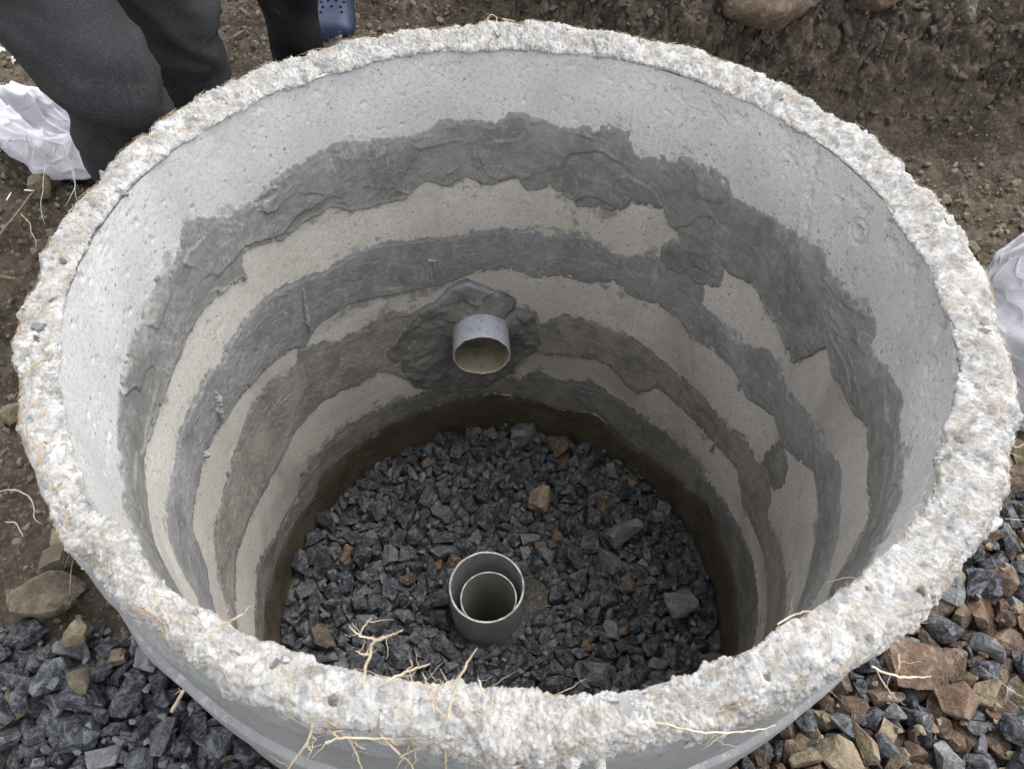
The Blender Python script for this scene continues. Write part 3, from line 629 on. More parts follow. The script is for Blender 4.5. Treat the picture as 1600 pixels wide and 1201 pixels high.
# ------------------------------------------------------------------ stones
NROCK = 36
def rock_bm(seed, bev=.022, flat=None):
    """an angular broken stone about 1 unit across: a block cut by random planes, arrises knocked off"""
    g=np.random.RandomState(1000+seed)
    bm=bmesh.new(); bmesh.ops.create_cube(bm,size=1.3)
    asp=np.array([1.0,g.uniform(.62,.92),g.uniform(.42,.78)]) if flat is None else np.array(flat)
    for k in range(g.randint(9,13)):
        n=g.normal(size=3); n/=np.linalg.norm(n)
        d=g.uniform(.36,.52)
        geom=bm.verts[:]+bm.edges[:]+bm.faces[:]
        r=bmesh.ops.bisect_plane(bm,geom=geom,dist=1e-5,plane_co=Vector(n*d),plane_no=Vector(n),clear_outer=True)
        ed=[e for e in r['geom_cut'] if isinstance(e,bmesh.types.BMEdge)]
        if ed: bmesh.ops.edgeloop_fill(bm,edges=ed)
    for v in bm.verts: v.co=Vector(np.array(v.co)*asp)
    bmesh.ops.remove_doubles(bm,verts=bm.verts[:],dist=.03)
    bmesh.ops.convex_hull(bm,input=bm.verts[:])
    bmesh.ops.dissolve_limit(bm,angle_limit=.06,verts=bm.verts[:],edges=bm.edges[:])
    c=sum((v.co for v in bm.verts),Vector())/len(bm.verts)
    for v in bm.verts: v.co-=c
    if bev:
        bmesh.ops.bevel(bm,geom=bm.edges[:],offset=bev*.8,segments=1,affect='EDGES',profile=.5)
        for v in bm.verts: v.co+=Vector(g.normal(size=3)*.008)
    bmesh.ops.triangulate(bm,faces=bm.faces[:])
    bmesh.ops.recalc_face_normals(bm,faces=bm.faces[:])
    return bm

def midsub(V, F):
    """split every triangle into four"""
    E = np.sort(np.concatenate([F[:, [0, 1]], F[:, [1, 2]], F[:, [2, 0]]]), 1); U, inv = np.unique(E, axis=0, return_inverse=True)
    inv = np.asarray(inv).ravel(); n = len(F); m = inv + len(V); a, b, c = m[:n], m[n:2 * n], m[2 * n:]
    V2 = np.concatenate([V, (V[U[:, 0]] + V[U[:, 1]]) / 2])
    return V2, np.concatenate([np.stack([F[:, 0], a, c], 1), np.stack([a, F[:, 1], b], 1), np.stack([c, b, F[:, 2]], 1), np.stack([a, b, c], 1)])
def bm_arrays(bm):
    bm.verts.index_update(); bmesh.ops.triangulate(bm, faces=bm.faces[:])
    V = np.array([v.co[:] for v in bm.verts]); F = np.array([[v.index for v in f.verts] for f in bm.faces]); bm.free(); return V, F
ROCK, ROCKHI = [], []
for i in range(NROCK):
    V, F = bm_arrays(rock_bm(i))
    for _ in range(2): V, F = midsub(V, F)
    N = V / (np.linalg.norm(V, axis=1, keepdims=True) + 1e-9)
    V = V + N * (.016 * fbm(V, 4, 3, i) + .014 * fbm(V, 13, 3, i + 50) - .014 * np.exp(-(fbm(V, 3.2, 2, i + 90) / .06) ** 2))[:, None]
    ROCKHI.append(npmesh('stone', V, F, False))
    bm = rock_bm(i); me = bpy.data.meshes.new('stone'); bm.to_mesh(me); bm.free(); ROCK.append(me)
ROCKV = [np.array([v.co[:] for v in me.vertices]) for me in ROCK]
ROCKF = [np.array([p.vertices[:] for p in me.polygons]) for me in ROCK]
for me in ROCKHI: me.materials.append(None)      # one slot, filled on the object so that alike stones share their mesh
# settled stones: x, y, z in mm, quaternion in fiftieths, shape number, size in mm
STONES_IN = [
    176,-143,-938,48,0,-13,-6,15,50, -258,-138,-936,1,17,-37,-30,1,49, -197,-125,-937,45,14,4,-16,22,50, -120,-170,-932,7,-7,-45,19,3,50, 150,103,-940,39,-15,15,-24,7,50, 235,100,-958,43,-11,-3,-24,12,50,
    37,299,-942,20,-30,35,-4,16,50, -126,-43,-952,30,-22,13,31,14,50, -41,197,-946,35,-2,26,25,16,50, -51,255,-941,19,28,-33,-17,22,50, -389,71,-950,37,-4,-19,28,8,47, -110,-104,-940,2,26,37,21,15,42,
    -241,-61,-946,18,-11,20,-41,12,42, 160,39,-957,7,-37,-17,-28,18,46, -307,87,-936,5,26,5,-42,30,50, 277,-140,-956,14,-44,-20,-4,27,44, -218,185,-946,9,-22,40,-19,27,50, 227,12,-940,24,-41,-2,16,9,46,
    117,16,-948,20,4,-7,-45,35,50, -128,-2,-947,12,-17,-9,44,35,50, 192,134,-946,42,0,-4,27,28,45, -282,200,-939,2,3,39,-31,26,50, 14,-151,-946,11,7,24,-42,33,42, 439,-2,-967,28,-7,-29,29,8,42,
    -329,42,-962,24,35,-22,-14,29,45, 283,83,-967,5,-4,-48,15,22,44, -433,70,-949,15,36,-22,-23,16,38, 285,159,-943,43,-20,2,-18,11,50, 198,199,-937,31,5,-13,-37,8,43, -210,254,-957,19,-14,18,-40,22,40,
    235,151,-958,46,13,0,-15,6,41, 183,-66,-955,5,-7,28,-40,32,46, -122,380,-953,6,-15,-44,17,24,46, 51,-108,-965,7,25,43,2,27,44, 216,-103,-957,3,44,-17,-16,17,44, 427,36,-946,39,12,14,26,24,39,
    263,-16,-964,22,-14,43,-1,4,50, -76,315,-957,43,15,14,15,29,50, -238,24,-956,17,-26,-38,9,0,40, 96,-166,-944,20,-11,43,9,22,38, -394,170,-954,10,-32,-29,-23,15,45, 133,355,-966,2,-31,-39,-4,30,50,
    175,162,-948,27,32,13,-23,22,47, -283,43,-942,4,24,-44,-4,0,36, -246,98,-949,12,27,36,19,16,36, 187,-36,-945,24,-1,-44,3,24,39, -388,-14,-941,26,-11,8,-40,8,33, -78,-161,-962,22,-13,-43,5,14,39,
    190,3,-940,15,-44,0,20,3,43, -124,-130,-940,5,-24,-39,20,7,33, -129,111,-951,1,19,-45,10,15,42, 345,-104,-947,43,-17,-8,17,16,32, -128,145,-947,28,40,-8,7,29,43, 222,-65,-928,4,9,2,49,6,35,
    -139,196,-939,6,14,2,-48,34,36, 378,134,-954,15,6,3,-47,23,38, -209,107,-965,35,15,17,27,3,44, -269,-16,-946,15,4,46,13,6,38, 196,349,-957,26,39,15,2,8,44, -232,129,-941,12,-23,41,11,4,43,
    305,-84,-954,34,-26,3,26,30,42, -199,139,-950,44,-2,-5,-22,29,38, 427,-33,-971,40,-4,12,28,6,44, -224,-88,-940,17,6,-36,30,14,29, 376,-104,-951,16,-39,-28,-3,30,29, -297,-15,-940,41,18,6,-20,26,43,
    225,225,-966,36,20,-2,28,7,48, 64,-92,-955,22,-7,-30,33,27,34, -405,-67,-950,21,10,44,-6,8,37, 258,323,-953,30,8,-13,37,8,36, 24,149,-962,46,1,0,19,26,41, -47,-109,-948,42,-26,6,-4,12,29,
    -178,229,-939,21,-36,-27,5,30,34, -355,7,-948,34,17,1,-32,0,35, 90,52,-962,15,29,-3,-38,5,50, -78,120,-960,19,-38,26,-2,16,36, -32,-167,-952,22,-27,-27,23,14,31, -323,275,-960,14,-15,19,41,27,46,
    -395,-45,-964,16,-17,42,-15,34,40, 88,112,-954,27,39,3,-17,33,36, -146,-164,-964,6,-35,-21,29,32,50, -411,15,-961,22,-43,-5,11,29,45, 335,8,-958,25,26,34,-2,7,38, -422,130,-957,38,24,21,6,1,36,
    135,-122,-946,22,20,0,41,32,33, -354,-21,-946,15,-15,-45,2,25,32, 80,349,-952,2,-35,-31,-17,27,37, 278,272,-947,44,-20,-12,5,16,36, 409,-82,-960,12,-46,9,11,7,32, -242,-167,-935,28,-31,26,6,26,38,
    77,-148,-946,17,46,5,7,5,38, 427,-109,-949,4,-11,26,41,33,32, 58,27,-976,34,7,32,16,24,44, 125,-162,-951,19,-20,-3,41,3,34, -144,283,-957,32,-33,-19,-2,8,38, -255,132,-941,3,-37,13,30,29,37,
    362,88,-955,40,-17,20,-16,27,32, 242,-87,-941,28,6,30,29,9,42, -430,-80,-979,45,0,-21,-4,4,45, -269,-44,-960,30,33,20,-6,12,38, -42,-135,-961,48,2,-12,5,11,40, 313,-123,-951,41,-24,-4,-15,29,31,
    159,-23,-946,17,-28,33,-18,17,34, 74,-43,-947,8,-19,-42,17,21,34, -195,165,-971,10,-47,-13,-4,18,50, 135,110,-972,29,12,-35,16,21,48, -349,204,-978,26,42,5,-4,14,50, -257,-8,-968,7,-29,-39,-9,25,48,
    -113,212,-951,35,15,-5,31,15,38, -234,209,-952,23,-13,3,-42,15,38, -196,-36,-954,7,-26,9,-41,18,36, -136,252,-948,28,13,19,35,13,38, 60,143,-955,0,4,12,-48,27,33, -13,382,-952,33,18,8,32,31,45,
    -174,128,-971,2,-19,-40,24,4,48, 3,253,-963,9,-16,11,-45,10,44, -204,-4,-951,0,12,46,-16,24,30, 85,-119,-950,41,-24,-7,15,20,36, 53,200,-957,0,50,4,2,24,37, 276,233,-964,28,-2,3,-41,6,36,
    -312,-153,-944,13,-30,-33,20,30,28, 111,247,-961,13,-1,-48,0,1,35, 410,90,-982,16,6,42,21,16,39, -285,326,-961,19,-41,-9,19,34,38, 366,235,-973,30,-3,35,-20,12,37, -22,305,-948,11,-42,15,-20,20,38,
    -152,58,-941,17,35,7,-31,22,30, 113,-131,-955,2,29,40,-10,28,34, -304,-64,-950,43,-14,5,20,1,32, 345,45,-953,4,-17,3,47,16,27, 300,-46,-944,39,-6,28,-12,4,35, -343,-77,-949,45,14,9,14,21,31,
    157,-107,-944,4,-21,-40,21,23,34, 358,-40,-951,13,6,-47,6,8,28, 88,-64,-959,26,2,15,-40,28,29, -333,-49,-946,34,-22,16,-24,2,32, -175,-81,-951,44,1,4,23,7,28, 246,-116,-968,29,-34,-22,2,26,40,
    73,166,-951,11,-8,-45,-16,23,32, 270,-43,-956,35,-18,2,31,34,30, -20,-107,-959,6,-47,-15,2,15,28, 377,-78,-957,46,-5,-6,19,29,31, 8,118,-971,10,13,-46,13,21,37, -1,438,-963,1,-24,26,36,30,44,
    -102,87,-962,13,-7,-1,-48,16,44, 310,220,-992,43,-21,-14,4,15,50, -152,24,-961,33,14,-28,20,15,36, -208,-67,-956,43,-24,-2,-8,10,36, -30,127,-955,15,-33,29,-19,9,37, 269,40,-952,3,10,-15,-46,10,33,
    199,31,-942,9,-16,41,23,11,35, 143,-85,-948,7,23,39,-20,25,27, 75,214,-952,27,-13,16,-37,0,36, -156,-9,-973,40,24,18,-2,11,49, 396,199,-970,26,18,24,30,8,30, 333,-88,-969,7,-35,24,25,11,37,
    -348,102,-963,44,10,-15,-17,25,32, 117,-47,-955,8,17,45,-11,0,32, -182,63,-939,32,7,26,-28,15,32, -319,-16,-954,46,-4,6,-18,6,30, -332,141,-954,2,-22,44,-10,30,27, 326,75,-937,34,6,19,31,34,28,
    358,17,-953,3,-9,-41,27,22,27, 14,-111,-981,27,2,-11,41,16,39, 211,69,-964,24,33,-28,-4,24,36, 200,-126,-957,10,-12,-43,21,12,40, 234,-156,-962,9,31,-38,0,0,36, -145,-106,-956,4,41,24,15,29,34,
    119,400,-961,26,22,-4,-37,17,40, 293,2,-964,7,-27,40,10,19,38, 48,400,-961,22,30,-26,-20,21,37, 347,216,-962,19,-43,-1,-16,8,28, -204,37,-943,1,47,1,17,18,30, -173,18,-950,43,-23,0,11,4,32,
    214,36,-968,41,-28,6,-3,12,50, 360,149,-974,42,-4,-23,14,20,43, -64,145,-961,19,-25,37,-12,4,37, -415,101,-972,5,43,-24,-8,21,43, 408,128,-973,18,-8,17,43,16,32, 313,-131,-967,45,-11,-6,17,28,35,
    -243,256,-955,18,-39,17,19,10,34, 333,290,-965,31,-14,-23,-28,32,42, -311,218,-947,5,19,-24,39,2,45, 153,-50,-952,7,-33,36,-7,28,28, -291,18,-956,41,-29,-1,2,22,26, 248,-163,-945,11,-41,26,7,4,28,
    -225,62,-951,13,-19,16,-41,12,28, -347,-104,-959,4,27,-30,30,21,30, 147,252,-960,7,-6,-33,-37,25,32, -405,-98,-959,2,31,-18,-34,0,31, 58,-167,-957,7,-21,5,-44,14,25, -247,152,-952,0,18,45,12,15,40,
    121,153,-967,27,2,-42,-4,23,41, -86,269,-969,41,27,8,-8,35,42, -349,-165,-953,19,-43,-15,-3,14,50, 332,110,-963,36,-9,16,-29,18,44, 70,422,-956,10,24,42,-5,15,34, -65,-137,-957,3,28,33,25,33,27,
    -279,104,-950,1,13,32,-36,14,36, 265,189,-971,31,-6,-35,15,28,49, -14,-197,-954,28,16,21,32,7,36, -318,246,-956,44,-9,-4,20,19,39, -339,-128,-943,6,-4,19,46,6,31, -160,410,-962,20,11,11,43,33,31,
    -381,-93,-947,28,17,38,-2,16,26, 394,-119,-956,7,6,-29,-40,22,24, -376,-81,-969,35,-15,-16,28,1,40, 43,-78,-968,17,44,16,-3,27,33, 179,235,-970,12,-4,-13,-46,2,41, 366,-4,-962,11,13,-40,25,34,30,
    313,174,-953,45,17,4,-12,21,34, 94,306,-946,38,3,5,32,1,31, 164,303,-947,12,0,28,-39,17,32, -63,368,-968,21,-41,-9,-19,33,36, 235,190,-955,37,-26,-22,-6,26,30, -307,289,-952,12,46,-11,-12,9,36,
    205,284,-965,50,1,-5,5,23,33, 164,349,-949,6,37,31,10,1,27, -166,371,-966,30,-7,35,-18,16,29, 322,249,-965,20,21,28,30,9,36, 55,-41,-961,38,13,22,19,10,32, -259,-106,-948,9,25,-36,-22,13,34,
    -193,-182,-944,0,-30,30,27,27,34, -266,73,-964,14,8,-47,5,20,34, -235,379,-985,9,10,34,-34,34,36, -290,139,-970,4,15,-47,5,0,50, 398,62,-963,41,-28,-3,-5,23,30, 248,-57,-947,31,-30,-24,-9,8,26,
    -301,-107,-956,8,13,-13,-46,16,24, -289,-87,-948,38,-1,-19,26,17,26, 51,236,-955,16,-15,-31,-33,24,34, -323,-119,-953,2,11,8,-48,6,28, 102,193,-939,24,39,-20,-4,2,32, 27,-178,-948,16,-39,24,11,24,23,
    57,271,-947,10,-38,29,11,9,32, 313,-12,-961,18,-25,32,-23,11,36, -84,-184,-947,2,0,23,-44,14,24, -204,362,-955,18,-37,28,1,12,27, 372,-136,-954,17,43,-13,-15,7,30, 23,-123,-964,43,-4,-15,20,35,28,
    136,-104,-962,7,16,-46,7,23,43, -37,159,-966,43,15,-7,19,21,34, 122,294,-962,27,-38,-13,-13,1,31, 315,146,-956,5,-40,28,7,15,25, 324,32,-964,6,-24,19,-39,0,31, -3,177,-962,28,39,9,-11,1,28,
    5,273,-947,14,-46,-13,4,22,28, -32,435,-967,46,-13,11,-7,4,33, 44,79,-961,6,41,-22,-16,12,26, -209,-154,-967,44,15,18,-3,1,50, -134,195,-974,19,-21,20,-36,8,50, 26,-171,-974,40,26,-1,15,1,45,
    70,287,-967,3,-13,22,43,9,49, 381,26,-960,6,46,-17,8,0,29, -266,-70,-953,25,31,-12,28,21,27, 290,147,-973,22,-43,-10,-9,14,35, 422,150,-964,25,-26,-35,6,28,29, 172,290,-968,7,43,-6,-24,1,33,
    -110,310,-969,24,-6,37,-23,4,44, -143,-68,-952,13,47,-4,8,28,26, -414,63,-972,29,-3,6,40,13,36, -248,287,-954,21,45,3,-4,15,29, 35,432,-952,16,2,35,32,35,32, -179,201,-955,17,-14,45,2,24,24,
    115,356,-950,12,-47,11,-3,9,29, 329,-45,-954,25,4,-11,-42,10,26, 194,100,-956,32,28,-5,26,7,24, -298,122,-949,44,14,15,10,13,31, -242,-105,-948,23,-18,-41,-5,20,22, 136,-144,-943,26,43,2,-2,35,24,
    67,61,-959,27,-30,-21,-22,29,30, 375,183,-973,28,13,-3,-39,26,33, -360,-44,-993,40,-19,-14,-19,14,42, -102,353,-968,35,-11,-33,-7,22,32, -445,-64,-962,15,38,-6,-28,33,21, 277,-88,-972,43,22,-10,-5,27,34,
    -3,195,-954,12,-42,-1,24,27,32, 433,-82,-982,44,3,-22,-6,28,39, -134,419,-970,14,-4,-41,26,26,42, 229,374,-963,6,29,32,24,20,31, -321,-95,-946,31,15,17,-32,3,23, -370,59,-968,40,-16,-14,20,31,38,
    14,386,-963,4,-32,34,17,1,33, 74,-188,-941,12,-3,-31,-37,34,25, 104,-86,-959,22,33,17,25,35,26, 162,-170,-941,29,39,-4,-10,23,24, -86,161,-960,7,-30,23,-32,22,24, 127,85,-962,39,5,31,-2,11,33,
    132,178,-955,38,-4,30,10,6,34, 314,108,-947,21,30,-30,-15,25,28, -97,-138,-943,9,-2,33,-37,35,24, -174,99,-969,30,39,-5,2,32,36, 424,18,-989,20,11,-44,8,30,39, 348,186,-979,35,0,-12,-33,35,42,
    -203,-97,-966,24,-25,31,-17,12,34, 345,250,-983,11,-3,20,-44,13,41, 337,-140,-978,31,-32,-15,15,2,45, -220,352,-968,22,17,31,28,25,35, 266,-72,-963,28,-19,6,37,2,31, 74,-14,-958,12,-43,20,9,15,29,
    33,-190,-958,45,-16,0,15,20,28, -92,-115,-963,10,-26,41,10,3,36, -366,94,-957,0,-34,36,-6,17,26, 387,85,-974,39,-9,-17,24,32,29, 259,142,-963,43,-7,-24,6,0,32, 208,-168,-951,22,-5,44,5,21,29,
    -212,-169,-942,45,-15,3,-14,18,21, 337,-145,-960,2,-22,41,-19,27,26, -88,227,-951,7,-25,41,-10,12,22, -77,435,-959,41,23,11,11,20,26, 223,-23,-962,15,-32,18,31,20,34, 304,228,-972,2,44,23,2,5,31,
    378,205,-995,11,-26,32,-26,22,42, -371,-117,-966,6,49,-9,2,20,30, -8,-165,-981,22,22,20,33,0,42, 272,-109,-969,38,-13,-11,-28,14,25, -186,-56,-963,10,25,19,-37,25,31, 102,175,-950,6,8,47,12,7,23,
    -150,-134,-948,23,35,27,-8,0,30, 300,118,-960,13,33,-35,0,21,30, -334,80,-957,24,22,37,8,3,27, -115,33,-961,35,7,27,-23,24,36, -160,157,-964,27,35,-12,-20,18,29, 49,109,-946,23,-18,-37,15,14,20,
    -161,317,-960,42,-3,24,13,18,30, -91,278,-946,25,5,1,43,26,28, 404,-53,-956,13,6,-37,30,1,21, 281,36,-965,12,-38,22,-21,5,34, -372,229,-966,23,27,-35,-4,25,26, -156,180,-954,7,46,-11,16,0,27,
    -131,322,-954,47,-10,7,-11,11,29, -81,-88,-953,37,5,24,24,13,26, -170,-3,-942,36,-26,-4,22,34,24, 106,217,-957,12,-35,31,-15,24,29, 187,300,-953,15,-10,-13,-45,32,31, -445,0,-974,29,19,36,6,4,27,
    -22,393,-978,26,20,-28,-26,22,49, 195,401,-972,25,-3,34,-27,14,27, 56,-12,-952,36,10,-33,-6,15,25, -214,12,-974,7,35,-34,-7,33,36, -176,-150,-963,13,24,29,30,16,21, -366,-22,-965,37,-7,19,26,11,39,
    -88,199,-968,26,-23,-30,-20,17,39, -151,82,-976,34,7,36,-1,19,50, 321,67,-966,9,-22,6,-44,33,34, -55,-166,-966,10,-30,39,1,11,26, -443,-46,-968,32,5,37,-9,2,32, 398,-1,-972,19,-11,12,43,6,28,
    -250,321,-961,48,2,-13,1,18,29, 81,84,-964,19,43,-13,13,13,36, -150,224,-957,11,17,-42,-18,18,36, 149,-4,-955,30,-3,-7,39,21,29, 121,-67,-958,9,-42,19,18,21,22, -287,263,-964,39,-22,0,-22,29,25,
    -356,-123,-955,6,30,4,39,25,20, 287,306,-976,0,16,-30,-37,24,43, -354,147,-959,28,40,2,13,9,26, 400,13,-965,15,-47,-6,7,19,24, 152,-181,-952,23,-20,-6,-39,19,29, -76,404,-958,14,35,-32,6,23,28,
    293,258,-959,43,-6,-19,-17,18,27, -346,179,-958,48,-13,-4,6,5,28, -142,358,-970,34,-14,-30,16,35,32, 174,-90,-962,40,10,19,-21,19,28, 37,365,-952,45,4,10,18,34,24, -414,-15,-987,41,-4,28,-4,34,41,
    217,266,-975,6,-49,0,6,6,36, -175,-34,-966,2,-23,-7,44,13,26, 101,18,-983,31,-19,-25,24,24,50, -127,59,-972,41,20,21,2,4,38, 369,56,-972,37,6,-21,25,16,34, -251,44,-970,33,-12,35,5,16,30,
    150,195,-965,10,33,-34,11,35,42, 94,-43,-962,16,-28,30,23,2,30, -51,-188,-958,11,-24,-31,29,4,29, 248,63,-969,9,37,24,22,13,27, 375,-40,-973,1,11,-9,48,30,27, -187,-104,-954,10,10,17,45,23,25,
    -14,-141,-970,40,28,-11,3,31,24, 381,111,-977,3,-36,33,-11,21,34, -99,202,-945,7,41,20,20,2,24, -360,258,-965,40,-11,-22,-18,4,30, 284,-72,-955,44,-3,-23,-2,23,24, 78,263,-953,32,-35,-2,-14,25,23,
    -170,-173,-968,6,33,-20,31,18,23, -358,40,-944,37,-29,-6,-15,20,28, 137,232,-960,14,48,3,-4,28,26, -351,237,-965,1,-9,31,38,34,32, -207,-151,-942,26,-41,-3,13,8,19, -282,-125,-940,8,9,-17,-45,33,24,
    -185,334,-948,30,-33,-18,13,4,29, -395,199,-980,13,-37,11,-29,35,40, -182,-18,-954,8,41,-28,3,17,24, -297,324,-980,13,30,11,37,9,41, 363,-66,-975,36,-9,33,-4,15,31, 437,58,-985,34,4,35,8,13,48,
    -375,109,-966,20,-39,-16,17,32,33, -95,434,-979,44,6,-22,6,33,35, 72,-182,-966,3,9,-3,49,1,34, -208,326,-966,28,12,-39,-5,22,30, 397,-29,-962,35,-7,31,17,27,27, -285,300,-976,16,33,31,-15,31,42,
    278,210,-966,33,-37,-2,0,25,24, -192,-159,-950,2,14,-9,-47,1,27, -394,-117,-963,9,16,39,-25,34,20, -195,299,-955,22,-32,18,-26,9,26, 82,34,-966,34,23,-22,-19,13,23, 254,247,-966,38,26,0,20,23,27,
    345,134,-973,27,33,-4,-26,34,25, 155,284,-966,2,43,-13,-22,30,28, 193,-87,-970,15,-7,-46,8,19,30, 110,74,-963,2,43,22,-14,3,25, 10,-195,-959,22,27,26,24,18,21, -44,314,-962,13,-16,-45,5,11,30,
    -313,161,-956,18,-10,-42,-19,18,22, -32,358,-960,3,-32,22,-32,26,24, 277,108,-963,18,34,15,28,26,23, 194,-184,-949,12,43,0,-22,28,35, -255,305,-947,19,6,16,-43,35,26, 79,131,-958,41,21,-12,15,5,27,
    192,68,-949,21,-24,22,-31,23,24, 69,-61,-949,17,-38,-24,-13,24,18, 50,328,-971,21,28,-1,36,8,46, -106,187,-969,20,13,43,-7,32,28, 84,254,-971,14,22,-5,-42,0,29, 125,-178,-965,44,-23,-6,3,11,29,
    112,182,-971,13,5,-48,-7,28,50, -155,-91,-964,14,-40,20,18,1,25, 340,163,-965,35,15,16,-29,2,24, 221,316,-979,30,-4,29,27,35,40, -87,368,-979,2,-47,4,17,0,34, -325,-84,-961,22,4,6,-44,29,27,
    -99,-67,-968,22,-19,-40,-10,4,24, 70,414,-976,17,-42,11,-18,30,31, 255,-137,-958,9,-43,-22,9,6,23, 1,223,-965,13,-39,-2,28,6,27, 230,340,-974,39,5,-13,-29,16,26, 142,14,-953,19,28,37,-6,0,24,
    265,21,-969,24,12,-42,-8,7,24, 149,80,-964,9,39,-22,21,0,25, 74,96,-955,38,15,-30,0,12,24, 112,54,-965,3,-5,50,0,27,21, 133,318,-968,24,-26,-32,15,22,20, -185,314,-961,35,-4,1,-35,29,24,
    34,121,-969,9,-30,-37,11,3,26, 176,206,-954,12,-29,18,-34,8,26, -120,258,-956,14,33,-3,-35,5,36, 266,115,-953,25,24,-35,-8,35,24, -69,190,-958,11,-26,-39,14,1,29, -380,139,-960,4,14,42,-24,15,21,
    -362,182,-967,5,43,-6,-24,16,24, -311,-41,-953,15,-15,4,-45,27,19, 104,131,-950,36,-24,16,20,2,27, -170,40,-948,2,35,35,-4,7,23, 32,249,-954,17,42,-20,4,24,22, -318,189,-964,23,9,2,-44,19,26,
    304,94,-960,24,26,11,-33,6,27, 352,-24,-983,34,31,20,-5,35,50, -382,-132,-982,2,24,-16,41,22,43, -224,-52,-978,9,-43,20,15,6,47, 303,316,-990,18,-10,20,41,17,40, 288,-172,-974,22,-40,3,21,34,42,
    160,-46,-974,39,-29,4,-9,4,50, -101,121,-972,31,10,-38,0,3,28, -252,192,-964,23,-35,-22,15,7,32, 137,-50,-957,3,24,19,-40,26,19, -55,111,-948,1,27,-42,3,29,28, 132,-28,-965,44,-4,-20,-11,33,23,
    5,326,-958,48,8,9,0,8,29, 131,62,-963,20,3,42,19,35,22, 393,168,-982,8,36,18,29,33,29, 271,62,-961,32,35,-1,17,16,21, -256,244,-956,17,4,45,-12,14,20, -34,336,-968,45,0,6,-20,32,32,
    -265,302,-965,35,-2,26,-25,0,34, 290,184,-965,28,20,14,33,30,30, 297,-57,-964,36,-13,-24,-22,13,32, -3,160,-963,1,-37,-25,22,30,21, -71,-195,-958,44,-19,3,13,17,26, 144,268,-956,3,25,-34,27,30,22,
    68,-127,-967,6,27,41,-7,31,31, -168,-108,-958,15,39,-17,-21,31,22, -184,338,-964,4,-8,46,19,29,29, 308,28,-959,17,2,47,4,21,18, 263,292,-964,17,25,-18,-35,29,24, -405,38,-964,3,0,6,50,23,17,
    95,-194,-938,2,-18,-7,-46,32,20, -381,21,-952,30,-17,25,-26,11,21, -191,90,-952,19,27,-29,24,5,29, -155,341,-965,16,-8,-37,-29,13,28, 95,-4,-954,20,23,37,-16,15,21, 200,238,-956,13,-37,10,29,9,32,
    -417,-116,-982,10,-20,44,-4,9,33, 339,273,-989,26,17,37,-12,25,31, -441,-3,-997,4,-35,-36,-4,33,34, 26,106,-982,33,-2,-1,-38,16,26, -275,40,-975,32,-35,10,-11,7,31, -379,209,-965,28,31,-28,-4,30,22,
    325,-56,-973,7,31,0,-38,23,32, -335,76,-972,13,48,-5,-4,13,28, 409,59,-988,20,43,11,-9,6,37, 152,-157,-973,6,36,-19,29,22,27, -305,32,-962,46,14,11,-4,18,22, -172,400,-981,19,44,-9,-9,28,39,
    147,306,-980,35,22,6,28,29,39, 345,-64,-969,19,36,14,-25,34,19, -106,241,-964,6,-20,-41,-19,1,31, 212,178,-964,6,-3,-3,50,3,35, -251,348,-979,35,-20,-3,-29,8,28, 133,35,-965,28,2,6,41,23,34,
    34,216,-964,35,5,23,26,24,22, 59,103,-967,38,-11,23,-20,6,28, 249,303,-976,44,-1,-18,-15,24,30, -19,-127,-966,4,40,6,29,33,19, -305,51,-957,8,-23,2,44,18,26, 375,-22,-970,41,-28,-3,0,32,22,
    -102,170,-965,49,7,-3,-6,2,22, -180,254,-950,24,-3,-19,39,4,39, -263,17,-970,33,-33,17,-4,9,26, -185,375,-975,11,-25,-40,-12,15,33, 241,-124,-951,43,4,-4,24,16,14, -67,-110,-960,17,41,-21,-11,2,24,
    104,331,-943,7,-33,22,-29,14,19, 142,402,-958,28,9,17,-37,31,30, 37,268,-967,40,-10,-3,-29,35,31, 22,340,-948,37,14,7,30,31,31, 64,119,-959,11,45,-15,-12,5,28, -386,228,-977,9,25,-30,-30,20,28,
    -273,-174,-941,0,-9,-49,-4,20,27, -444,38,-990,36,3,34,-1,30,27, -33,-194,-948,31,-24,-15,26,32,21, -355,130,-960,20,39,12,-22,32,21, 273,357,-962,40,25,7,-16,2,26, -359,161,-967,2,-2,-20,-46,29,24,
    -72,219,-961,17,8,-40,-23,9,23, -215,299,-953,43,-5,4,-26,10,21, 209,-73,-942,18,23,-33,-24,21,23, -386,40,-965,2,16,-28,-38,24,24, 247,288,-974,35,20,24,-19,5,24, -19,224,-960,5,-37,-30,-14,10,26,
    296,53,-953,4,-32,33,-19,10,19, -73,238,-963,4,-21,-44,-12,15,25, 433,-54,-985,15,31,35,12,28,21, 429,128,-993,24,-18,-25,31,13,27, -14,168,-982,37,-5,-21,-25,21,36, 84,146,-984,26,-22,-18,31,22,50,
    -53,427,-995,37,15,4,-30,23,38, -279,-109,-967,17,-35,14,-28,2,32, 400,-8,-992,0,-34,-32,17,32,43, -290,244,-967,21,-20,-40,3,3,24, -61,-97,-969,13,11,45,15,32,38, 121,220,-972,33,-33,-13,11,26,29,
    29,-83,-986,36,-22,-21,-16,6,34, 111,418,-979,46,-15,13,4,29,34, -412,124,-990,5,6,30,-40,28,41, 81,-92,-970,17,-9,-21,41,0,29, -158,-37,-966,30,20,-32,12,5,25, -172,-128,-967,12,46,-12,-7,15,30,
    138,-13,-971,5,-11,-45,-19,33,30, -257,266,-973,12,-33,35,-6,20,46, -101,47,-945,19,-41,20,-9,17,36, 169,390,-968,37,-20,-18,-19,30,26, 232,-2,-969,19,2,7,-46,4,28, 301,40,-972,10,-5,-46,-14,25,30,
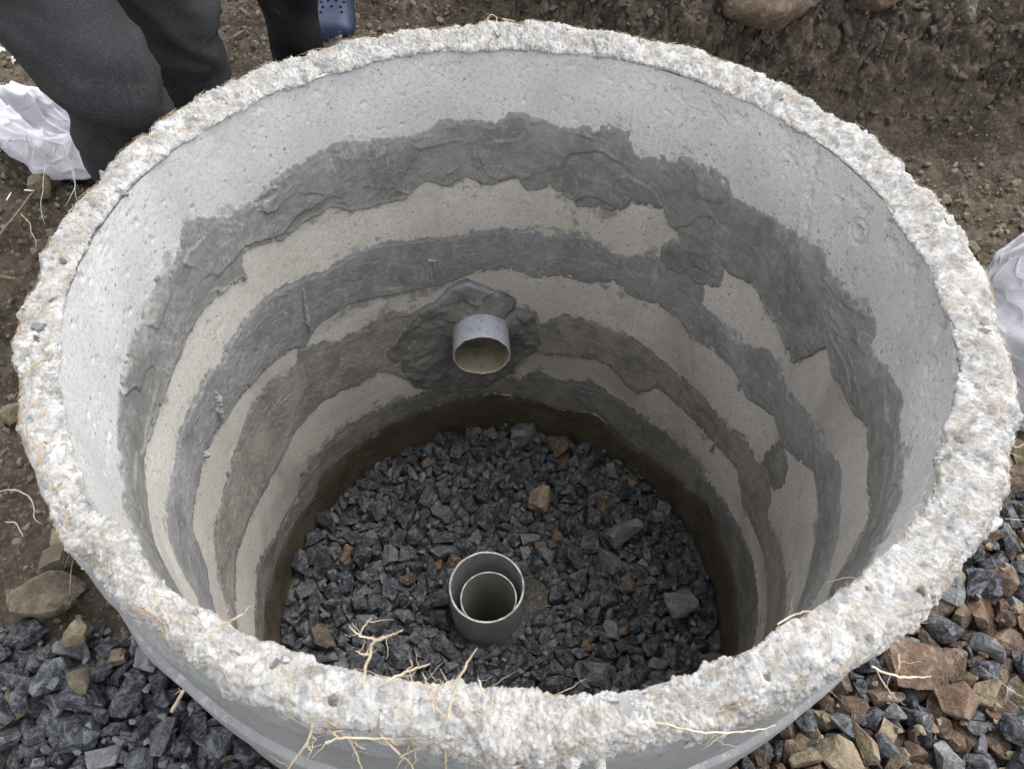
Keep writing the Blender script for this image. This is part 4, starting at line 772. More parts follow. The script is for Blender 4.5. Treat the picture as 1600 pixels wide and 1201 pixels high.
    -208,202,-964,7,-24,42,-8,9,40, 89,422,-956,11,43,7,-23,0,23, 46,44,-950,22,-22,22,-32,25,32, -444,-18,-989,17,-5,-28,38,5,21, 176,74,-967,46,2,13,15,29,32, 110,-15,-955,20,0,11,-44,20,16,
    263,-93,-958,43,-3,25,-4,11,22, 25,238,-971,3,0,-33,-38,25,24, -132,36,-954,42,11,-25,-2,29,23, 155,216,-963,22,-24,28,26,28,23, -266,172,-964,10,46,-2,-18,19,30, -400,148,-969,18,-22,41,-2,24,22,
    -235,-139,-964,17,-17,39,20,35,31, 114,312,-963,48,12,0,-1,0,21, -9,350,-966,9,-12,47,-7,1,25, -109,288,-954,22,-29,-33,8,4,30, -96,-217,-939,33,36,1,-9,17,47, -416,-27,-962,31,-28,-26,5,31,20,
    -57,-158,-951,16,-23,4,-41,31,21, -293,172,-963,33,2,-35,14,26,20, -17,333,-961,21,-28,24,26,17,29, 309,-36,-958,5,37,4,33,18,26, 60,-146,-967,2,5,43,25,31,25, 114,70,-992,24,-40,-3,-18,14,50,
    -242,360,-994,14,-2,-48,-6,20,26, -241,294,-992,19,9,30,-34,17,48, -205,-23,-972,1,-37,23,-25,24,33, 61,-165,-988,45,-14,16,3,29,43, -319,-32,-971,3,-1,-50,6,15,41, -421,-46,-974,22,27,19,31,9,24,
    112,-56,-973,1,36,-10,33,24,31, 33,-133,-977,39,-9,-25,-18,30,29, 209,-77,-978,5,44,-23,-1,24,26, -352,266,-980,20,-31,33,-6,32,32, 220,259,-961,28,-41,2,-2,31,24, 100,400,-984,37,-5,33,7,34,38,
    161,8,-973,44,-12,-11,-17,10,34, -197,74,-959,14,-9,27,39,29,30, 69,-53,-980,30,-20,11,-33,2,47, 324,271,-975,2,15,20,43,9,22, -54,407,-972,5,-22,33,-31,25,26, -180,289,-967,17,-40,24,-3,3,26,
    -368,-66,-960,12,-11,-40,25,20,20, 39,171,-967,44,-12,-20,4,12,27, 308,271,-979,16,26,-37,-15,13,37, -115,-141,-971,44,-6,13,-20,11,50, -238,54,-959,40,4,2,30,26,20, -100,406,-971,0,34,-15,33,35,36,
    -122,172,-957,26,8,-22,-36,33,18, 318,-161,-960,11,-17,-36,-28,18,24, -216,26,-954,15,1,-28,39,17,17, 233,294,-980,30,20,28,-20,22,23, 29,178,-953,3,-19,-38,-26,7,18, 122,-19,-958,34,-29,4,22,1,18,
    250,31,-947,18,-7,15,-44,4,16, -275,241,-972,13,-37,30,7,17,25, 103,339,-961,8,-49,-2,8,24,31, 367,-119,-971,35,15,0,33,12,20, 276,131,-963,3,-20,-31,-33,25,15, 15,223,-963,14,37,20,24,6,19,
    41,-60,-962,3,1,-46,-18,24,16, 119,274,-958,35,23,-16,22,26,21, 284,10,-956,19,-33,14,-30,22,13, 215,174,-947,6,4,-17,47,23,16, 396,-98,-966,22,-43,8,-11,8,27, -390,2,-969,14,-33,-6,-34,14,30,
    18,422,-970,30,-32,9,23,22,23, 184,396,-960,6,-9,5,48,28,20, -83,340,-968,25,-6,20,-38,11,30, 162,395,-953,34,2,23,28,25,20, 144,-178,-960,17,-30,-36,7,12,15, 250,-39,-956,0,18,-44,-14,16,15,
    -17,249,-956,30,11,8,-37,17,23, -131,110,-972,10,-10,1,-48,20,28, -36,229,-951,1,4,44,-24,20,27, 223,-184,-950,31,-25,-27,14,12,24, -294,-29,-964,31,8,-26,-28,18,21, 24,370,-944,41,-3,-21,-20,32,23,
    -175,47,-940,26,11,41,-7,6,18, 4,293,-946,28,-18,-27,26,18,16, 280,296,-953,2,30,-32,-24,29,18, -224,319,-958,15,41,-17,-18,33,20, 205,322,-958,39,21,-21,-11,2,21, 352,5,-995,3,-20,25,39,33,32,
    -120,395,-989,41,-6,-4,-28,5,47, -17,260,-981,26,35,-1,-24,12,39, 243,371,-989,22,-37,24,7,5,38, -302,65,-991,6,-6,-44,22,31,50, -391,-102,-960,28,5,-41,-5,4,20, -260,102,-968,27,2,-41,-7,16,26,
    251,262,-984,38,-14,-25,16,14,37, 387,26,-975,47,-2,-2,17,1,34, -336,-58,-972,31,-6,-29,-25,26,26, 343,86,-989,3,44,21,8,3,44, -182,-92,-978,16,-1,-11,-46,21,36, 279,-152,-977,11,14,-40,-24,1,28,
    284,348,-990,34,-35,8,-7,6,32, 5,143,-973,8,-19,-24,-39,33,20, -421,35,-987,0,7,-13,48,35,38, -188,232,-970,16,-44,11,-14,8,32, 94,159,-968,42,-17,22,1,3,17, -356,88,-976,36,-3,18,-30,6,26,
    -297,-67,-976,44,6,20,11,16,21, 231,69,-971,26,-36,22,-6,19,18, 24,205,-974,1,16,47,6,27,29, -53,439,-974,6,46,-17,-6,28,27, 253,216,-966,43,2,18,-19,29,20, -47,307,-980,20,-11,-20,-39,10,41,
    390,152,-970,48,-4,-3,13,18,24, 103,-180,-956,38,-15,-28,-9,30,21, -277,-79,-969,31,22,-30,-13,31,30, -109,149,-962,6,47,3,14,0,30, -379,137,-976,26,-16,-10,38,1,33, -10,-125,-974,27,12,40,4,13,23,
    -98,-91,-967,18,20,-26,33,7,30, -139,302,-971,14,-2,43,22,21,29, -325,207,-957,19,-2,-13,-44,26,22, -14,142,-967,19,-27,-37,5,28,23, -381,-129,-960,14,-13,-15,44,33,14, 414,157,-981,3,32,34,17,10,35,
    61,-1,-983,37,16,-30,-2,14,34, 146,412,-971,41,17,-7,-22,0,35, 228,-43,-955,23,28,31,-13,10,38, -143,-52,-977,37,8,25,21,13,26, 77,317,-966,10,25,-13,-40,26,20, 206,-12,-954,13,26,-23,33,8,20,
    422,-5,-971,28,-19,-24,27,9,17, 93,-109,-974,2,9,-28,-41,33,28, 175,-153,-961,1,-46,19,2,10,35, -122,-177,-961,26,27,20,26,9,28, 98,-28,-971,36,-26,-21,-9,23,30, -113,-131,-953,37,-24,11,-21,2,22,
    65,53,-980,0,-47,9,13,31,21, 353,-55,-961,33,15,31,13,25,19, -327,170,-970,4,4,12,48,3,30, 10,355,-955,33,7,22,30,27,22, 216,325,-962,26,-10,35,-22,9,21, 97,381,-965,4,5,-48,-10,25,18,
    172,-184,-954,20,-41,-16,11,4,21, -395,136,-974,42,17,9,20,3,14, -79,392,-970,16,-11,2,46,0,22, -67,168,-958,31,-6,37,-13,19,21, 179,331,-950,28,-6,-39,13,12,14, -63,422,-971,6,-34,-31,-20,14,18,
    -379,152,-956,24,19,-13,38,18,14, -201,20,-957,39,-31,7,-4,23,19, 21,192,-961,37,-1,2,34,29,17, 436,-60,-998,39,15,-15,-22,25,26, 182,-116,-982,28,24,-26,-21,16,26, -325,24,-991,7,13,-46,-11,23,50,
    -294,285,-991,15,5,-39,-28,32,36, 358,122,-999,15,10,2,-46,28,30, -174,296,-991,0,41,30,1,27,40, -137,97,-991,30,-4,-5,40,26,30, 226,-101,-990,22,43,4,-14,35,42, -418,146,-989,22,-33,-11,28,14,32,
    -226,67,-977,19,-40,-17,17,7,35, 72,359,-974,17,46,-8,-3,18,42, 261,85,-990,19,-30,3,-35,5,42, -121,342,-979,9,11,47,-9,8,27, 253,4,-980,2,41,-24,-16,7,30, -87,144,-974,43,20,6,-14,34,30,
    -59,282,-978,3,43,-15,20,22,34, -287,83,-978,34,-2,-33,-15,10,31, 124,-90,-979,6,-3,11,-48,28,34, 179,31,-984,20,-44,13,6,9,28, 57,380,-968,13,26,-39,-11,17,29, 216,145,-980,2,-36,-28,20,12,28,
    -166,-149,-979,22,-36,-25,10,14,22, 167,260,-980,38,-19,18,20,12,22, -2,401,-968,16,25,-39,-8,34,33, 163,160,-974,1,48,-11,4,0,29, 91,-152,-971,37,4,-28,19,21,42, 175,101,-966,7,-47,-16,-5,2,31,
    -143,389,-973,24,16,-14,-38,9,30, -256,229,-973,17,-23,13,39,3,30, 269,126,-979,28,6,-24,-33,18,35, -378,18,-966,39,-19,16,-19,33,18, 417,-57,-975,26,33,24,-11,31,30, -159,-58,-979,13,-40,26,-8,12,24,
    -28,180,-978,32,-7,29,24,4,24, -186,2,-972,33,-20,-31,2,14,28, 132,278,-961,9,-17,-43,-17,10,14, 133,204,-962,29,-32,24,-6,11,21, -170,77,-963,24,-37,-5,-22,15,32, -90,-134,-956,28,11,-12,38,28,20,
    -282,40,-959,45,-11,1,-19,2,27, -308,175,-971,28,-22,-6,-35,23,23, -4,-98,-969,6,-45,-19,-6,9,21, 240,310,-965,32,-12,-9,35,13,16, 338,60,-959,36,-28,-21,1,25,19, 101,89,-976,11,-28,34,-22,15,27,
    112,-6,-970,24,15,-25,33,26,29, 205,343,-979,8,26,-42,6,12,31, 291,-30,-963,24,11,17,-39,35,27, -293,-149,-956,43,-13,-12,17,35,17, -239,88,-963,38,-6,-21,-24,5,31, -127,-73,-963,9,46,-6,17,12,24,
    -270,224,-960,6,36,-2,-34,3,27, 352,38,-970,48,-8,4,-11,3,20, 160,331,-963,15,40,-26,0,30,21, 386,-15,-965,7,-12,-47,9,17,13, -190,31,-959,34,20,-14,27,31,24, -13,-120,-956,45,-2,10,19,20,13,
    174,369,-961,32,5,31,22,30,22, 58,315,-961,14,-42,17,15,0,19, 240,-177,-949,22,-43,8,-10,13,22, -77,380,-964,24,40,15,11,14,13, 409,40,-997,0,-49,-8,-6,33,34, -430,-52,-998,25,2,7,-43,12,32,
    122,-24,-990,1,33,-37,6,35,48, 195,-77,-998,3,-2,-50,4,0,36, -8,-128,-996,2,31,-22,32,8,27, -265,352,-996,13,-6,-39,28,18,24, 78,278,-992,30,39,-4,6,35,50, -295,249,-987,3,-4,-48,-12,1,37,
    74,40,-992,38,-24,13,-16,30,22, 142,189,-995,5,-31,38,-8,20,46, 110,314,-988,47,-17,3,-6,26,48, 206,124,-988,6,-48,-11,-4,31,39, 431,95,-998,37,-13,4,-30,35,28, -361,48,-989,23,-6,19,39,21,31,
    293,-68,-981,4,9,-21,-44,19,26, 180,-84,-988,39,25,-10,-17,33,22, 348,-56,-979,6,-6,-24,-43,12,18, 59,-108,-995,7,28,41,2,1,39, 89,-76,-978,9,45,-6,18,20,29, -342,11,-965,17,21,-41,11,20,22,
    -348,144,-978,43,6,0,26,9,33, 80,433,-984,40,1,-23,19,18,32, 188,287,-987,8,3,49,0,13,36, -214,298,-969,9,-49,1,-3,17,25, -69,-129,-975,4,-49,9,-4,34,25, 297,-138,-987,37,29,8,-16,9,22,
    2,359,-980,35,-30,-5,19,26,31, -305,-147,-970,10,-42,21,14,11,34, 311,66,-989,20,-11,-28,34,22,24, 29,-133,-957,20,37,-1,26,28,18, 274,331,-982,33,24,-26,-9,1,28, -146,129,-970,44,-22,-3,5,26,28,
    322,-32,-972,4,-25,33,28,28,28, 46,227,-971,18,46,5,1,5,20, -299,199,-971,50,7,-3,1,11,35, 138,-71,-960,25,16,-20,-35,17,21, 315,14,-976,27,-40,10,-8,21,18, 360,207,-977,27,0,42,2,13,24,
    -159,-72,-966,30,-7,7,-39,2,24, 214,388,-979,18,9,-45,-7,22,25, -169,266,-966,6,40,-30,2,5,30, 359,-101,-967,43,-9,7,24,23,29, 86,383,-968,7,-36,25,23,29,18, 397,-131,-976,48,-1,14,-3,2,28,
    24,66,-959,7,-37,27,20,4,40, -144,-78,-966,22,-33,15,-27,5,21, 345,70,-970,15,36,0,-31,3,25, 350,-28,-960,7,12,-48,3,28,24, -200,46,-964,4,5,-23,-44,33,33, 21,442,-979,14,-37,8,-29,34,24,
    58,259,-967,17,-43,3,-18,13,25, -274,340,-981,15,23,40,13,11,28, 399,-50,-976,16,6,-19,-43,33,23, -58,388,-979,24,-26,35,-2,24,22, -289,-128,-953,11,-42,-22,-12,3,28, 145,147,-970,17,-21,30,30,21,23,
    203,310,-972,6,14,46,10,32,20, 101,364,-960,33,8,14,34,34,19, -1,287,-963,43,15,2,-21,10,28, -261,212,-949,22,31,-28,-17,31,16, 53,3,-957,24,32,-25,16,15,15, 327,153,-963,34,26,-21,-15,10,23,
    133,-123,-995,38,0,17,28,0,50, 388,63,-996,5,31,-31,-24,9,21, -244,178,-985,25,43,-3,0,22,48, -318,307,-990,29,13,29,-26,27,37, -366,0,-992,6,-49,0,-7,1,50, -314,-48,-992,4,-49,-6,-5,16,32,
    -28,221,-994,24,7,-26,-35,25,48, -25,282,-994,5,11,-43,23,12,33, 352,-133,-995,7,-4,-34,36,16,26, 3,194,-984,44,12,-20,0,18,28, -166,59,-980,2,45,17,-15,0,40, 46,59,-991,9,-12,27,39,14,42,
    314,-97,-1001,28,-9,-18,37,22,22, -32,-108,-994,24,-6,42,-11,19,44, -111,-67,-991,14,-8,44,16,26,40, -20,191,-1001,3,32,38,2,0,27, 372,-52,-996,10,42,25,-6,7,33, 93,-85,-996,23,-4,40,-19,19,42,
    135,217,-991,3,-3,35,-35,1,34, -239,102,-991,1,0,50,-3,10,48, -215,368,-998,31,-8,-20,33,19,39, 40,384,-994,8,-12,46,14,11,50, 9,437,-995,6,4,32,38,17,34, 244,122,-993,38,30,-7,-11,17,44,
    134,20,-998,13,-46,-13,8,22,20, 347,160,-998,3,-47,13,-9,3,28, -359,-60,-972,7,9,-14,46,7,19, -43,168,-994,43,4,4,-25,12,35, -103,-172,-980,1,-29,34,-22,16,29, 163,61,-988,40,11,24,15,23,50,
    -61,252,-990,6,44,2,-23,14,22, 55,163,-974,19,-34,30,10,14,28, 58,-42,-1001,11,-4,-13,47,28,23, -441,-33,-998,4,-23,-23,38,2,22, -306,-124,-971,13,0,-41,-26,22,25, -199,120,-991,6,30,31,24,11,34,
    23,261,-985,15,-17,-38,23,12,29, 237,56,-990,23,34,-28,-6,16,33, -324,-79,-980,29,-28,12,-27,33,29, 270,-60,-992,0,24,43,11,34,34, 221,-126,-977,32,30,-13,-21,8,25, -392,-22,-983,35,-12,-33,4,11,33,
    -196,274,-973,38,12,-15,26,30,30, 295,-88,-992,17,-4,-13,45,14,27, 19,148,-988,12,29,39,5,23,25, -193,304,-976,1,50,-2,5,5,32, 372,-102,-987,27,-8,-12,-39,19,50, -36,-128,-985,31,6,-5,38,10,33,
    -232,-96,-964,44,1,-5,-23,11,40, -407,4,-986,47,-15,7,-6,28,28, 48,-180,-991,0,-18,-39,26,31,38, 98,293,-972,33,27,-18,-20,35,23, 351,35,-986,24,-6,17,40,10,24, -118,136,-976,4,8,38,-31,18,26,
    147,330,-978,43,25,0,6,28,19, 329,167,-978,13,-30,38,-5,25,19, -328,97,-979,30,3,-9,-39,6,32, 234,261,-969,25,-13,37,-18,28,24, -216,139,-972,26,-2,11,-41,2,21, -74,235,-984,30,8,13,37,3,40,
    -38,-181,-979,5,31,28,26,6,44, -332,-107,-976,2,36,-29,19,16,28, -147,364,-992,0,0,35,35,22,32, -217,-183,-946,22,2,-44,4,23,15, -98,311,-988,46,6,-9,-15,5,50, 54,200,-981,43,9,-12,-20,10,36,
    -58,195,-986,6,-10,40,-28,5,34, -414,161,-977,3,35,16,-32,10,25, -370,155,-977,10,-17,-34,-31,32,29, 67,224,-987,41,-14,22,11,24,33, -27,195,-979,19,-19,30,30,1,26, 73,211,-977,14,19,-21,39,15,21,
    9,303,-955,1,9,-30,39,21,26, 59,-132,-983,7,19,25,38,19,24, -133,325,-975,15,-11,46,3,25,26, 250,333,-988,35,11,27,-22,7,33, 106,250,-976,23,-27,-35,-1,10,20, 186,184,-975,3,5,-20,45,15,34,
    242,-22,-982,13,35,-33,-2,2,22, -265,-144,-970,19,-35,21,22,32,30, 65,-203,-953,27,22,-29,22,14,21, 40,420,-973,30,-5,28,-29,2,30, 158,135,-959,3,48,-9,-11,16,24, 52,137,-975,48,4,13,4,17,20,
    87,227,-965,26,-12,-40,10,29,21, -223,-179,-960,5,-33,33,18,34,22, 38,142,-979,19,41,-20,-6,11,17, -42,357,-982,46,12,-11,-9,3,28, -440,94,-956,44,0,-16,18,27,24, 428,-116,-971,40,-20,-17,-15,26,36,
    212,248,-970,26,19,-26,28,32,19, -353,-72,-963,13,22,5,43,5,22, -223,44,-970,24,11,15,39,11,24, 20,290,-975,42,18,2,-20,18,20, -204,387,-976,2,39,27,-16,19,36, 253,264,-961,26,23,31,-19,1,15,
    112,271,-969,47,17,3,-3,13,22, 187,381,-981,40,16,20,-17,7,14, 215,0,-955,16,44,-14,-12,8,20, -259,-162,-966,25,-7,31,30,2,21, -76,286,-970,7,-40,-19,22,27,13, -274,-19,-971,17,-39,26,-5,27,25,
    241,-96,-959,6,34,-28,23,8,16, 159,-25,-999,2,49,7,-7,6,36, 327,21,-996,8,11,-15,-46,7,33, 337,-50,-996,9,-29,-37,14,8,34, 9,249,-999,22,32,-31,6,16,22, 236,16,-998,6,-35,-35,4,20,39,
    -208,238,-994,33,-1,23,30,35,33, 42,-135,-999,42,-9,-9,-24,15,29, -271,17,-991,2,2,-40,30,18,39, 262,34,-993,13,14,-20,41,30,23, -94,118,-1000,37,4,-4,-33,32,25, 328,303,-999,43,1,-13,-22,15,25,
    -332,150,-993,27,-30,-28,11,18,30, -125,168,-990,11,20,-19,-40,0,45, -352,-80,-994,9,-49,-3,-6,3,40, 421,-123,-996,5,11,48,-6,4,30, -175,-166,-992,30,-17,7,-36,17,36, 179,44,-1001,16,28,-37,-10,27,24,
    -271,318,-1001,13,-10,-22,42,2,32, -225,-8,-1000,18,-43,17,7,4,28, -159,-189,-1001,3,-38,31,6,6,30, 143,98,-997,25,41,-11,-6,17,26, 209,273,-996,41,-17,-18,13,15,37, -355,171,-994,46,19,8,-1,11,42,
    -314,-74,-998,4,42,16,22,16,26, -139,42,-993,7,-47,-14,-7,21,29, 193,71,-994,1,-34,2,36,22,20, -376,203,-1001,30,4,-3,-40,10,26, -395,-98,-996,3,-34,-35,11,15,37, 154,381,-998,39,-14,-13,25,22,30,
    -284,-73,-990,19,19,-42,4,28,42, 301,-56,-997,7,-18,44,-15,8,31, -404,-58,-988,30,38,11,-9,14,32, -136,-22,-988,17,-37,-29,-1,1,38, -282,104,-1003,6,-31,39,-1,5,21, 219,-41,-994,31,-8,1,-38,8,34,
    401,202,-995,25,-14,-24,33,9,22, -422,58,-994,41,-29,0,-2,11,34, 390,124,-1000,13,-11,-38,28,17,36, -308,95,-1000,48,-11,-5,2,6,28, 39,134,-996,14,-42,-22,9,8,35, 36,-98,-1000,48,10,9,-8,0,28,
    -15,138,-995,25,12,9,-41,3,43, -194,48,-996,7,-26,12,41,4,29, 250,153,-1001,21,0,0,45,15,20, -315,-20,-993,43,8,-1,24,21,34, -172,159,-993,4,41,-15,25,23,32, 149,244,-997,13,-6,7,-47,17,21,
    -139,123,-990,11,44,-19,-8,13,27, 285,80,-998,3,41,-29,-1,18,26, 253,-10,-1001,6,50,4,2,20,27, 118,105,-999,15,-13,-30,35,35,28, -25,-152,-996,23,38,20,11,3,34, 102,-185,-984,2,44,-23,3,7,46,
    -181,197,-989,29,17,-5,-37,8,36, -155,341,-996,39,-31,-7,0,10,34, 39,431,-996,11,32,-33,-17,15,33, 55,112,-989,35,3,22,-28,16,30, -395,138,-999,41,24,0,-14,26,20, 30,228,-986,3,5,36,34,32,30,
    112,186,-996,21,-7,11,-43,33,23, -58,-106,-994,4,37,-21,26,21,30, -207,-44,-996,2,50,-4,5,5,39, 283,-42,-987,30,-33,12,20,6,36, 171,310,-1002,2,-37,34,-4,28,21, 327,-84,-1001,31,35,-17,-5,35,18,
    -441,80,-986,19,-33,33,-1,15,26, -187,257,-994,11,19,-43,12,30,32, -289,-17,-979,4,-2,-49,-6,31,30, 362,173,-999,46,19,0,7,5,27, -299,116,-987,5,-7,23,43,9,46, -108,214,-990,8,-15,23,41,11,43,
    -423,96,-998,4,21,-34,30,14,31, -242,20,-979,20,-22,-41,1,16,30, 148,339,-994,44,-12,-5,-20,26,33, 256,207,-991,47,4,-14,9,27,26, -198,-17,-1000,41,-26,6,-11,35,23, 288,-118,-993,46,15,1,12,5,47,
    -153,206,-992,27,-1,41,-11,16,29, -185,-42,-983,12,-4,-47,-9,33,19, -110,19,-980,43,-2,2,26,12,23, 119,131,-986,9,8,10,47,14,16, -42,400,-999,24,35,-13,22,21,24, 125,-140,-969,4,-49,4,-7,30,35,
    -266,115,-982,3,-17,-46,7,32,17, -77,421,-988,24,-30,24,-20,1,39, 189,-36,-985,8,32,-37,8,26,46, 380,136,-982,47,1,-17,4,31,34, -290,180,-979,17,-35,-30,-12,33,21, 242,-54,-984,25,11,31,28,3,46,
    98,114,-988,23,-3,0,44,6,26, 196,58,-987,38,-11,-18,-25,14,20, -345,71,-986,24,11,36,22,17,35, -160,-88,-997,44,-20,8,9,18,26, -274,192,-974,24,-17,16,-38,30,23, 264,-133,-979,19,-46,-6,0,32,29,
    256,-57,-966,25,7,-42,7,33,14, -167,-36,-980,30,-19,-33,-13,3,18, -164,241,-976,11,11,20,43,12,39, -45,137,-983,44,-7,21,-10,35,23, 276,24,-988,4,24,-41,15,23,19, -245,138,-979,7,-34,-34,13,27,38,
    -403,-81,-973,11,-46,-4,16,28,22, 309,111,-991,31,35,5,-19,16,34, -296,-83,-965,5,1,-31,-39,16,18, -67,204,-988,15,26,17,-36,17,31, -127,230,-977,16,20,41,-9,21,24, 257,225,-980,15,-47,-4,2,33,21,
    281,278,-997,20,-25,35,16,24,24, -305,7,-962,17,-36,-25,17,30,23, -257,323,-986,13,17,-44,8,14,23, 247,27,-980,11,31,37,7,16,20, 408,-73,-985,16,-30,36,-7,30,23, -173,329,-978,25,17,-40,0,26,25,
    -341,-79,-974,6,37,32,-3,17,21, -258,-72,-970,4,-21,-38,24,25,22, 134,270,-979,4,-37,-28,-18,4,31, 5,390,-996,43,-3,-6,25,7,19, 163,-78,-978,11,-46,-15,2,13,31, -360,-97,-982,28,37,7,16,16,28,
    86,206,-972,19,17,-43,2,17,24, 323,142,-979,10,8,17,45,24,27, 280,239,-989,17,20,-7,-42,1,26, -279,221,-984,7,-46,-12,11,20,36, -249,86,-981,2,48,14,-3,21,16, 72,-26,-996,14,0,37,31,22,32,
    97,426,-995,12,15,-43,15,26,30, -268,-158,-992,37,-3,17,30,6,30, -230,105,-970,11,12,10,-46,8,20, 244,180,-973,1,35,24,-26,23,28, 213,-42,-974,4,24,44,3,35,20, 395,-52,-989,19,38,-2,-26,4,24,
    160,-89,-969,1,-46,19,6,21,18, 266,58,-975,16,41,-18,15,28,20, 316,251,-993,13,-47,4,9,6,31, 248,155,-978,17,33,-17,-29,7,30, 133,-62,-977,48,-4,13,-1,8,22, -303,229,-969,22,14,4,42,15,24,
    172,92,-982,17,4,32,34,32,22, -223,343,-984,25,-10,18,38,33,28, -68,169,-972,38,-30,10,-3,14,17, -48,236,-975,35,16,16,28,31,44, -73,396,-984,15,-45,16,2,0,25, -372,30,-983,6,-2,1,50,2,30,
    -321,129,-972,17,0,12,46,27,28, -135,-64,-993,28,-8,28,30,31,26, -26,238,-974,35,27,23,3,20,25, 289,98,-988,16,30,-35,10,24,28, 175,209,-974,28,31,6,26,32,32, 171,406,-984,4,-20,15,-43,12,21,
    384,106,-996,8,4,37,-32,17,19, 189,259,-985,19,13,27,35,34,25, 377,-11,-984,6,25,21,-37,6,25, 222,361,-993,11,-26,-32,-26,10,26, -384,92,-975,24,43,4,9,26,23, -395,-103,-976,19,28,-24,-28,10,20,
    185,-12,-970,27,-18,-14,-35,14,20, 219,-65,-968,18,-35,-19,24,22,23, -31,133,-974,35,-18,5,-30,29,24, -65,-195,-972,19,-40,-11,-20,34,19, 395,-73,-975,33,35,-12,2,19,24, 40,263,-985,29,-32,25,2,5,18,
    -60,338,-980,17,-46,-3,6,9,34, 71,243,-966,6,-13,41,25,18,18, 328,0,-984,24,3,40,18,19,32, -165,195,-970,25,-13,-32,25,35,23, 218,396,-972,9,-4,-44,21,31,13, -197,355,-982,37,12,-18,25,12,23,
    -36,-191,-964,28,32,-9,-24,28,17, -310,-99,-971,12,-43,16,16,4,24, 48,124,-965,39,-28,14,3,22,21, 291,120,-982,18,-28,38,-2,27,18, -227,125,-963,9,-3,-48,9,7,18, 33,371,-967,8,-28,40,6,19,29,
    51,-31,-980,21,-27,-22,29,6,27, 151,250,-979,44,17,14,-9,17,28, 415,53,-969,5,4,-27,-42,11,23, 180,16,-970,23,39,-20,8,20,19, 21,175,-974,1,25,-29,-32,30,21, 169,-176,-972,17,41,22,-6,0,28,
    416,136,-984,42,-24,-7,-8,12,16, 412,-41,-983,18,26,19,-35,20,22, -283,-159,-957,21,-30,31,15,27,27, 339,48,-981,31,-37,-10,-7,14,20, -314,129,-956,5,-37,-25,-22,22,17, 287,25,-980,45,4,-20,-6,7,18,
    44,360,-967,1,26,-33,-28,10,20, 180,317,-964,47,-9,-9,-9,14,19, -109,276,-980,20,32,32,4,30,23, -282,160,-958,3,-3,-18,46,2,13, 364,-143,-972,13,41,22,-15,11,27, -224,285,-965,7,-39,-6,30,13,20,
    252,-178,-973,31,-9,37,-10,19,26, -146,-188,-977,27,36,2,22,30,16, 379,-63,-971,11,24,-36,22,9,24, -367,250,-995,26,8,-42,-6,28,26, -312,113,-958,15,-37,-30,4,6,25, -142,247,-963,47,2,13,-12,8,22,
    -243,228,-962,42,-1,23,-16,2,17, 176,-34,-966,11,17,44,9,14,14, -180,362,-970,26,8,-31,28,31,13, -86,321,-997,45,1,-21,2,1,24, -99,171,-995,37,-15,-30,4,5,32, 291,47,-995,5,-28,-40,-11,11,41,
    368,100,-999,37,-6,-5,-33,15,25, 200,-108,-999,50,-4,6,-2,23,23, 23,-398,-995,9,33,30,22,26,37, -406,-146,-997,4,42,27,-5,6,50, -60,75,-993,40,20,0,22,9,35, -55,-392,-990,24,24,26,26,12,50,
    -127,70,-996,46,-6,4,17,16,31, 14,-169,-1001,11,20,-44,-9,21,23, -72,-312,-991,24,-17,-41,-2,23,35, 438,76,-1002,10,1,-39,-30,35,17, 69,-271,-997,9,-31,-38,-1,3,30, -93,79,-998,41,-11,-2,26,5,41,
    345,-79,-992,37,6,10,-32,7,31, 82,-220,-986,23,7,17,40,14,35, 211,-136,-991,9,12,12,46,20,50, -31,95,-1000,13,37,-30,-3,21,26, -23,420,-1003,22,-12,15,-40,22,13, 123,279,-999,28,1,15,-39,29,26,
    11,-244,-993,28,-24,-22,25,35,50, 326,-244,-988,6,30,30,-26,6,41, -262,-295,-993,30,32,8,23,24,41, -68,366,-995,16,44,0,17,29,25, -91,-197,-994,28,13,-13,-37,30,41, 170,253,-995,13,47,-7,-7,32,28,
    43,-58,-993,35,10,34,0,8,19, -202,83,-999,8,-40,-28,9,9,31, -218,-270,-998,33,6,14,34,11,26, -202,-209,-994,3,-12,-10,-47,13,33, -124,-189,-997,19,4,-33,-32,24,29, 192,362,-998,37,-9,4,-31,27,26,
    -244,224,-998,40,24,0,-17,33,33, -196,323,-998,3,46,-19,-1,0,39, 367,-169,-998,40,-6,-8,28,3,31, -240,-361,-994,25,14,20,36,10,35, -166,-23,-994,9,48,11,-4,16,21, -212,149,-995,43,-14,17,-13,18,31,
    -95,-388,-993,42,-19,17,-9,19,36, 81,242,-995,43,20,-15,-6,24,30, 109,-346,-995,46,9,4,18,26,28, -153,-393,-994,48,12,-4,-8,27,34, 342,202,-996,0,6,50,1,29,28, 17,283,-998,50,4,4,1,32,30,
    38,-242,-986,9,45,19,-8,35,28, -186,-410,-999,2,6,24,44,5,21, -280,268,-996,31,-26,-29,-3,8,28, -178,6,-994,45,10,7,17,9,50, 286,-290,-995,8,-7,48,-10,12,36, -300,-108,-994,28,-7,-30,28,14,34,
    -351,108,-995,35,16,-3,32,18,40, -269,-210,-989,9,-4,-5,49,23,50, -45,-300,-996,21,6,43,11,26,25, 193,-239,-1000,17,9,-12,-44,30,30, -93,-312,-1000,6,-17,-47,-2,33,24, -102,-356,-997,2,35,-35,-3,0,44,
    166,-104,-996,27,19,7,-37,3,30, 231,-20,-996,11,29,0,-39,4,29, -80,174,-999,5,8,-14,47,6,25, -90,51,-995,30,24,31,-4,13,26, 294,-174,-998,14,13,-38,26,14,26, 95,-319,-994,19,41,-19,12,16,38,
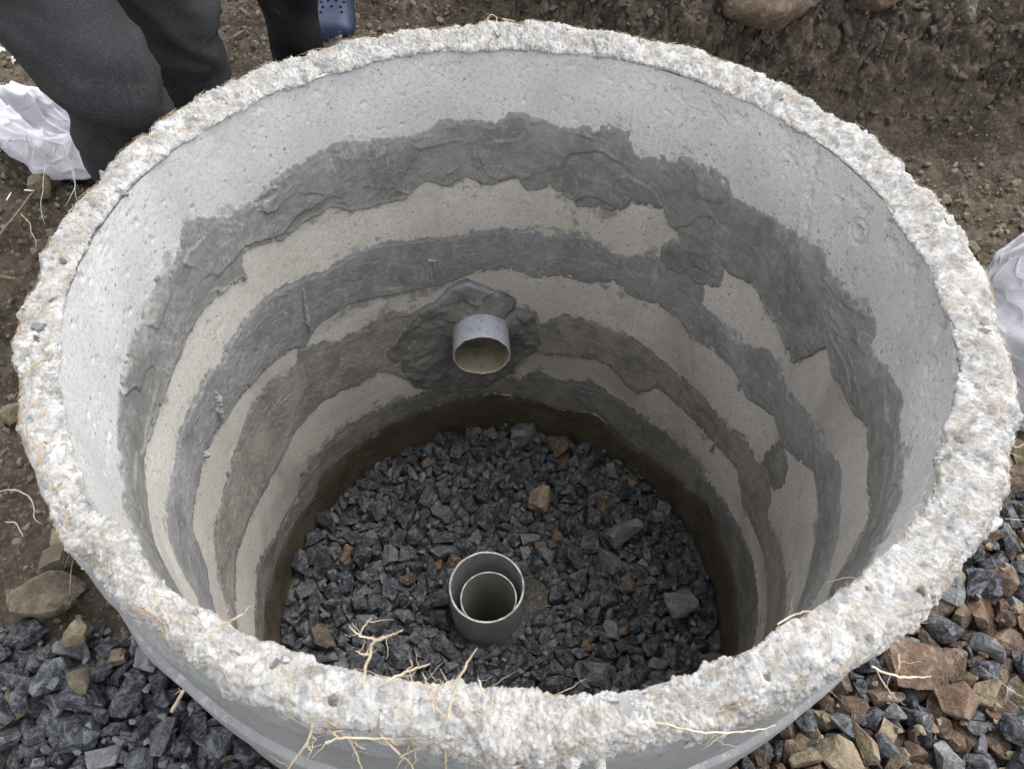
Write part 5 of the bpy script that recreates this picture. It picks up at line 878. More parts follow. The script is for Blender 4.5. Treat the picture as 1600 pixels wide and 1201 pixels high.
    317,-152,-993,6,20,-6,45,20,32, 2,321,-990,24,9,-31,-29,24,50, 174,-371,-999,15,-35,26,-19,32,29, -330,-293,-995,8,-9,-48,4,3,36, -33,-312,-999,40,25,15,-4,14,21, 164,112,-997,5,-44,-2,23,24,28,
    236,-373,-987,17,16,39,-20,25,48, -116,-263,-991,23,12,-41,-13,26,45, -49,377,-994,33,37,-2,-1,27,30, -96,-94,-994,41,13,-2,-26,29,26, -140,-163,-994,4,-46,-16,12,30,42, -18,440,-999,33,18,22,25,33,24,
    -221,-378,-998,33,30,12,20,2,28, 41,308,-996,49,-9,-4,6,3,38, -52,-332,-992,28,-27,32,2,14,27, 70,182,-984,9,-5,32,37,15,31, 205,235,-997,6,43,14,22,16,30, 313,-288,-1002,9,-14,38,28,17,16,
    1,-399,-997,23,-2,27,-35,26,23, -125,-224,-994,3,-32,38,5,30,37, 197,138,-998,8,-1,-6,-49,32,35, -238,-45,-995,19,-33,-33,7,33,30, 399,-188,-985,24,30,26,18,1,50, 58,-318,-997,38,29,-13,-9,2,35,
    -34,116,-998,16,-14,-38,-24,3,19, -110,-108,-994,39,0,-30,-7,7,34, -187,-188,-994,16,-9,39,26,9,29, 192,-349,-992,9,-35,28,-21,12,40, -256,211,-978,7,-40,-1,-29,19,29, -184,-394,-1002,44,-7,19,11,20,14,
]
STONES_OUT = [
    530,-291,-412,7,7,-43,24,14,54, -511,-393,-434,19,-2,22,41,14,42, -565,-325,-424,43,15,19,8,14,43, 568,-341,-407,32,-34,11,13,7,48, 407,-401,-407,30,38,2,11,17,46, -455,-348,-426,33,-21,-17,26,29,48,
    -516,-351,-422,30,37,4,-15,8,42, -347,-399,-447,22,-30,-33,-2,23,43, -661,-166,-446,12,47,-8,-8,4,48, 595,-240,-423,2,-2,-46,-18,35,44, -578,-214,-435,34,-20,16,-26,2,48, -625,-270,-434,13,11,-27,-38,23,46,
    614,-184,-418,19,-15,-3,44,28,43, 520,-359,-426,22,-13,-17,40,9,39, -406,-391,-434,19,-30,-33,13,22,33, 586,-283,-426,40,-7,5,29,16,40, -469,-418,-432,49,9,-2,1,10,34, 446,-388,-420,31,30,-20,-15,3,38,
    435,-347,-417,34,20,-19,-24,34,34, -555,-290,-429,2,-19,-2,-46,29,37, 635,-262,-411,3,-47,11,-13,33,36, 540,-401,-424,35,24,-23,-13,16,31, 630,-367,-405,30,-34,16,-12,18,44, 748,-56,-428,8,-40,29,6,2,48,
    650,-178,-408,32,-25,-29,-5,30,38, 676,-252,-428,0,-17,47,1,10,46, 481,-328,-423,11,11,-48,4,22,33, 614,-376,-432,44,-12,-15,-15,6,36, -307,-405,-447,16,-6,-37,29,9,31, -436,-323,-444,20,-1,40,22,16,36,
    -425,-433,-433,30,-2,8,39,27,38, -515,-260,-439,35,-6,-17,-30,30,34, -624,-229,-428,5,41,-24,14,1,35, -452,-296,-427,30,-23,-8,31,22,35, 706,-164,-422,30,-38,8,-10,24,37, 606,-320,-414,44,-15,-10,14,34,31,
    621,-299,-417,28,-39,-14,-7,35,36, -516,-324,-438,6,1,-2,-50,2,36, 622,-329,-434,15,3,46,-11,20,49, 362,-403,-408,46,15,5,9,27,27, -610,-336,-443,3,3,50,-3,33,41, 647,-221,-422,36,-6,16,-30,9,37,
    662,-312,-443,4,35,30,20,13,46, -549,-376,-454,11,-48,-6,7,10,45, -430,-395,-434,6,-42,19,19,23,31, 377,-358,-414,9,-28,11,-39,11,34, -592,-356,-424,47,9,-6,-13,18,26, -598,-396,-445,10,-28,20,35,16,30,
    579,-364,-450,14,13,-22,-41,23,50, -559,-412,-452,6,-39,-5,30,6,31, -526,-416,-451,38,31,-1,11,26,32, -370,-378,-435,6,-37,31,-11,5,31, 660,-220,-446,37,2,-12,32,8,48, 678,-121,-425,16,29,4,37,24,31,
    730,-101,-424,17,-32,33,-9,2,37, -654,-138,-449,29,9,-24,31,20,40, -588,-260,-451,4,-33,-35,-11,11,48, 475,-283,-426,41,-16,22,7,11,48, -425,-370,-441,24,-44,2,3,25,29, 701,-99,-419,32,38,0,3,8,28,
    552,-339,-430,31,-24,-29,11,10,45, 463,-387,-410,21,8,31,31,3,28, 434,-314,-429,37,20,-6,26,22,30, -550,-244,-438,16,17,37,25,33,29, -483,-320,-450,34,-21,-23,-20,26,41, 422,-366,-412,3,44,-22,-6,13,26,
    -696,-170,-457,7,17,-46,4,25,34, 460,-354,-424,17,-5,27,-38,2,27, -610,-371,-426,28,38,-8,-15,12,28, -577,-350,-452,12,-32,36,-6,13,39, 534,-238,-421,13,-22,6,42,27,32, 476,-400,-421,6,-24,31,30,9,32,
    357,-366,-425,28,-35,-21,7,34,27, 505,-390,-433,33,3,-37,-9,14,28, -567,-392,-439,2,-7,24,-43,11,26, -583,-412,-455,36,11,-13,-31,5,35, 409,-336,-430,26,-41,2,-13,33,24, 627,-220,-433,22,14,-22,36,18,30,
    806,57,-454,21,15,3,43,18,36, 596,-205,-436,11,0,37,32,33,42, 677,-177,-425,30,36,-6,17,16,34, 638,-402,-418,20,-45,-6,6,22,49, 576,-398,-422,20,41,-21,5,15,23, 827,64,-442,13,-35,-33,-3,27,37,
    560,-373,-429,1,-23,-39,22,10,31, 400,-357,-425,19,-27,-37,-10,25,28, -493,-298,-437,19,44,-11,-7,21,26, -470,-383,-443,26,37,18,-12,20,30, 717,-63,-419,9,-20,-45,2,27,30, 525,-338,-439,37,6,32,-6,25,35,
    681,-221,-424,41,11,-3,-26,21,24, 548,-364,-418,36,-7,-28,19,7,20, -536,-314,-453,48,-2,7,-11,6,43, 591,-360,-423,13,-10,23,41,20,26, 474,-377,-426,4,-42,-26,7,15,31, -380,-400,-441,43,19,-9,-15,18,27,
    -373,-356,-439,6,-41,24,13,23,26, 340,-395,-435,20,39,15,20,32,28, -741,-84,-456,25,-23,5,-37,4,30, -404,-339,-447,9,22,-37,24,15,28, -688,-198,-456,34,-2,-13,34,35,24, 651,-288,-432,39,-18,-14,20,19,44,
    -576,-286,-440,36,-17,0,31,19,36, -547,-353,-438,18,43,-18,-7,1,30, -344,-375,-450,18,12,-24,38,20,34, -628,-246,-454,12,13,-45,-11,31,44, -381,-404,-424,5,-28,40,12,7,18, 314,-402,-422,15,13,46,2,13,20,
    -405,-400,-454,32,6,2,37,10,42, 794,4,-448,3,13,28,-39,3,37, 768,3,-432,30,39,-4,-3,8,26, -511,-289,-435,46,-4,8,18,10,24, 488,-349,-414,9,-45,6,-19,9,22, -419,-350,-428,18,29,16,-33,3,24,
    -606,-210,-428,2,6,27,42,3,26, -550,-270,-430,13,-43,-22,-3,8,20, 351,-396,-425,5,-37,34,1,27,24, -594,-309,-437,26,7,-26,33,16,26, -486,-371,-424,44,-13,0,-19,14,18, -817,70,-458,33,7,13,34,30,27,
    474,-311,-432,45,8,2,19,20,22, 457,-324,-432,0,32,35,-15,22,29, -644,-316,-455,23,19,-24,-32,17,29, -566,-261,-431,30,-24,-32,3,24,23, 570,-241,-442,33,11,31,18,12,33, -584,-388,-455,32,2,-5,38,8,24,
    516,-259,-445,45,1,-7,-20,30,47, 499,-264,-432,9,-26,39,15,29,22, -552,-440,-443,2,17,10,-46,3,43, 498,-295,-428,39,16,26,5,10,26, -403,-314,-446,35,3,-25,25,29,38, 373,-388,-426,9,41,-26,-7,6,26,
    691,-143,-431,17,33,4,34,3,28, 845,115,-457,17,-15,-15,42,28,31, 587,-383,-425,4,27,-37,19,22,18, 524,-392,-453,33,-27,14,-22,12,28, -416,-357,-456,47,-4,-11,-13,15,32, -438,-350,-450,15,-44,9,-17,16,22,
    638,-165,-435,11,11,-47,0,20,48, 580,-197,-416,15,0,14,46,0,24, 642,-249,-449,35,35,-7,-7,12,48, 813,26,-449,4,-1,-14,48,20,34, 746,-170,-438,50,-4,-4,-4,16,47, 502,-419,-426,15,47,-4,-4,33,44,
    716,-79,-438,5,-9,-20,-45,16,31, 594,-309,-415,7,39,-3,30,9,27, -468,-401,-451,14,-35,-29,-15,6,30, -623,-306,-456,33,11,8,35,27,22, -837,109,-459,13,-46,13,3,9,26, 385,-370,-430,39,-21,-13,-19,14,19,
    506,-368,-453,14,41,22,-11,32,36, 709,-195,-442,4,37,-15,30,18,22, -723,-128,-458,22,-22,38,7,24,18, 325,-390,-438,40,-4,26,14,29,28, 612,-263,-440,35,5,34,10,24,34, 541,-320,-438,1,-1,37,-34,11,24,
    417,-310,-416,3,-33,-9,-36,9,36, -449,-395,-440,26,-24,33,-12,17,21, -375,-424,-434,20,46,2,-5,19,21, -668,-270,-458,13,30,37,4,21,24, 709,-106,-435,2,-13,-38,30,33,30, 693,-208,-437,20,22,1,41,8,26,
    -488,-344,-442,19,-9,-18,42,9,26, -449,-370,-452,7,-38,-17,27,14,23, -381,-379,-453,8,38,31,6,6,32, -282,-425,-455,6,-7,30,39,16,30, -602,-368,-444,9,-31,37,10,13,34, -661,-302,-446,10,21,-44,8,27,31,
    616,-281,-425,0,13,-45,16,22,19, -469,-286,-446,30,-35,9,19,12,28, 669,-145,-450,15,-13,-44,14,23,43, -630,-272,-458,43,-17,-14,14,19,31, 510,-304,-443,31,17,34,-8,4,26, 713,-130,-434,1,-49,-9,-1,25,24,
    534,-263,-429,11,3,-39,30,17,33, -396,-354,-443,24,19,-38,8,15,21, -319,-422,-446,10,22,34,-26,20,26, 856,203,-454,2,0,0,-50,1,32, 316,-416,-436,40,-7,-22,-20,4,46, 614,-347,-423,15,-16,-26,36,12,13,
    -542,-399,-453,6,20,35,29,0,19, -593,-235,-447,8,18,-32,-33,10,26, 591,-396,-441,20,-44,-11,6,17,36, -450,-414,-442,28,-40,-6,-12,7,21, -610,-235,-447,39,-2,21,-24,25,18, -681,-183,-460,46,-3,17,11,3,16,
    787,-39,-445,17,37,-6,-28,7,30, -500,-425,-444,4,28,-35,-22,27,32, -399,-420,-437,39,4,2,31,30,12, 888,248,-459,3,42,-26,7,25,26, 688,-86,-445,3,-29,-10,-39,8,31, 572,-205,-425,4,34,-36,4,15,19,
    682,-278,-420,7,-48,-9,-7,28,27, 298,-411,-426,21,33,24,20,21,19, 509,-372,-430,33,6,31,20,28,18, 539,-372,-452,10,-10,-35,33,11,40, 624,-391,-448,8,-49,-4,3,15,32, -462,-355,-447,22,44,2,9,29,25,
    594,-342,-432,22,42,-12,11,28,25, 730,-147,-424,4,14,-46,12,11,27, 834,94,-458,35,5,-3,36,31,34, 455,-302,-425,31,39,-6,2,5,19, -698,-137,-457,17,-43,17,8,16,16, -635,-293,-456,4,-4,35,-35,1,19,
    -492,-374,-453,9,-28,29,28,24,30, -327,-412,-452,19,-27,22,31,13,16, -486,-277,-453,11,21,-26,35,5,33, 684,-298,-413,23,30,13,30,33,48, -653,-246,-457,30,-33,-15,17,9,28, -341,-431,-445,38,-2,-30,12,10,28,
    452,-368,-435,21,-44,7,-5,32,18, -603,-424,-453,25,-13,39,13,26,21, 714,-236,-437,43,-9,11,-22,15,36, -629,-161,-460,44,-18,2,-15,35,18, -536,-245,-446,11,9,42,22,2,15, 373,-430,-411,13,-44,-12,14,10,47,
    -533,-279,-449,13,31,32,-19,4,20, -354,-420,-443,16,-21,41,10,6,14, 560,-219,-432,17,-34,-32,4,18,19, -682,-241,-442,38,-27,17,-6,9,32, -505,-340,-456,14,-44,17,6,22,20, 663,-121,-440,15,16,13,43,33,19,
    615,-358,-427,2,-1,13,48,31,19, 561,-265,-422,26,25,-7,34,32,22, -536,-228,-436,41,6,-19,20,35,19, 770,-96,-453,31,-8,20,-32,28,48, -497,-267,-457,14,23,-41,-8,31,32, 700,-172,-451,47,10,-6,12,10,48,
    -509,-301,-444,28,23,28,19,17,27, -601,-194,-429,38,-24,-19,13,7,14, 412,-386,-425,11,-38,28,-11,34,30, 730,-126,-429,18,-11,-18,-42,33,19, 335,-417,-423,33,-18,2,33,22,21, 450,-278,-412,20,9,43,-12,32,31,
    665,-156,-431,33,15,33,-9,11,27, -540,-232,-458,23,-43,-7,-7,27,26, 354,-383,-450,35,-7,22,-28,22,27, -355,-358,-450,35,-10,-31,-16,4,19, -366,-426,-449,21,26,-35,11,18,26, 710,-32,-430,4,6,44,-22,12,30,
    478,-320,-446,48,6,9,11,27,37, 794,-16,-455,8,0,-11,-48,27,28, 514,-351,-448,16,0,-4,47,17,16, 612,-269,-418,26,3,-43,-3,6,14, 456,-405,-435,8,-26,-22,36,20,22, -369,-349,-456,35,-1,-32,16,8,24,
    546,-226,-454,13,45,-17,1,21,40, 732,-210,-449,48,-8,0,-8,23,47, -305,-422,-459,4,29,-31,-27,1,17, -390,-427,-446,19,24,-12,-37,32,22, 750,-100,-438,8,-35,-33,-10,17,31, -612,-276,-456,11,3,35,34,16,12,
    803,-23,-439,9,-38,-6,31,22,27, -682,-239,-459,42,4,7,-26,29,18, 497,-357,-439,39,13,-10,-27,33,20, -654,-264,-446,46,-6,-6,-19,33,16, -487,-439,-432,7,46,-15,-10,23,26, -429,-294,-451,12,30,-4,38,7,36,
    770,18,-452,33,-29,-23,-6,34,29, 746,-16,-441,40,19,-15,-17,9,29, 637,-194,-430,1,-28,41,1,5,24, -620,-290,-451,2,-18,30,-36,5,14, -543,-415,-456,5,29,35,21,34,19, -536,-260,-440,27,1,-42,-5,18,13,
    489,-350,-429,3,-2,33,-38,22,20, 533,-207,-421,11,12,32,-35,30,53, 459,-386,-451,32,38,0,5,33,41, 842,89,-448,36,9,-14,30,31,20, -670,-176,-461,0,-20,-44,13,10,13, 446,-285,-447,17,4,-12,45,35,54,
    642,-347,-445,10,-12,41,24,35,48, -508,-324,-458,3,0,-49,-11,30,18, -658,-285,-455,15,-15,32,-32,8,19, 569,-408,-440,30,-33,23,3,8,18, -611,-312,-452,41,13,-21,-13,28,20, -746,-115,-458,8,-26,-36,-21,16,20,
    750,-127,-438,49,2,9,2,14,19, -387,-342,-459,12,-42,10,22,6,16, -516,-237,-446,42,24,11,0,23,23, -542,-264,-457,44,11,5,20,35,24, -465,-426,-456,21,-41,20,3,13,36, 401,-382,-449,30,-31,-18,17,11,48,
    -490,-404,-459,44,4,-4,-23,32,21, -640,-351,-451,10,17,45,-11,32,38, 483,-284,-453,10,46,14,11,1,32, 787,45,-455,8,-19,-43,15,31,32, 745,6,-431,5,50,6,0,16,20, -444,-429,-442,43,-4,8,25,13,24,
    585,-180,-413,18,-4,11,-45,12,24, 529,-343,-423,25,18,32,23,21,10, 837,138,-460,30,-32,24,4,19,20, 691,-231,-456,15,20,-22,-37,16,27, 396,-330,-455,7,7,-35,-35,12,30, 712,-119,-456,26,41,-11,-2,25,20,
    -315,-402,-459,43,3,15,21,0,23, 692,-125,-455,24,-14,-5,41,12,31, 637,-135,-438,48,-4,-5,13,35,24, 297,-441,-415,38,8,30,-8,25,36, 336,-373,-438,27,-9,20,-37,35,10, -550,-268,-443,46,-19,0,-2,26,16,
    729,-127,-450,23,0,7,-44,23,40, -717,-182,-459,46,-6,9,-17,5,31, -576,-431,-457,43,-8,-24,6,20,20, -442,-336,-458,49,-5,-6,-5,8,19, 519,-413,-440,13,-35,31,-11,5,25, 705,-66,-453,15,-11,46,6,9,26,
    402,-351,-446,37,-33,-8,3,8,37, 466,-360,-437,11,-21,-39,-19,5,20, 483,-300,-437,42,-16,-17,-13,0,14, -621,-284,-460,19,-46,0,-2,31,18, -624,-147,-452,17,3,-45,-13,25,22, 395,-318,-428,44,12,15,-14,35,22,
    594,-230,-455,6,16,7,-46,6,29, 368,-359,-450,16,22,30,29,4,44, 810,100,-456,34,-9,20,-30,28,35, 579,-205,-454,2,6,45,-20,18,27, 341,-434,-449,11,-20,44,-7,12,48, -568,-226,-453,22,-17,-1,-41,11,34,
    -376,-413,-460,19,-16,15,-41,19,22, 620,-414,-445,7,-24,-23,-37,21,47, 494,-298,-444,35,-2,-27,23,18,12, 436,-377,-446,2,44,23,-4,17,30, 619,-292,-439,48,0,3,12,1,24, 349,-402,-445,2,-36,22,-27,31,18,
    677,-285,-454,46,11,10,13,21,26, -488,-291,-456,39,-23,19,-8,14,17, 281,-433,-436,14,-38,-10,-28,34,34, 731,-66,-433,2,-47,17,-3,32,21, 522,-312,-445,14,-14,44,-13,31,20, 793,-53,-425,19,-12,31,-32,17,37,
    -603,-378,-461,42,-5,10,-25,5,19, -428,-416,-459,17,-5,39,-25,4,22, 728,-51,-456,4,47,-5,16,13,26, 432,-405,-449,1,-6,-37,33,32,36, -443,-389,-458,13,-4,-43,20,27,27, -601,-315,-460,6,28,41,-3,6,22,
    -599,-241,-461,41,4,-5,-27,32,14, 548,-294,-437,47,11,10,-4,0,33, -658,-94,-449,37,-32,-9,-1,30,40, 710,-98,-458,0,50,-1,1,0,28, 746,-75,-454,33,25,17,21,17,33, 331,-380,-459,3,-3,-33,38,35,19,
    -618,-420,-458,3,-33,33,-17,12,19, 362,-406,-457,25,26,19,-29,11,24, -447,-298,-454,11,-32,15,-33,0,23, 576,-335,-451,37,32,10,1,20,31, 487,-343,-446,18,12,17,42,14,26, -521,-331,-454,17,-37,25,15,8,13,
    -550,-248,-454,11,7,38,30,9,20, 702,-272,-446,19,46,7,-1,0,42, 402,-402,-454,18,14,-36,26,29,14, 872,115,-456,32,36,3,-11,22,26, -513,-439,-435,23,41,-10,-12,19,26, 418,-426,-429,26,1,12,-41,3,42,
    -596,-289,-455,4,7,-48,12,27,27, 383,-330,-436,8,28,-35,-21,33,22, -487,-252,-444,9,13,38,-29,10,28, 782,-64,-436,5,39,-26,17,33,27, 691,-203,-456,30,37,-7,-15,1,20, -596,-361,-461,6,30,40,-3,6,20,
    -526,-206,-444,1,46,20,-5,22,41, 624,-196,-454,9,-8,48,-7,25,38, -505,-295,-459,22,4,5,44,32,22, 755,-18,-457,20,8,-1,-45,2,30, -518,-353,-453,0,35,-36,0,24,30, 345,-368,-457,21,41,11,17,4,19,
    -564,-288,-457,13,-33,3,-35,8,22, -680,-141,-459,28,-10,-4,40,5,27, 753,-77,-443,9,-2,-26,-42,25,14, 642,-373,-457,48,-12,-7,-5,4,22, 592,-384,-461,29,0,0,41,20,13, -561,-334,-456,13,-10,47,0,9,24,
    -503,-419,-458,9,-49,2,-7,3,20, -550,-285,-455,23,35,6,26,31,21, 445,-352,-446,43,-19,-14,11,24,32, 374,-396,-455,30,14,32,20,10,21, 717,-43,-450,31,-28,-13,-24,15,26, 680,-112,-439,38,16,2,-28,5,24,
    -623,-380,-447,7,-9,-48,-7,15,24, -520,-284,-448,12,36,-19,-27,3,20, 595,-179,-443,15,-3,1,48,7,24, 791,25,-460,48,-11,-4,6,7,15, 784,83,-449,11,21,35,-27,3,30, -711,-51,-461,2,50,3,-6,6,17,
    411,-410,-449,17,11,23,39,1,20, 685,-214,-456,14,35,22,24,21,20, 402,-317,-444,49,2,11,0,23,20, 688,-290,-440,20,26,18,-33,16,22, -480,-265,-450,40,-17,-15,-20,30,19, 370,-397,-440,25,37,22,-1,11,29,
    -725,-164,-456,12,-13,26,39,13,28, -476,-391,-460,39,26,15,-9,13,16, 634,-212,-442,42,11,-24,9,6,21, 375,-410,-443,1,-22,-17,42,17,14, 777,-103,-422,7,42,26,1,3,48, 775,34,-453,8,30,-13,37,12,17,
    -661,-115,-450,5,17,46,-9,34,17, 516,-17,-456,17,8,-30,-35,2,32, 652,-286,-454,12,9,-37,-31,4,32, 628,39,-457,12,46,13,9,5,26, -549,-130,-455,48,11,6,9,9,37, 521,-93,-457,35,-10,31,15,11,24,
    -417,-452,-453,7,48,9,7,15,41, 741,-458,-457,33,-6,22,-30,18,22, 576,-259,-454,31,-17,5,-35,26,29, 550,-123,-453,24,-39,-19,-1,27,48, 837,-314,-446,34,-24,-23,17,30,48, 593,-503,-456,14,13,-10,45,32,27,
    -711,-473,-456,26,-38,14,11,34,24, 622,-521,-454,4,-48,-14,-3,35,31, 538,-80,-453,15,41,-25,7,0,31, 651,-522,-450,15,-10,13,-45,11,42, -570,-483,-458,37,14,26,17,14,19, 597,-559,-452,20,43,-1,15,18,40,
    751,-346,-449,20,-42,-19,-2,23,44, 604,-51,-457,4,-48,-13,-1,28,32, 607,-301,-452,4,-12,-13,-47,30,25, -448,-512,-455,25,41,13,2,32,25, 370,-490,-456,46,7,14,9,0,36, 797,-256,-448,6,17,-2,46,1,48,
    503,-135,-452,26,-3,7,42,2,51, -570,-321,-458,16,-47,-2,-4,3,22, 426,-513,-455,32,28,22,15,8,23, 618,-11,-458,22,1,5,44,10,32, -660,-464,-452,42,4,-19,19,11,37, -287,-521,-454,41,22,20,-1,13,34,
    569,6,-451,41,-2,-23,17,14,40, 536,-440,-458,40,1,2,30,15,19, 548,-402,-447,1,-33,-4,38,18,28, 719,-4,-460,15,6,-11,-46,20,12, 491,-517,-458,32,-11,-16,33,22,23, 829,-351,-455,22,-2,37,25,24,29,
    -641,-399,-454,38,-31,-7,9,33,34, -671,-492,-454,19,-39,20,-17,34,34, -395,-558,-459,6,1,48,12,1,24, 795,-365,-450,22,-3,44,-7,10,30, -645,-486,-451,32,14,-33,12,16,22, 739,-9,-459,29,-15,35,-16,19,20,
    773,-55,-457,31,25,26,13,22,23, -320,-449,-450,44,19,-14,-6,24,38, -424,-534,-453,2,4,17,47,28,48, 646,-410,-459,13,-22,43,-2,30,21, 789,-191,-455,9,8,-9,48,35,28, 684,-10,-453,12,43,23,1,1,48,
    451,-474,-456,20,-14,-20,39,2,49, 453,-413,-458,44,-3,-8,21,8,18, -574,-306,-458,13,-46,14,3,12,20, -476,-548,-450,18,15,-27,-35,17,48, 713,-375,-450,1,-12,21,-44,21,36, 508,10,-455,31,-25,-19,23,33,33,
    499,-171,-451,28,7,8,40,0,42, 477,-255,-457,4,-35,35,-6,1,27, 619,-150,-454,44,-7,14,18,3,38, -484,-615,-456,30,17,-8,-35,7,26, -691,-250,-457,4,18,18,43,9,19, -382,-449,-458,11,2,-48,-5,11,23,
    669,-539,-457,2,-33,32,-20,14,18, -519,-273,-459,22,-17,13,-39,19,26, 842,-276,-456,24,-25,36,-4,21,24, -362,-502,-456,20,-43,-15,-4,23,24, -528,-501,-457,19,5,-46,-2,28,21, 603,-441,-457,45,15,-1,-15,30,34,
    -339,-542,-460,6,-6,49,2,6,26, -480,-585,-458,4,48,-9,-11,7,21, -524,-537,-461,10,-7,-39,30,17,20, 593,-468,-450,2,-7,26,-43,18,36, -466,-480,-455,32,18,33,10,24,28, 794,-164,-453,17,39,23,12,26,29,
    -581,-142,-459,21,30,24,24,33,18, -570,-441,-462,4,-3,50,-4,5,16, 779,-404,-447,5,2,47,-15,6,37, 676,-401,-453,6,-32,-35,14,13,36, 770,-221,-453,17,-30,35,-10,15,38, 515,-486,-449,18,42,-16,14,16,48,
    649,-435,-449,30,-34,-15,13,20,44, 591,60,-454,1,12,-48,4,28,46, 659,-104,-454,11,7,-15,-46,31,42, 771,-320,-454,17,17,-2,44,33,30, -430,-576,-456,17,2,42,-21,34,28, 492,-210,-454,41,17,6,-22,0,42,
    518,-542,-452,4,9,-46,-16,1,48, 340,-483,-445,31,17,20,29,4,43, -438,-618,-458,5,49,-9,0,20,30, -397,-460,-458,13,-45,-15,-7,22,15, 739,-36,-457,6,30,-21,-33,24,22, 812,-419,-452,28,22,-10,-33,33,48,
    753,-433,-456,10,23,31,30,35,28, 587,-139,-456,20,-36,-28,1,2,26, -406,-610,-456,3,41,-18,-23,9,19, 521,-444,-460,13,-35,33,-4,10,20, 590,-25,-446,17,-26,35,-18,12,46, -567,-157,-460,20,-28,35,-6,13,20,
    613,-280,-457,15,-21,26,-34,17,27, 837,-166,-460,16,20,43,-1,19,17, -548,-482,-454,15,-6,45,15,26,26, 476,-185,-442,12,-48,-6,0,32,22, 720,19,-450,35,2,-2,36,8,36, 808,-340,-456,34,-29,-17,14,19,27,
    -738,-428,-462,13,-19,44,-3,30,10, 764,-193,-448,20,24,35,-16,4,23, -696,-400,-461,3,-40,30,6,6,18, 629,-88,-450,3,35,-14,-32,13,32, -507,-624,-456,0,4,47,17,17,25, -263,-459,-441,17,31,17,-31,18,38,
    -305,-505,-452,43,0,5,25,25,36, -589,-581,-458,16,40,11,22,26,20, -676,-290,-459,36,-33,-1,-11,30,14, -466,-618,-459,41,18,17,14,33,23, 794,-85,-448,33,-25,-17,22,34,27, -416,-561,-452,16,35,6,-32,0,28,
    550,52,-457,13,-46,13,-9,3,22, 644,-26,-445,8,29,-28,-29,19,48, -444,-251,-456,1,26,43,3,20,36, -661,-353,-460,11,-2,-46,17,23,14, -385,-522,-444,41,10,-28,-4,34,38, 620,-365,-450,20,-36,-20,20,35,27,
    -727,-390,-454,49,0,0,-8,1,34, -474,-460,-460,7,-40,-27,11,10,20, 633,-277,-461,18,0,20,42,11,14, 483,-436,-445,7,-24,-43,-6,18,48, -673,-325,-455,37,-14,-21,23,21,22, 543,-168,-447,7,-11,-2,-48,26,47,
    740,-381,-455,17,44,-8,14,29,20, 715,-467,-458,0,9,-49,7,1,22, -568,-522,-452,6,13,-44,19,2,34, -249,-499,-449,5,-31,0,38,7,25, 364,-503,-437,48,6,-1,-12,8,26, 459,-225,-458,2,-29,-38,13,9,32,
    -355,-443,-458,12,-46,10,-13,12,18, -505,-470,-455,23,-31,23,-21,18,24, 712,-335,-451,0,-48,14,0,24,34, 544,12,-459,22,31,30,12,29,21, 682,-434,-456,42,24,4,-12,33,34, -641,-511,-452,7,15,24,-41,35,30,
    640,10,-455,19,0,0,46,1,32, 820,-207,-452,15,-47,-5,8,3,30, -384,-431,-459,21,28,-7,-35,13,18, 793,-224,-448,34,4,-35,-9,14,25, 727,-274,-454,17,-13,44,-8,16,24, 664,-378,-441,2,23,43,-13,20,37,
    -613,-513,-459,23,43,-10,6,26,18, -507,-547,-451,41,-10,19,-19,7,25, 771,-175,-453,44,19,-15,1,9,28, -294,-477,-443,48,3,-2,-14,11,48, 812,-320,-449,12,-7,-46,-14,14,21, -493,-567,-459,1,-41,-21,21,25,14,
    459,-446,-446,35,-7,35,7,28,31, -419,-492,-447,0,-32,4,38,30,28, -478,-518,-460,24,-24,-28,24,7,14, 499,-234,-460,1,-49,2,-8,25,23, -382,-349,-457,34,-7,36,-3,27,13, 558,-148,-445,21,18,39,-14,29,26,
    726,-233,-458,13,-40,27,4,30,24, 660,-188,-456,46,0,0,-20,1,29, -536,-186,-460,42,-24,-4,12,2,26, 559,-427,-452,22,28,25,25,4,40, -559,-603,-449,9,-5,19,45,7,48, 726,-420,-456,22,-24,3,-38,11,20,
    -503,-495,-449,2,21,-45,-4,14,33, -438,-554,-449,27,23,-25,25,16,24, -437,-476,-459,9,-48,8,-3,20,22, -565,-550,-454,28,-7,-40,-7,23,25, 600,-94,-448,21,-5,-38,25,27,48, -479,-178,-458,3,3,-32,38,31,18,
    552,-251,-456,42,7,-15,22,35,22, 773,-294,-452,20,-39,16,18,16,26, 601,23,-450,10,41,15,22,18,40, 727,-305,-452,3,0,0,50,20,45, -638,-461,-456,5,-20,-42,-17,22,20, 712,-435,-458,19,-35,22,20,24,17,
    571,-156,-458,47,-16,-4,0,26,16, 501,-84,-449,21,-23,19,-34,30,37, -524,-243,-459,20,7,-11,-44,31,24, -591,-555,-444,38,-8,2,31,0,45, -286,-447,-457,50,0,-1,-5,1,23, -648,-375,-457,25,43,3,1,3,24,
    404,-515,-453,40,-18,19,-15,12,32, -622,-473,-456,14,1,-47,-11,23,20, 509,-39,-448,14,43,-12,-18,24,26, 663,43,-458,2,44,-23,7,25,31, -501,-310,-461,24,-6,14,41,0,14, -614,-364,-454,21,-15,-37,22,5,23,
    447,-432,-451,17,28,6,-37,10,28, 543,-43,-455,3,38,31,10,15,34, 586,-420,-452,20,-17,12,-41,17,33, -362,-557,-447,31,-24,28,14,27,30, -631,-532,-458,19,17,-33,-28,4,20, 522,-218,-445,15,-15,-2,-45,5,20,
    484,-494,-437,19,-18,9,42,11,34, 474,-361,-454,19,19,39,15,13,34, -535,-559,-460,5,-2,-10,-49,19,22, -511,-448,-456,50,5,4,3,25,23, -458,-628,-453,14,-13,-44,-14,0,24, -532,-450,-460,43,-6,10,-23,5,26,
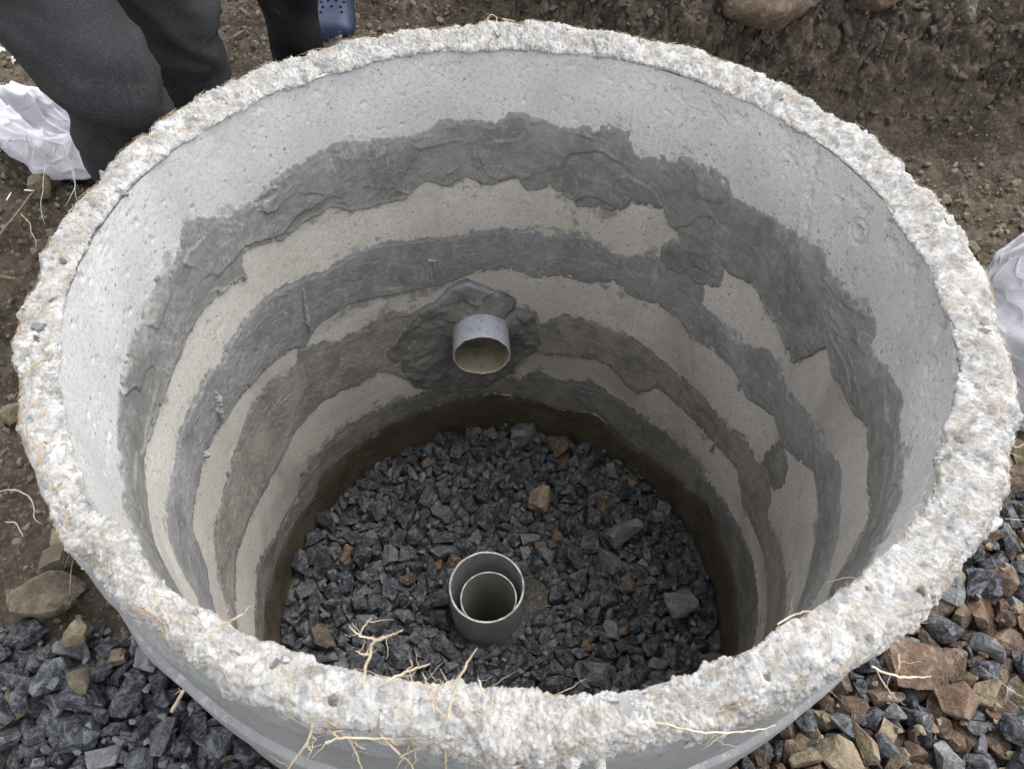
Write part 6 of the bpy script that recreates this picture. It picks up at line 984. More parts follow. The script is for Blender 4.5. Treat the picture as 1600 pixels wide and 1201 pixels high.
    766,-265,-461,6,-3,50,2,6,20, 487,-391,-459,2,5,-31,39,10,17, -685,-376,-453,44,13,-8,17,18,40, -472,-616,-442,30,-29,-20,18,22,24, 608,-125,-436,4,-3,-39,30,23,48, -448,-607,-441,40,5,9,-28,32,22,
    -687,-469,-450,22,30,-31,-12,33,25, -327,-554,-454,32,-35,-12,11,1,22, -356,-583,-458,43,19,0,-17,7,22, 758,-405,-459,42,-1,7,-26,12,21, -601,-489,-454,46,6,-15,-13,13,26, -614,-438,-458,7,-37,6,-33,14,14,
    -475,-189,-457,25,41,-9,-12,15,20, -657,-414,-461,10,-23,-38,-20,16,10, 585,6,-443,28,-35,18,12,17,14, -455,-588,-452,22,20,-15,-37,20,34, 535,-505,-433,17,37,19,22,23,31, 757,-139,-449,41,14,-26,2,24,24,
    -373,-474,-458,37,-26,13,-17,2,33, 531,-4,-440,31,17,22,28,9,41, -597,-223,-459,4,-5,41,28,10,14, 642,-100,-434,1,-44,17,-17,14,32, 489,-259,-461,4,29,39,-13,30,13, -488,-470,-455,29,28,-30,-1,31,24,
    560,-507,-457,16,30,-20,-31,33,18, 713,-12,-437,26,-38,-15,13,35,24, 672,-64,-456,13,19,32,30,4,27, 793,-142,-459,21,8,-9,-44,9,21, -668,-527,-448,6,-45,-19,-8,10,33, -540,-542,-450,17,39,-22,16,18,33,
    482,-466,-434,7,-49,5,1,25,38, -639,-432,-450,3,-23,-35,-28,26,46, -404,-558,-445,7,-17,-45,11,29,10, -696,-459,-460,38,-31,6,-7,33,14, 659,-32,-456,32,5,-30,-24,0,15, 554,-546,-455,41,8,6,27,4,27,
    515,44,-457,5,-5,-49,-9,15,28, -575,-458,-456,49,9,-4,-5,19,36, 809,-93,-459,26,11,-23,34,20,16, 813,-76,-453,29,-5,28,30,23,29, 451,-316,-455,33,28,5,24,24,26, -750,-352,-456,9,-6,7,-48,28,33,
    598,-53,-426,46,6,-7,-18,30,21, -323,-487,-457,16,31,-33,14,31,20, 298,-431,-455,8,-37,-22,24,34,31, 493,-271,-460,4,-35,-34,-11,11,16, 580,-121,-459,32,0,7,-38,12,20, -563,-252,-460,15,-44,-10,16,13,20,
    768,-42,-449,33,-13,6,-35,14,14, 844,-236,-451,20,45,8,-1,15,46, 780,-440,-453,19,-36,23,-17,17,37, -704,-246,-458,21,26,-17,-33,31,26, 734,-404,-452,32,37,-11,-4,33,36, 818,-316,-433,34,-19,2,31,11,22,
    751,-489,-440,2,37,12,-32,21,42, -442,-433,-457,1,49,7,-9,4,24, 510,32,-440,20,14,13,42,7,29, 836,-141,-454,29,-8,2,-40,8,30, 819,-383,-433,15,18,38,22,10,34, 626,-6,-441,9,-23,12,-42,12,14,
    -540,-470,-453,4,30,6,39,15,14, -495,-237,-458,6,-6,36,-33,16,12, 719,-20,-454,36,-33,-12,0,27,32, 485,-225,-442,5,-47,17,-4,31,41, -395,-481,-448,14,39,23,15,1,46, -637,-497,-461,25,43,-6,-4,3,12,
    640,-320,-448,10,-24,-41,11,9,20, -514,-454,-445,44,-14,-15,12,22,24, 747,-278,-453,19,22,-36,19,24,26, 757,-367,-443,0,23,-44,-2,27,24, -369,-445,-456,33,-25,22,-17,28,20, -616,-508,-448,1,50,0,-2,34,17,
    -383,-581,-458,31,37,-11,0,35,23, -467,-296,-459,11,-10,22,-43,2,24, 573,-169,-458,40,-21,-19,10,15,20, 785,-158,-434,10,-24,31,29,24,28, 573,28,-461,27,9,-26,-32,25,13, 506,-334,-454,27,13,27,-30,26,23,
    -417,-523,-434,36,0,-13,-32,30,48, 766,-26,-457,10,-7,13,-47,31,29, -309,-568,-458,15,-47,-7,-5,34,22, -685,-305,-456,42,15,-6,22,8,25, 825,-180,-446,2,-50,-6,3,11,48, -606,-453,-460,41,-1,-1,29,19,16,
    375,-449,-446,17,-4,25,-39,22,43, -524,-165,-460,11,-11,10,46,34,18, 814,-144,-460,14,15,-6,-45,0,20, 447,-519,-447,17,-22,19,37,4,48, -508,-238,-461,29,-31,-17,20,9,14, -509,-251,-460,1,12,48,2,10,14,
    -730,-344,-451,5,-10,-46,15,19,30, 712,-416,-454,34,9,32,15,21,26, -516,-377,-458,31,28,4,-27,23,17, -653,-330,-447,4,-15,-43,-21,25,17, -424,-600,-455,9,-44,11,-18,26,25, 640,28,-443,4,-46,-12,-15,27,23,
    670,-78,-448,44,6,-21,10,31,28, 445,-422,-428,3,16,-20,43,5,24, -558,-557,-442,45,21,-4,1,10,22, -547,-160,-451,3,0,-23,44,11,37, 606,-227,-458,1,-31,25,30,17,18, -482,-158,-458,30,-25,31,-3,19,27,
    624,58,-458,35,5,-18,-30,20,21, -551,-206,-459,44,-22,-11,0,21,14, -389,-358,-460,1,18,44,14,23,14, 592,-156,-436,9,-6,49,4,28,24, 789,-186,-431,36,-5,32,13,29,25, -446,-274,-454,28,9,-18,36,32,23,
    -576,-500,-449,16,15,9,44,33,22, 628,-539,-460,2,6,50,-4,34,17, 829,-146,-434,3,-3,50,2,5,31, -490,-209,-454,9,45,19,-7,7,33, 867,-253,-439,37,-14,-30,-3,10,43, -407,-587,-441,23,15,-33,-26,13,46,
    637,-132,-452,43,-13,10,19,18,20, -702,-484,-459,35,-11,-19,28,19,26, 414,-482,-440,16,17,2,44,24,48, 567,-42,-453,6,42,-16,-20,26,30, 681,-54,-452,20,-20,-20,36,27,23, 726,-219,-423,24,35,26,5,29,22,
    685,-462,-448,48,7,-11,0,6,45, 688,-313,-454,46,-4,-19,1,11,33, -643,-469,-437,19,28,-31,-19,21,32, 726,-441,-442,20,45,5,7,24,40, 548,-502,-457,20,-34,-30,0,27,24, -526,-507,-446,17,29,-24,-29,29,19,
    437,-541,-437,43,23,-9,5,30,27, -382,-567,-446,43,7,-11,-23,31,27, -494,-532,-459,49,4,7,7,0,22, -388,-610,-446,33,-1,-37,2,7,30, 526,-136,-422,4,-45,20,0,12,31, -616,-549,-454,31,31,-22,9,13,20,
    -723,-325,-456,38,8,19,26,20,25, -724,-292,-453,15,-13,-2,-46,21,30, -401,-616,-442,2,-34,-10,-35,25,19, -606,-350,-459,4,13,22,-43,27,15, -240,-463,-451,23,33,-30,-1,34,29, 508,-231,-437,14,29,37,-11,35,21,
    669,23,-450,3,18,-41,-22,1,31, 639,-61,-437,37,-26,16,-15,3,53, -630,-514,-462,4,-1,50,-4,5,17, -335,-542,-439,18,37,17,23,10,25, -527,-598,-457,2,-13,37,-31,12,18, 514,-446,-448,15,-18,1,44,23,26,
    493,-174,-428,8,42,18,-19,32,30, -623,-400,-445,37,6,32,-6,35,23, 671,-40,-438,11,24,41,12,1,30, 513,-96,-443,7,-44,-20,-10,4,20, 474,-515,-451,15,-35,4,-33,5,38, 856,-336,-451,42,0,25,-10,6,35,
    778,-144,-446,22,-24,-38,-6,9,21, 730,-36,-440,21,8,15,-42,11,20, 732,-480,-456,43,-25,-7,-4,12,20, -612,-390,-459,2,25,43,0,19,16, 738,-355,-432,19,46,-1,0,8,27, -539,-523,-455,35,34,8,4,18,22,
    -509,-189,-460,11,4,14,46,28,17, -432,-600,-436,24,29,-31,-11,29,28, 575,-518,-457,1,27,39,16,31,32, -659,-508,-440,37,18,-14,-26,33,16, -347,-520,-442,26,7,5,-42,35,47, 550,-524,-450,24,-17,26,-31,2,26,
    573,-535,-448,6,-45,17,11,8,31, 583,-65,-441,25,9,-4,42,16,20, -506,-226,-452,41,-28,8,-4,19,20, 509,-115,-437,11,26,-39,15,20,32, 682,-349,-437,26,12,4,-41,23,26, 764,-464,-451,20,38,-16,20,30,28,
    729,-71,-448,15,-20,-3,43,32,20, 777,-377,-455,3,3,-39,-31,1,22, -642,-536,-456,23,-29,-31,11,2,24, -684,-538,-458,4,34,29,22,4,14, 821,-221,-442,24,-32,-30,-2,5,37, 726,-98,-451,47,-15,7,4,8,15,
    -714,-415,-458,17,46,7,4,17,21, 574,-38,-432,6,-26,23,-36,18,16, -625,-499,-457,17,-14,-43,13,20,21, -385,-514,-422,33,13,-35,8,21,32, 502,-521,-427,40,-4,30,-2,24,37, 508,-469,-434,39,4,-24,-20,28,22,
    -435,-488,-447,22,-1,18,-41,34,20, 327,-446,-416,5,37,12,-32,35,44, 696,27,-454,30,9,-18,34,2,23, 729,-292,-431,26,33,-28,1,7,15, 694,-56,-436,26,-18,-11,-37,18,27, -510,-524,-457,35,-19,-24,-17,26,21,
    -714,-441,-456,41,2,-5,-28,29,37, -462,-453,-447,2,21,-2,45,30,28, 429,-332,-457,20,6,11,44,35,22, -727,-313,-445,22,30,33,-7,11,22, 566,-174,-432,24,-24,-7,36,13,37, -366,-522,-457,17,35,-29,-11,16,13,
    -746,-317,-451,36,-16,-25,-19,18,29, 743,-289,-434,22,-37,18,-17,20,29, 695,-346,-417,17,-40,2,24,25,42, 811,-110,-457,5,10,0,-49,28,31, -310,-540,-454,8,-39,30,6,4,34, 614,-148,-427,20,19,-41,-7,14,20,
    529,-431,-450,24,29,23,-24,19,25, -607,-586,-444,4,43,15,-20,20,32, 798,-204,-441,41,16,-19,-15,21,24, 568,-135,-429,2,-44,20,11,23,27, 641,32,-460,30,-16,6,-36,26,14, -317,-523,-435,19,-23,39,9,32,24,
    567,-395,-455,21,-9,-40,20,34,25, 750,-255,-458,34,-15,9,-32,35,22, 641,-541,-436,24,38,2,21,12,25, -660,-389,-443,1,43,-18,-17,16,16, 793,-331,-447,17,28,32,20,21,32, -497,-474,-440,15,2,-3,48,23,16,
    -460,-524,-435,42,-1,-26,2,24,20, -701,-291,-459,12,4,-44,-20,26,18, 808,-250,-434,12,41,26,-2,27,24, 354,-469,-429,18,7,46,6,29,34, -702,-338,-459,2,-41,-28,6,5,29, 735,-432,-461,5,-36,-31,13,9,16,
    436,-256,-430,46,-4,19,-5,14,24, -496,-515,-459,38,23,-7,-22,17,14, -510,-578,-457,48,11,-6,3,19,31, 491,-193,-431,6,16,46,-7,22,22, 698,-516,-454,32,32,5,20,24,31, -352,-465,-450,42,13,-20,-13,25,26,
    801,-301,-452,5,2,-11,48,27,38, 665,-90,-442,25,-34,-14,-23,31,22, -536,-432,-459,1,-28,-30,28,34,18, 466,-262,-438,5,-22,-13,-43,7,30, 647,-124,-444,23,-30,30,15,17,14, -504,-562,-460,46,-6,-6,-17,20,12,
    -472,-504,-449,4,13,42,24,25,33, 691,-380,-442,42,14,-3,24,30,21, 483,-449,-426,2,-6,33,-37,31,27, -340,-476,-431,20,-4,-26,-37,33,36, 799,-124,-436,1,-9,-48,10,3,55, -391,-582,-446,25,25,35,4,9,16,
    466,-489,-409,19,-23,39,-12,10,53, -380,-329,-458,5,-27,-27,32,12,15, 756,-53,-450,16,-16,44,5,13,28, 394,-466,-417,31,-20,-21,27,22,42, -249,-440,-455,32,37,-5,-7,25,22, -680,-347,-459,48,6,0,14,32,21,
    -562,-466,-442,2,-10,49,0,34,27, -519,-521,-437,20,-7,23,-39,1,28, -588,-125,-458,15,17,26,36,2,24, 784,-382,-434,14,1,5,48,15,31, -446,-570,-436,22,4,-33,30,17,21, -461,-538,-435,19,6,11,45,21,18,
    638,14,-442,0,-49,-6,-8,25,15, -366,-481,-440,24,-37,-23,-2,27,20, -744,-412,-451,43,19,-4,15,30,29, -721,-255,-454,35,20,20,-21,4,29, -688,-443,-451,16,14,39,24,10,36, -493,-188,-458,11,-19,0,-45,11,20,
    -269,-491,-454,16,3,-47,-1,13,31, -697,-357,-461,16,2,-43,-19,18,11, -440,-460,-445,22,-10,4,43,19,42, 593,-524,-439,31,30,25,4,24,34, -500,-96,-459,13,39,27,-11,6,20, 618,-24,-432,41,22,-17,7,7,24,
    617,-108,-421,41,-19,9,-20,12,29, 515,-555,-427,31,-28,-6,26,19,37, -696,-519,-456,19,33,-25,21,23,22, 460,-222,-438,4,12,48,9,25,25, -700,-417,-439,9,-15,-33,-33,27,16, 761,-197,-428,49,3,2,7,32,18,
    559,-520,-424,38,-21,-5,-24,1,29, 702,-413,-435,28,-33,-20,15,2,52, -498,-462,-443,47,-11,12,-6,4,18, 865,-203,-445,12,8,-45,17,5,34, 463,-346,-436,6,13,48,-6,6,21, -506,-128,-446,11,13,-6,-47,10,24,
    -415,-560,-429,15,4,47,2,11,18, 645,-53,-417,28,-41,10,-2,17,17, 549,-459,-460,13,-10,-12,-46,18,18, 767,-281,-438,18,-27,26,28,23,31, 568,-100,-413,2,15,-20,-43,24,34, -655,-342,-438,8,16,0,-47,28,34,
    -669,-402,-453,18,43,-10,15,29,26, 548,-166,-411,3,-26,38,-20,32,46, 428,-445,-446,44,18,13,7,0,20, 486,-152,-416,10,41,-12,-25,6,34, -658,-555,-453,12,-40,-28,-2,9,40, 442,-538,-418,22,1,-13,43,12,22,
    521,-474,-425,26,-1,-9,-42,16,21, 823,-271,-454,15,-10,40,-23,18,21, 546,15,-433,27,34,5,-25,20,26, 663,-80,-422,35,17,-11,-30,25,28, -276,-533,-443,25,36,17,16,26,21, 661,-355,-424,39,28,11,-6,27,26,
    564,-467,-453,46,13,15,2,30,25, -487,-453,-444,6,0,-49,7,33,20, 419,-512,-408,37,6,32,7,3,36, -624,-487,-450,20,-8,22,39,6,23, 831,-260,-436,10,-27,35,20,11,34, 676,-514,-434,9,-11,48,-6,16,33,
    504,-403,-454,5,-13,37,-30,18,27, 540,38,-449,26,28,-18,-27,20,37, 683,-430,-419,27,-8,16,-38,22,24, 542,-525,-436,28,-4,1,-42,26,19, -708,-374,-446,7,-30,33,-22,32,16, 589,-167,-430,32,26,-8,27,0,17,
    498,-227,-426,38,7,-19,-26,2,28, 738,-235,-434,36,32,-6,11,4,22, -689,-424,-456,8,21,19,41,6,20, -349,-492,-446,15,11,3,46,8,18, 651,-368,-428,46,10,-11,-14,10,30, 522,-81,-434,23,-22,-15,35,12,26,
    545,-446,-448,14,12,-39,24,14,21, 699,-321,-434,17,33,4,-33,17,23, -631,-555,-453,22,16,-21,36,18,22, 334,-473,-411,26,-34,-26,-7,20,48, -703,-311,-446,20,1,-26,-37,26,32, -681,-405,-445,40,-22,-4,-20,35,22,
    782,-237,-430,6,-39,29,9,0,28, 641,-488,-458,7,42,27,0,1,26, 544,-42,-433,35,7,12,-33,5,46, 572,-418,-429,31,-35,5,18,6,16, -600,-144,-456,1,-27,-41,12,15,28, 556,32,-459,41,-17,-1,-22,26,17,
    627,-467,-456,1,49,4,7,30,24, 569,39,-442,39,-31,-7,-4,35,27, 464,-542,-438,28,-32,-9,-24,4,22, -612,-534,-458,6,30,-24,-31,9,16, -320,-509,-438,1,0,33,38,12,17, -344,-567,-458,47,-12,-8,10,14,13,
    541,-546,-425,19,-10,-19,-41,16,32, -271,-502,-440,42,17,-10,19,25,20, 807,-289,-436,13,-43,21,4,32,36, 515,-188,-427,7,13,-46,-14,33,25, -426,-576,-427,39,-9,-8,-29,35,38, 403,-509,-430,24,2,31,-30,2,23,
    705,-300,-434,19,-26,3,-38,4,21, 660,-431,-426,2,-49,-5,-9,6,26, 412,-297,-440,10,38,-30,-6,8,28, 354,-452,-427,45,-17,-1,14,10,21, 560,-69,-426,9,-12,43,-21,12,44, -446,-493,-458,29,-19,32,-17,17,20,
    -365,-456,-447,33,29,-15,19,18,15, 696,-42,-422,41,26,-9,-3,19,22, -470,-570,-441,15,-11,46,-10,22,28, -695,-269,-446,15,3,-31,-36,26,44, -260,-428,-461,17,-42,13,-17,27,13, 611,-69,-439,33,-28,22,-12,0,24,
    -681,-392,-457,36,-29,-16,-10,5,18, 615,-507,-418,12,38,0,30,6,34, 527,-160,-426,17,-20,26,-34,8,18, -472,-251,-456,42,-20,-4,-18,12,20, 748,-233,-453,9,18,34,-31,17,22, 472,-240,-438,11,0,-17,46,19,21,
    -460,-203,-459,12,21,14,-41,20,14, 382,-509,-414,4,16,42,22,23,43, -498,-149,-454,4,-39,-31,-5,33,35, 509,-163,-420,21,40,-12,-19,34,30, 565,-217,-447,7,23,18,40,35,18, -724,-273,-454,7,39,26,-15,1,18,
    -265,-507,-451,9,9,-46,14,4,10, -364,-592,-447,24,-38,-9,-20,5,18, 750,-388,-439,23,-37,22,-10,18,19, 779,-357,-448,17,38,-15,-24,21,19, 689,-326,-445,26,-28,-33,6,22,10, 547,-12,-457,3,-41,-13,-26,23,17,
    -655,-386,-462,8,7,-43,23,27,12, 621,-490,-440,18,-45,-10,5,32,46, -454,-446,-431,6,2,-50,3,34,21, -496,-573,-446,23,12,42,9,0,20, -490,-506,-462,13,-47,10,3,10,12, 548,-133,-414,28,11,13,38,12,20,
    -469,-223,-435,0,20,29,35,14,46, 778,-345,-420,21,44,-11,6,16,46, 512,-98,-426,34,7,24,-28,17,24, -549,-499,-456,37,33,3,-5,19,24, 846,-203,-452,14,33,-32,15,31,32, -292,-534,-442,38,-6,-31,6,35,18,
    698,17,-435,3,48,-3,15,0,26, 720,-376,-432,3,43,-13,-21,1,29, 683,-390,-426,3,-9,29,-40,3,26, 473,-203,-428,13,11,29,-37,4,34, -543,-180,-444,3,-33,30,-23,8,22, -244,-477,-459,9,17,-8,45,11,17,
    -527,-480,-441,27,16,10,38,18,27, -566,-110,-456,11,0,0,-49,19,33, -361,-498,-427,4,47,16,2,25,28, -292,-449,-443,35,1,-36,4,26,21, 533,-466,-450,36,4,34,-3,30,24, -703,-402,-446,9,11,1,48,31,38,
    -364,-604,-442,13,-48,6,-2,34,17, -276,-513,-434,11,0,46,16,1,23, 453,-238,-444,43,26,2,-2,2,26, 656,-37,-423,23,13,41,-8,4,36, 683,-402,-437,1,-33,19,-32,5,20, -591,-442,-457,19,-27,18,33,11,22,
    778,-190,-434,25,31,-24,-17,13,22, 571,-427,-438,6,-6,-44,22,15,16, -543,-108,-460,16,-39,-9,26,19,16, 846,-275,-430,37,14,27,-14,20,28, 645,-523,-430,6,-44,-22,-5,22,16, -439,-505,-432,25,22,-33,-17,23,32,
    -413,-466,-433,38,20,-17,-18,26,22, 673,-479,-434,5,44,13,19,31,48, -516,-224,-460,10,-44,-14,17,4,18, -474,-437,-448,33,21,4,-30,5,27, 583,-147,-434,2,-14,11,46,6,21, 727,-317,-429,13,-12,-28,37,14,33,
    442,-466,-414,16,15,-37,-26,15,48, -365,-538,-458,1,-8,-49,-3,18,19, 536,-103,-429,2,1,0,50,19,20, -363,-502,-440,8,3,44,22,24,16, 608,-513,-443,7,19,-12,-44,25,18, 771,-169,-425,31,-36,12,-10,32,11,
    -331,-477,-448,1,40,-7,29,34,19, -488,-170,-447,37,22,20,17,1,21, -327,-520,-448,33,3,23,-29,2,19, 768,-215,-433,39,-11,5,30,6,36, 551,-476,-461,16,28,38,2,11,14, 761,-446,-422,28,28,18,25,16,48,
    -554,-496,-431,45,-13,-17,0,18,44, 821,-232,-425,7,35,-6,-34,22,27, 540,1,-425,18,43,-17,-3,25,39, 587,-117,-416,39,-13,-25,-14,1,31, 592,-552,-432,7,-26,41,-5,5,28, 703,-244,-422,35,-24,-5,26,17,22,
    847,-241,-430,44,16,-1,18,21,22, 423,-436,-404,6,-5,33,37,24,33, 719,-248,-416,2,41,-29,-2,27,37, 735,-381,-443,1,-46,-3,-20,30,21, 569,-318,-440,12,-26,-41,2,33,15, 711,-372,-408,47,5,14,9,7,32,
    -347,-454,-436,4,-7,-6,-49,9,26, -571,-579,-448,4,-9,27,-41,19,19, 516,-61,-414,39,3,17,27,23,48, 478,-231,-429,31,20,20,-27,26,16, 790,-421,-429,7,23,37,24,29,32, -739,-376,-445,35,-1,15,32,30,20,
    806,-383,-454,36,31,2,15,31,26, 530,-456,-434,4,-6,39,-30,32,20, -455,-501,-452,35,31,6,-16,0,16, 452,-239,-425,4,14,-44,19,5,38, -283,-537,-424,29,2,-8,-40,9,27, 421,-460,-434,42,-26,7,5,10,28,
    499,-140,-408,6,46,7,-16,15,24, -314,-547,-428,31,-31,21,11,16,30, 622,12,-439,22,-37,-26,6,17,24, 624,-533,-435,20,42,10,-16,19,29, -475,-169,-451,12,-3,3,48,21,15, 439,-508,-421,34,4,-30,20,23,12,
    712,-498,-431,30,-17,0,-36,25,47, -380,-548,-462,20,-43,6,-14,27,13, -301,-499,-431,24,-44,-1,3,29,22, 588,-325,-435,9,15,-39,27,32,25, -449,-255,-433,3,-7,-49,6,5,48, -506,-168,-447,37,3,-19,27,12,27,
    -551,-562,-461,4,41,26,9,15,12, 584,-445,-445,33,-2,37,0,16,22, -555,-523,-438,29,-40,6,4,17,34, -422,-618,-444,6,43,20,-16,23,26, 832,-288,-447,35,21,10,28,31,30, -626,-570,-457,13,-48,-5,-7,35,18,
    749,-194,-440,12,-33,26,23,4,17, 565,-492,-442,30,-28,-18,-22,15,38, 546,-472,-440,45,6,-9,20,17,28, 648,-460,-439,41,20,21,-3,23,33, 655,-444,-416,25,15,-21,-34,25,21, -478,-600,-455,35,30,-10,16,28,20,
    590,-486,-438,44,17,12,12,29,20, 586,-423,-431,3,-13,19,44,11,32, -378,-590,-441,29,-22,-11,-32,14,21, 501,-453,-418,2,48,7,-12,15,26, 612,-41,-432,17,-5,46,-4,24,16, 728,-344,-416,5,-26,-39,15,26,28,
    500,-336,-441,31,11,17,33,31,20, 534,-117,-428,22,41,-19,3,32,24, -455,-556,-445,6,-43,10,23,1,10, 760,-252,-449,44,0,6,-24,2,19, 719,-284,-421,13,9,-2,-47,7,31, 510,-540,-410,44,22,-1,-2,16,26,
    -690,-505,-443,19,11,42,-15,19,42, 580,60,-433,28,11,-40,0,26,28, 732,-408,-431,19,-6,0,-46,28,32, -628,-570,-443,50,4,-5,4,31,32, 740,-243,-448,3,36,24,25,6,22, 767,-141,-432,40,12,-26,7,8,21,
    768,-398,-436,5,17,-28,-38,11,21, -513,-112,-456,37,-30,-5,-16,14,23, -528,-622,-447,7,28,-34,22,20,33, -420,-601,-425,7,-14,-29,38,21,19, -606,-466,-440,32,-26,12,-26,22,39, -439,-408,-453,6,-17,2,46,28,22,
    -598,-133,-446,33,1,-11,-36,30,22, 490,-122,-415,32,-2,-38,-1,34,27, 482,-437,-408,41,17,13,18,35,36, -517,-134,-459,12,-11,-35,31,7,16, -512,-141,-431,0,-16,33,-34,8,40, -422,-471,-451,10,-11,29,-38,14,13,
    579,-566,-422,17,-7,-47,0,18,25, 538,-423,-440,9,23,31,-30,19,28, 682,-368,-432,31,-10,26,28,28,14, 856,-221,-436,15,46,7,-7,34,20, -566,-568,-456,8,0,-4,49,0,26, 800,-214,-432,20,-44,-12,-2,5,20,
    562,-458,-432,26,14,-32,-24,8,26, -598,-519,-434,3,28,-33,24,16,37, 761,-382,-431,6,-12,45,17,21,15, 593,-461,-421,29,-20,13,-32,22,38, -417,-288,-428,45,-8,21,1,23,28, -470,-592,-434,18,-41,17,-15,25,29,
    755,-431,-439,26,11,9,40,27,21, -453,-473,-444,28,7,-41,4,31,20, 860,-284,-434,23,22,30,-24,35,19, 648,-88,-417,43,15,-7,-20,2,25, -726,-365,-456,17,-18,41,13,3,17, -620,-527,-450,38,7,-32,3,5,24,
    -479,-480,-428,12,-37,23,-22,8,35, 398,-427,-408,4,44,3,-23,13,24, 740,-325,-442,50,1,2,5,22,23, -710,-367,-458,11,-42,-7,-24,24,16, 620,-81,-430,28,1,-29,-29,27,19, -684,-336,-451,21,-16,-10,41,31,25,
    696,-438,-422,24,-38,17,-15,32,15, -572,-146,-437,41,7,-19,-19,33,37, 663,-503,-427,29,-32,-19,16,2,24, 614,-453,-447,28,-8,20,-36,3,23, -672,-428,-444,28,32,-26,-3,20,34, 569,-24,-439,41,7,-25,12,21,22,
    441,-433,-420,45,2,20,-3,22,20, -539,-571,-450,2,10,-39,-29,30,25, -717,-361,-462,48,2,-6,13,31,11, -588,-160,-446,23,0,1,-44,34,20, 744,-258,-436,1,-26,41,11,11,28, 611,-6,-427,22,40,-20,-3,16,20,
    -528,-148,-454,27,0,-38,18,21,23, 481,-555,-410,20,-30,9,-33,22,48, -516,-600,-442,20,33,1,-31,24,35, -710,-494,-437,46,14,-9,6,26,27, 858,-184,-432,31,15,-36,-2,33,44, -580,-514,-444,20,30,4,-35,4,19,
    478,-538,-449,21,-24,-33,-20,11,20, -323,-494,-433,5,-18,19,-43,12,22, 616,-538,-417,26,33,25,9,14,13, 682,-455,-427,10,-7,31,-38,15,31, -388,-591,-428,13,-13,-8,46,24,16, -566,-170,-446,7,25,38,19,25,25,
    -496,-520,-445,15,-43,-20,-5,26,22, 456,-418,-417,18,45,8,-9,31,21, 639,-435,-415,23,34,28,-3,34,27, -737,-430,-454,4,-14,-30,37,2,20, 569,-544,-430,44,-16,15,-8,14,19, 646,-537,-415,47,-14,0,10,16,32,
    612,-458,-431,34,-14,33,-9,19,33, 716,-356,-432,34,-25,-23,12,20,18, 594,-506,-415,15,-29,30,-24,24,27, -362,-577,-436,24,0,-36,25,27,28, 639,-505,-428,18,-44,-9,14,28,40, -507,-560,-429,9,0,48,10,30,38,
    -373,-548,-438,43,10,11,21,35,24, 674,5,-428,17,-21,13,40,0,39, 702,-418,-410,25,-18,30,-26,1,24, -581,-479,-443,35,-1,33,13,6,28,
]
def unpack(s):
    rows = np.array(s).reshape(-1, 9)
    return [(r[:3] / 1000.0, Quaternion(r[3:7].astype(float)).normalized(), int(r[7]), r[8] / 1000.0) for r in rows]
def put_stone(name, i, p, q, s, mat, label, group, cat='stone'):
    o = bpy.data.objects.new(name, ROCKHI[i]); COL.objects.link(o)
    o.material_slots[0].link = 'OBJECT'; o.material_slots[0].material = M[mat]
    o.location = p; o.rotation_mode = 'QUATERNION'; o.rotation_quaternion = q; o.scale = (s, s, s)
    return tag(o, label, cat, group)
def stuff_stones(name, rows, mats, label):
    V, F, mi, base = [], [], [], 0
    for p, q, i, s, m in rows:
        R = np.array(q.to_matrix()); V.append(ROCKV[i] @ R.T * s + p); F.append(ROCKF[i] + base); mi.append(np.full(len(ROCKF[i]), m)); base += len(ROCKV[i])
    if V: tag(link(name, npmesh(name, np.concatenate(V), np.concatenate(F), False, midx=np.concatenate(mi)), [M[m] for m in mats]), label, kind='stuff')

g = np.random.RandomState(77)
rows = []
LAB_IN = {'slate': ('crushed_stone', 'dark slate-grey crushed stone on the floor inside the well', 'dark crushed stones on the well floor'),
          'greystone': ('pale_crushed_stone', 'paler grey crushed stone among the dark ones inside the well', 'paler crushed stones on the well floor'),
          'rust': ('brown_crushed_stone', 'small reddish brown stone among the dark ones inside the well', 'brown stones on the well floor')}
for k, (p, q, i, s) in enumerate(unpack(STONES_IN)):
    dv = math.hypot(p[0] - VP[0], p[1] - VP[1])
    if (p[0] - .055) ** 2 / .0012 + (p[1] - .01) ** 2 / .004 < 1 and p[2] > -.96: p = p - np.array([0, 0, .022])     # settled into the mud beside the pipe
    x = g.uniform(); m = 'slate' if x < .86 else ('greystone' if x < .965 else 'rust')
    if k in (168, 149): m = 'rust'
    if k in (199, 209, 5, 247): m = 'greystone'
    if k < 300: n_, l_, gr = LAB_IN[m]; put_stone(n_, i, p, q, s, m, l_, gr)
    else: rows.append((p, q, i, s, {'slate': 0, 'greystone': 1, 'rust': 2}[m]))
stuff_stones('well_gravel', rows, ['slate_i', 'greystone_i', 'rust_i'], 'smaller dark crushed stones lying between the larger ones in the well')
LAB_OUT = {('slate', 0): ('gravel_stone', 'dark slate crushed stone in the loose dark heap below the mud-coated rock', 'dark stones left of the well'),
           ('tanstone', 0): ('tan_gravel_stone', 'tan stone among the dark crushed stones near the loose boulder', 'tan stones left of the well'),
           ('greystone', 0): ('grey_gravel_stone', 'mid grey crushed stone in the dark heap near the loose boulder', 'grey stones left of the well'),
           ('slate', 1): ('gravel_stone', 'dark grey broken stone among rust brown ones in the mixed rubble outside the well', 'dark stones right of the well'),
           ('greystone', 1): ('grey_gravel_stone', 'mid grey broken stone in the mixed brown and grey rubble', 'grey stones right of the well'),
           ('rust', 1): ('rust_gravel_stone', 'rust brown broken stone in the mixed brown and grey rubble', 'rust stones right of the well'),
           ('tanstone', 1): ('tan_gravel_stone', 'tan broken stone in the mixed brown and grey rubble', 'tan stones right of the well')}
rows = []
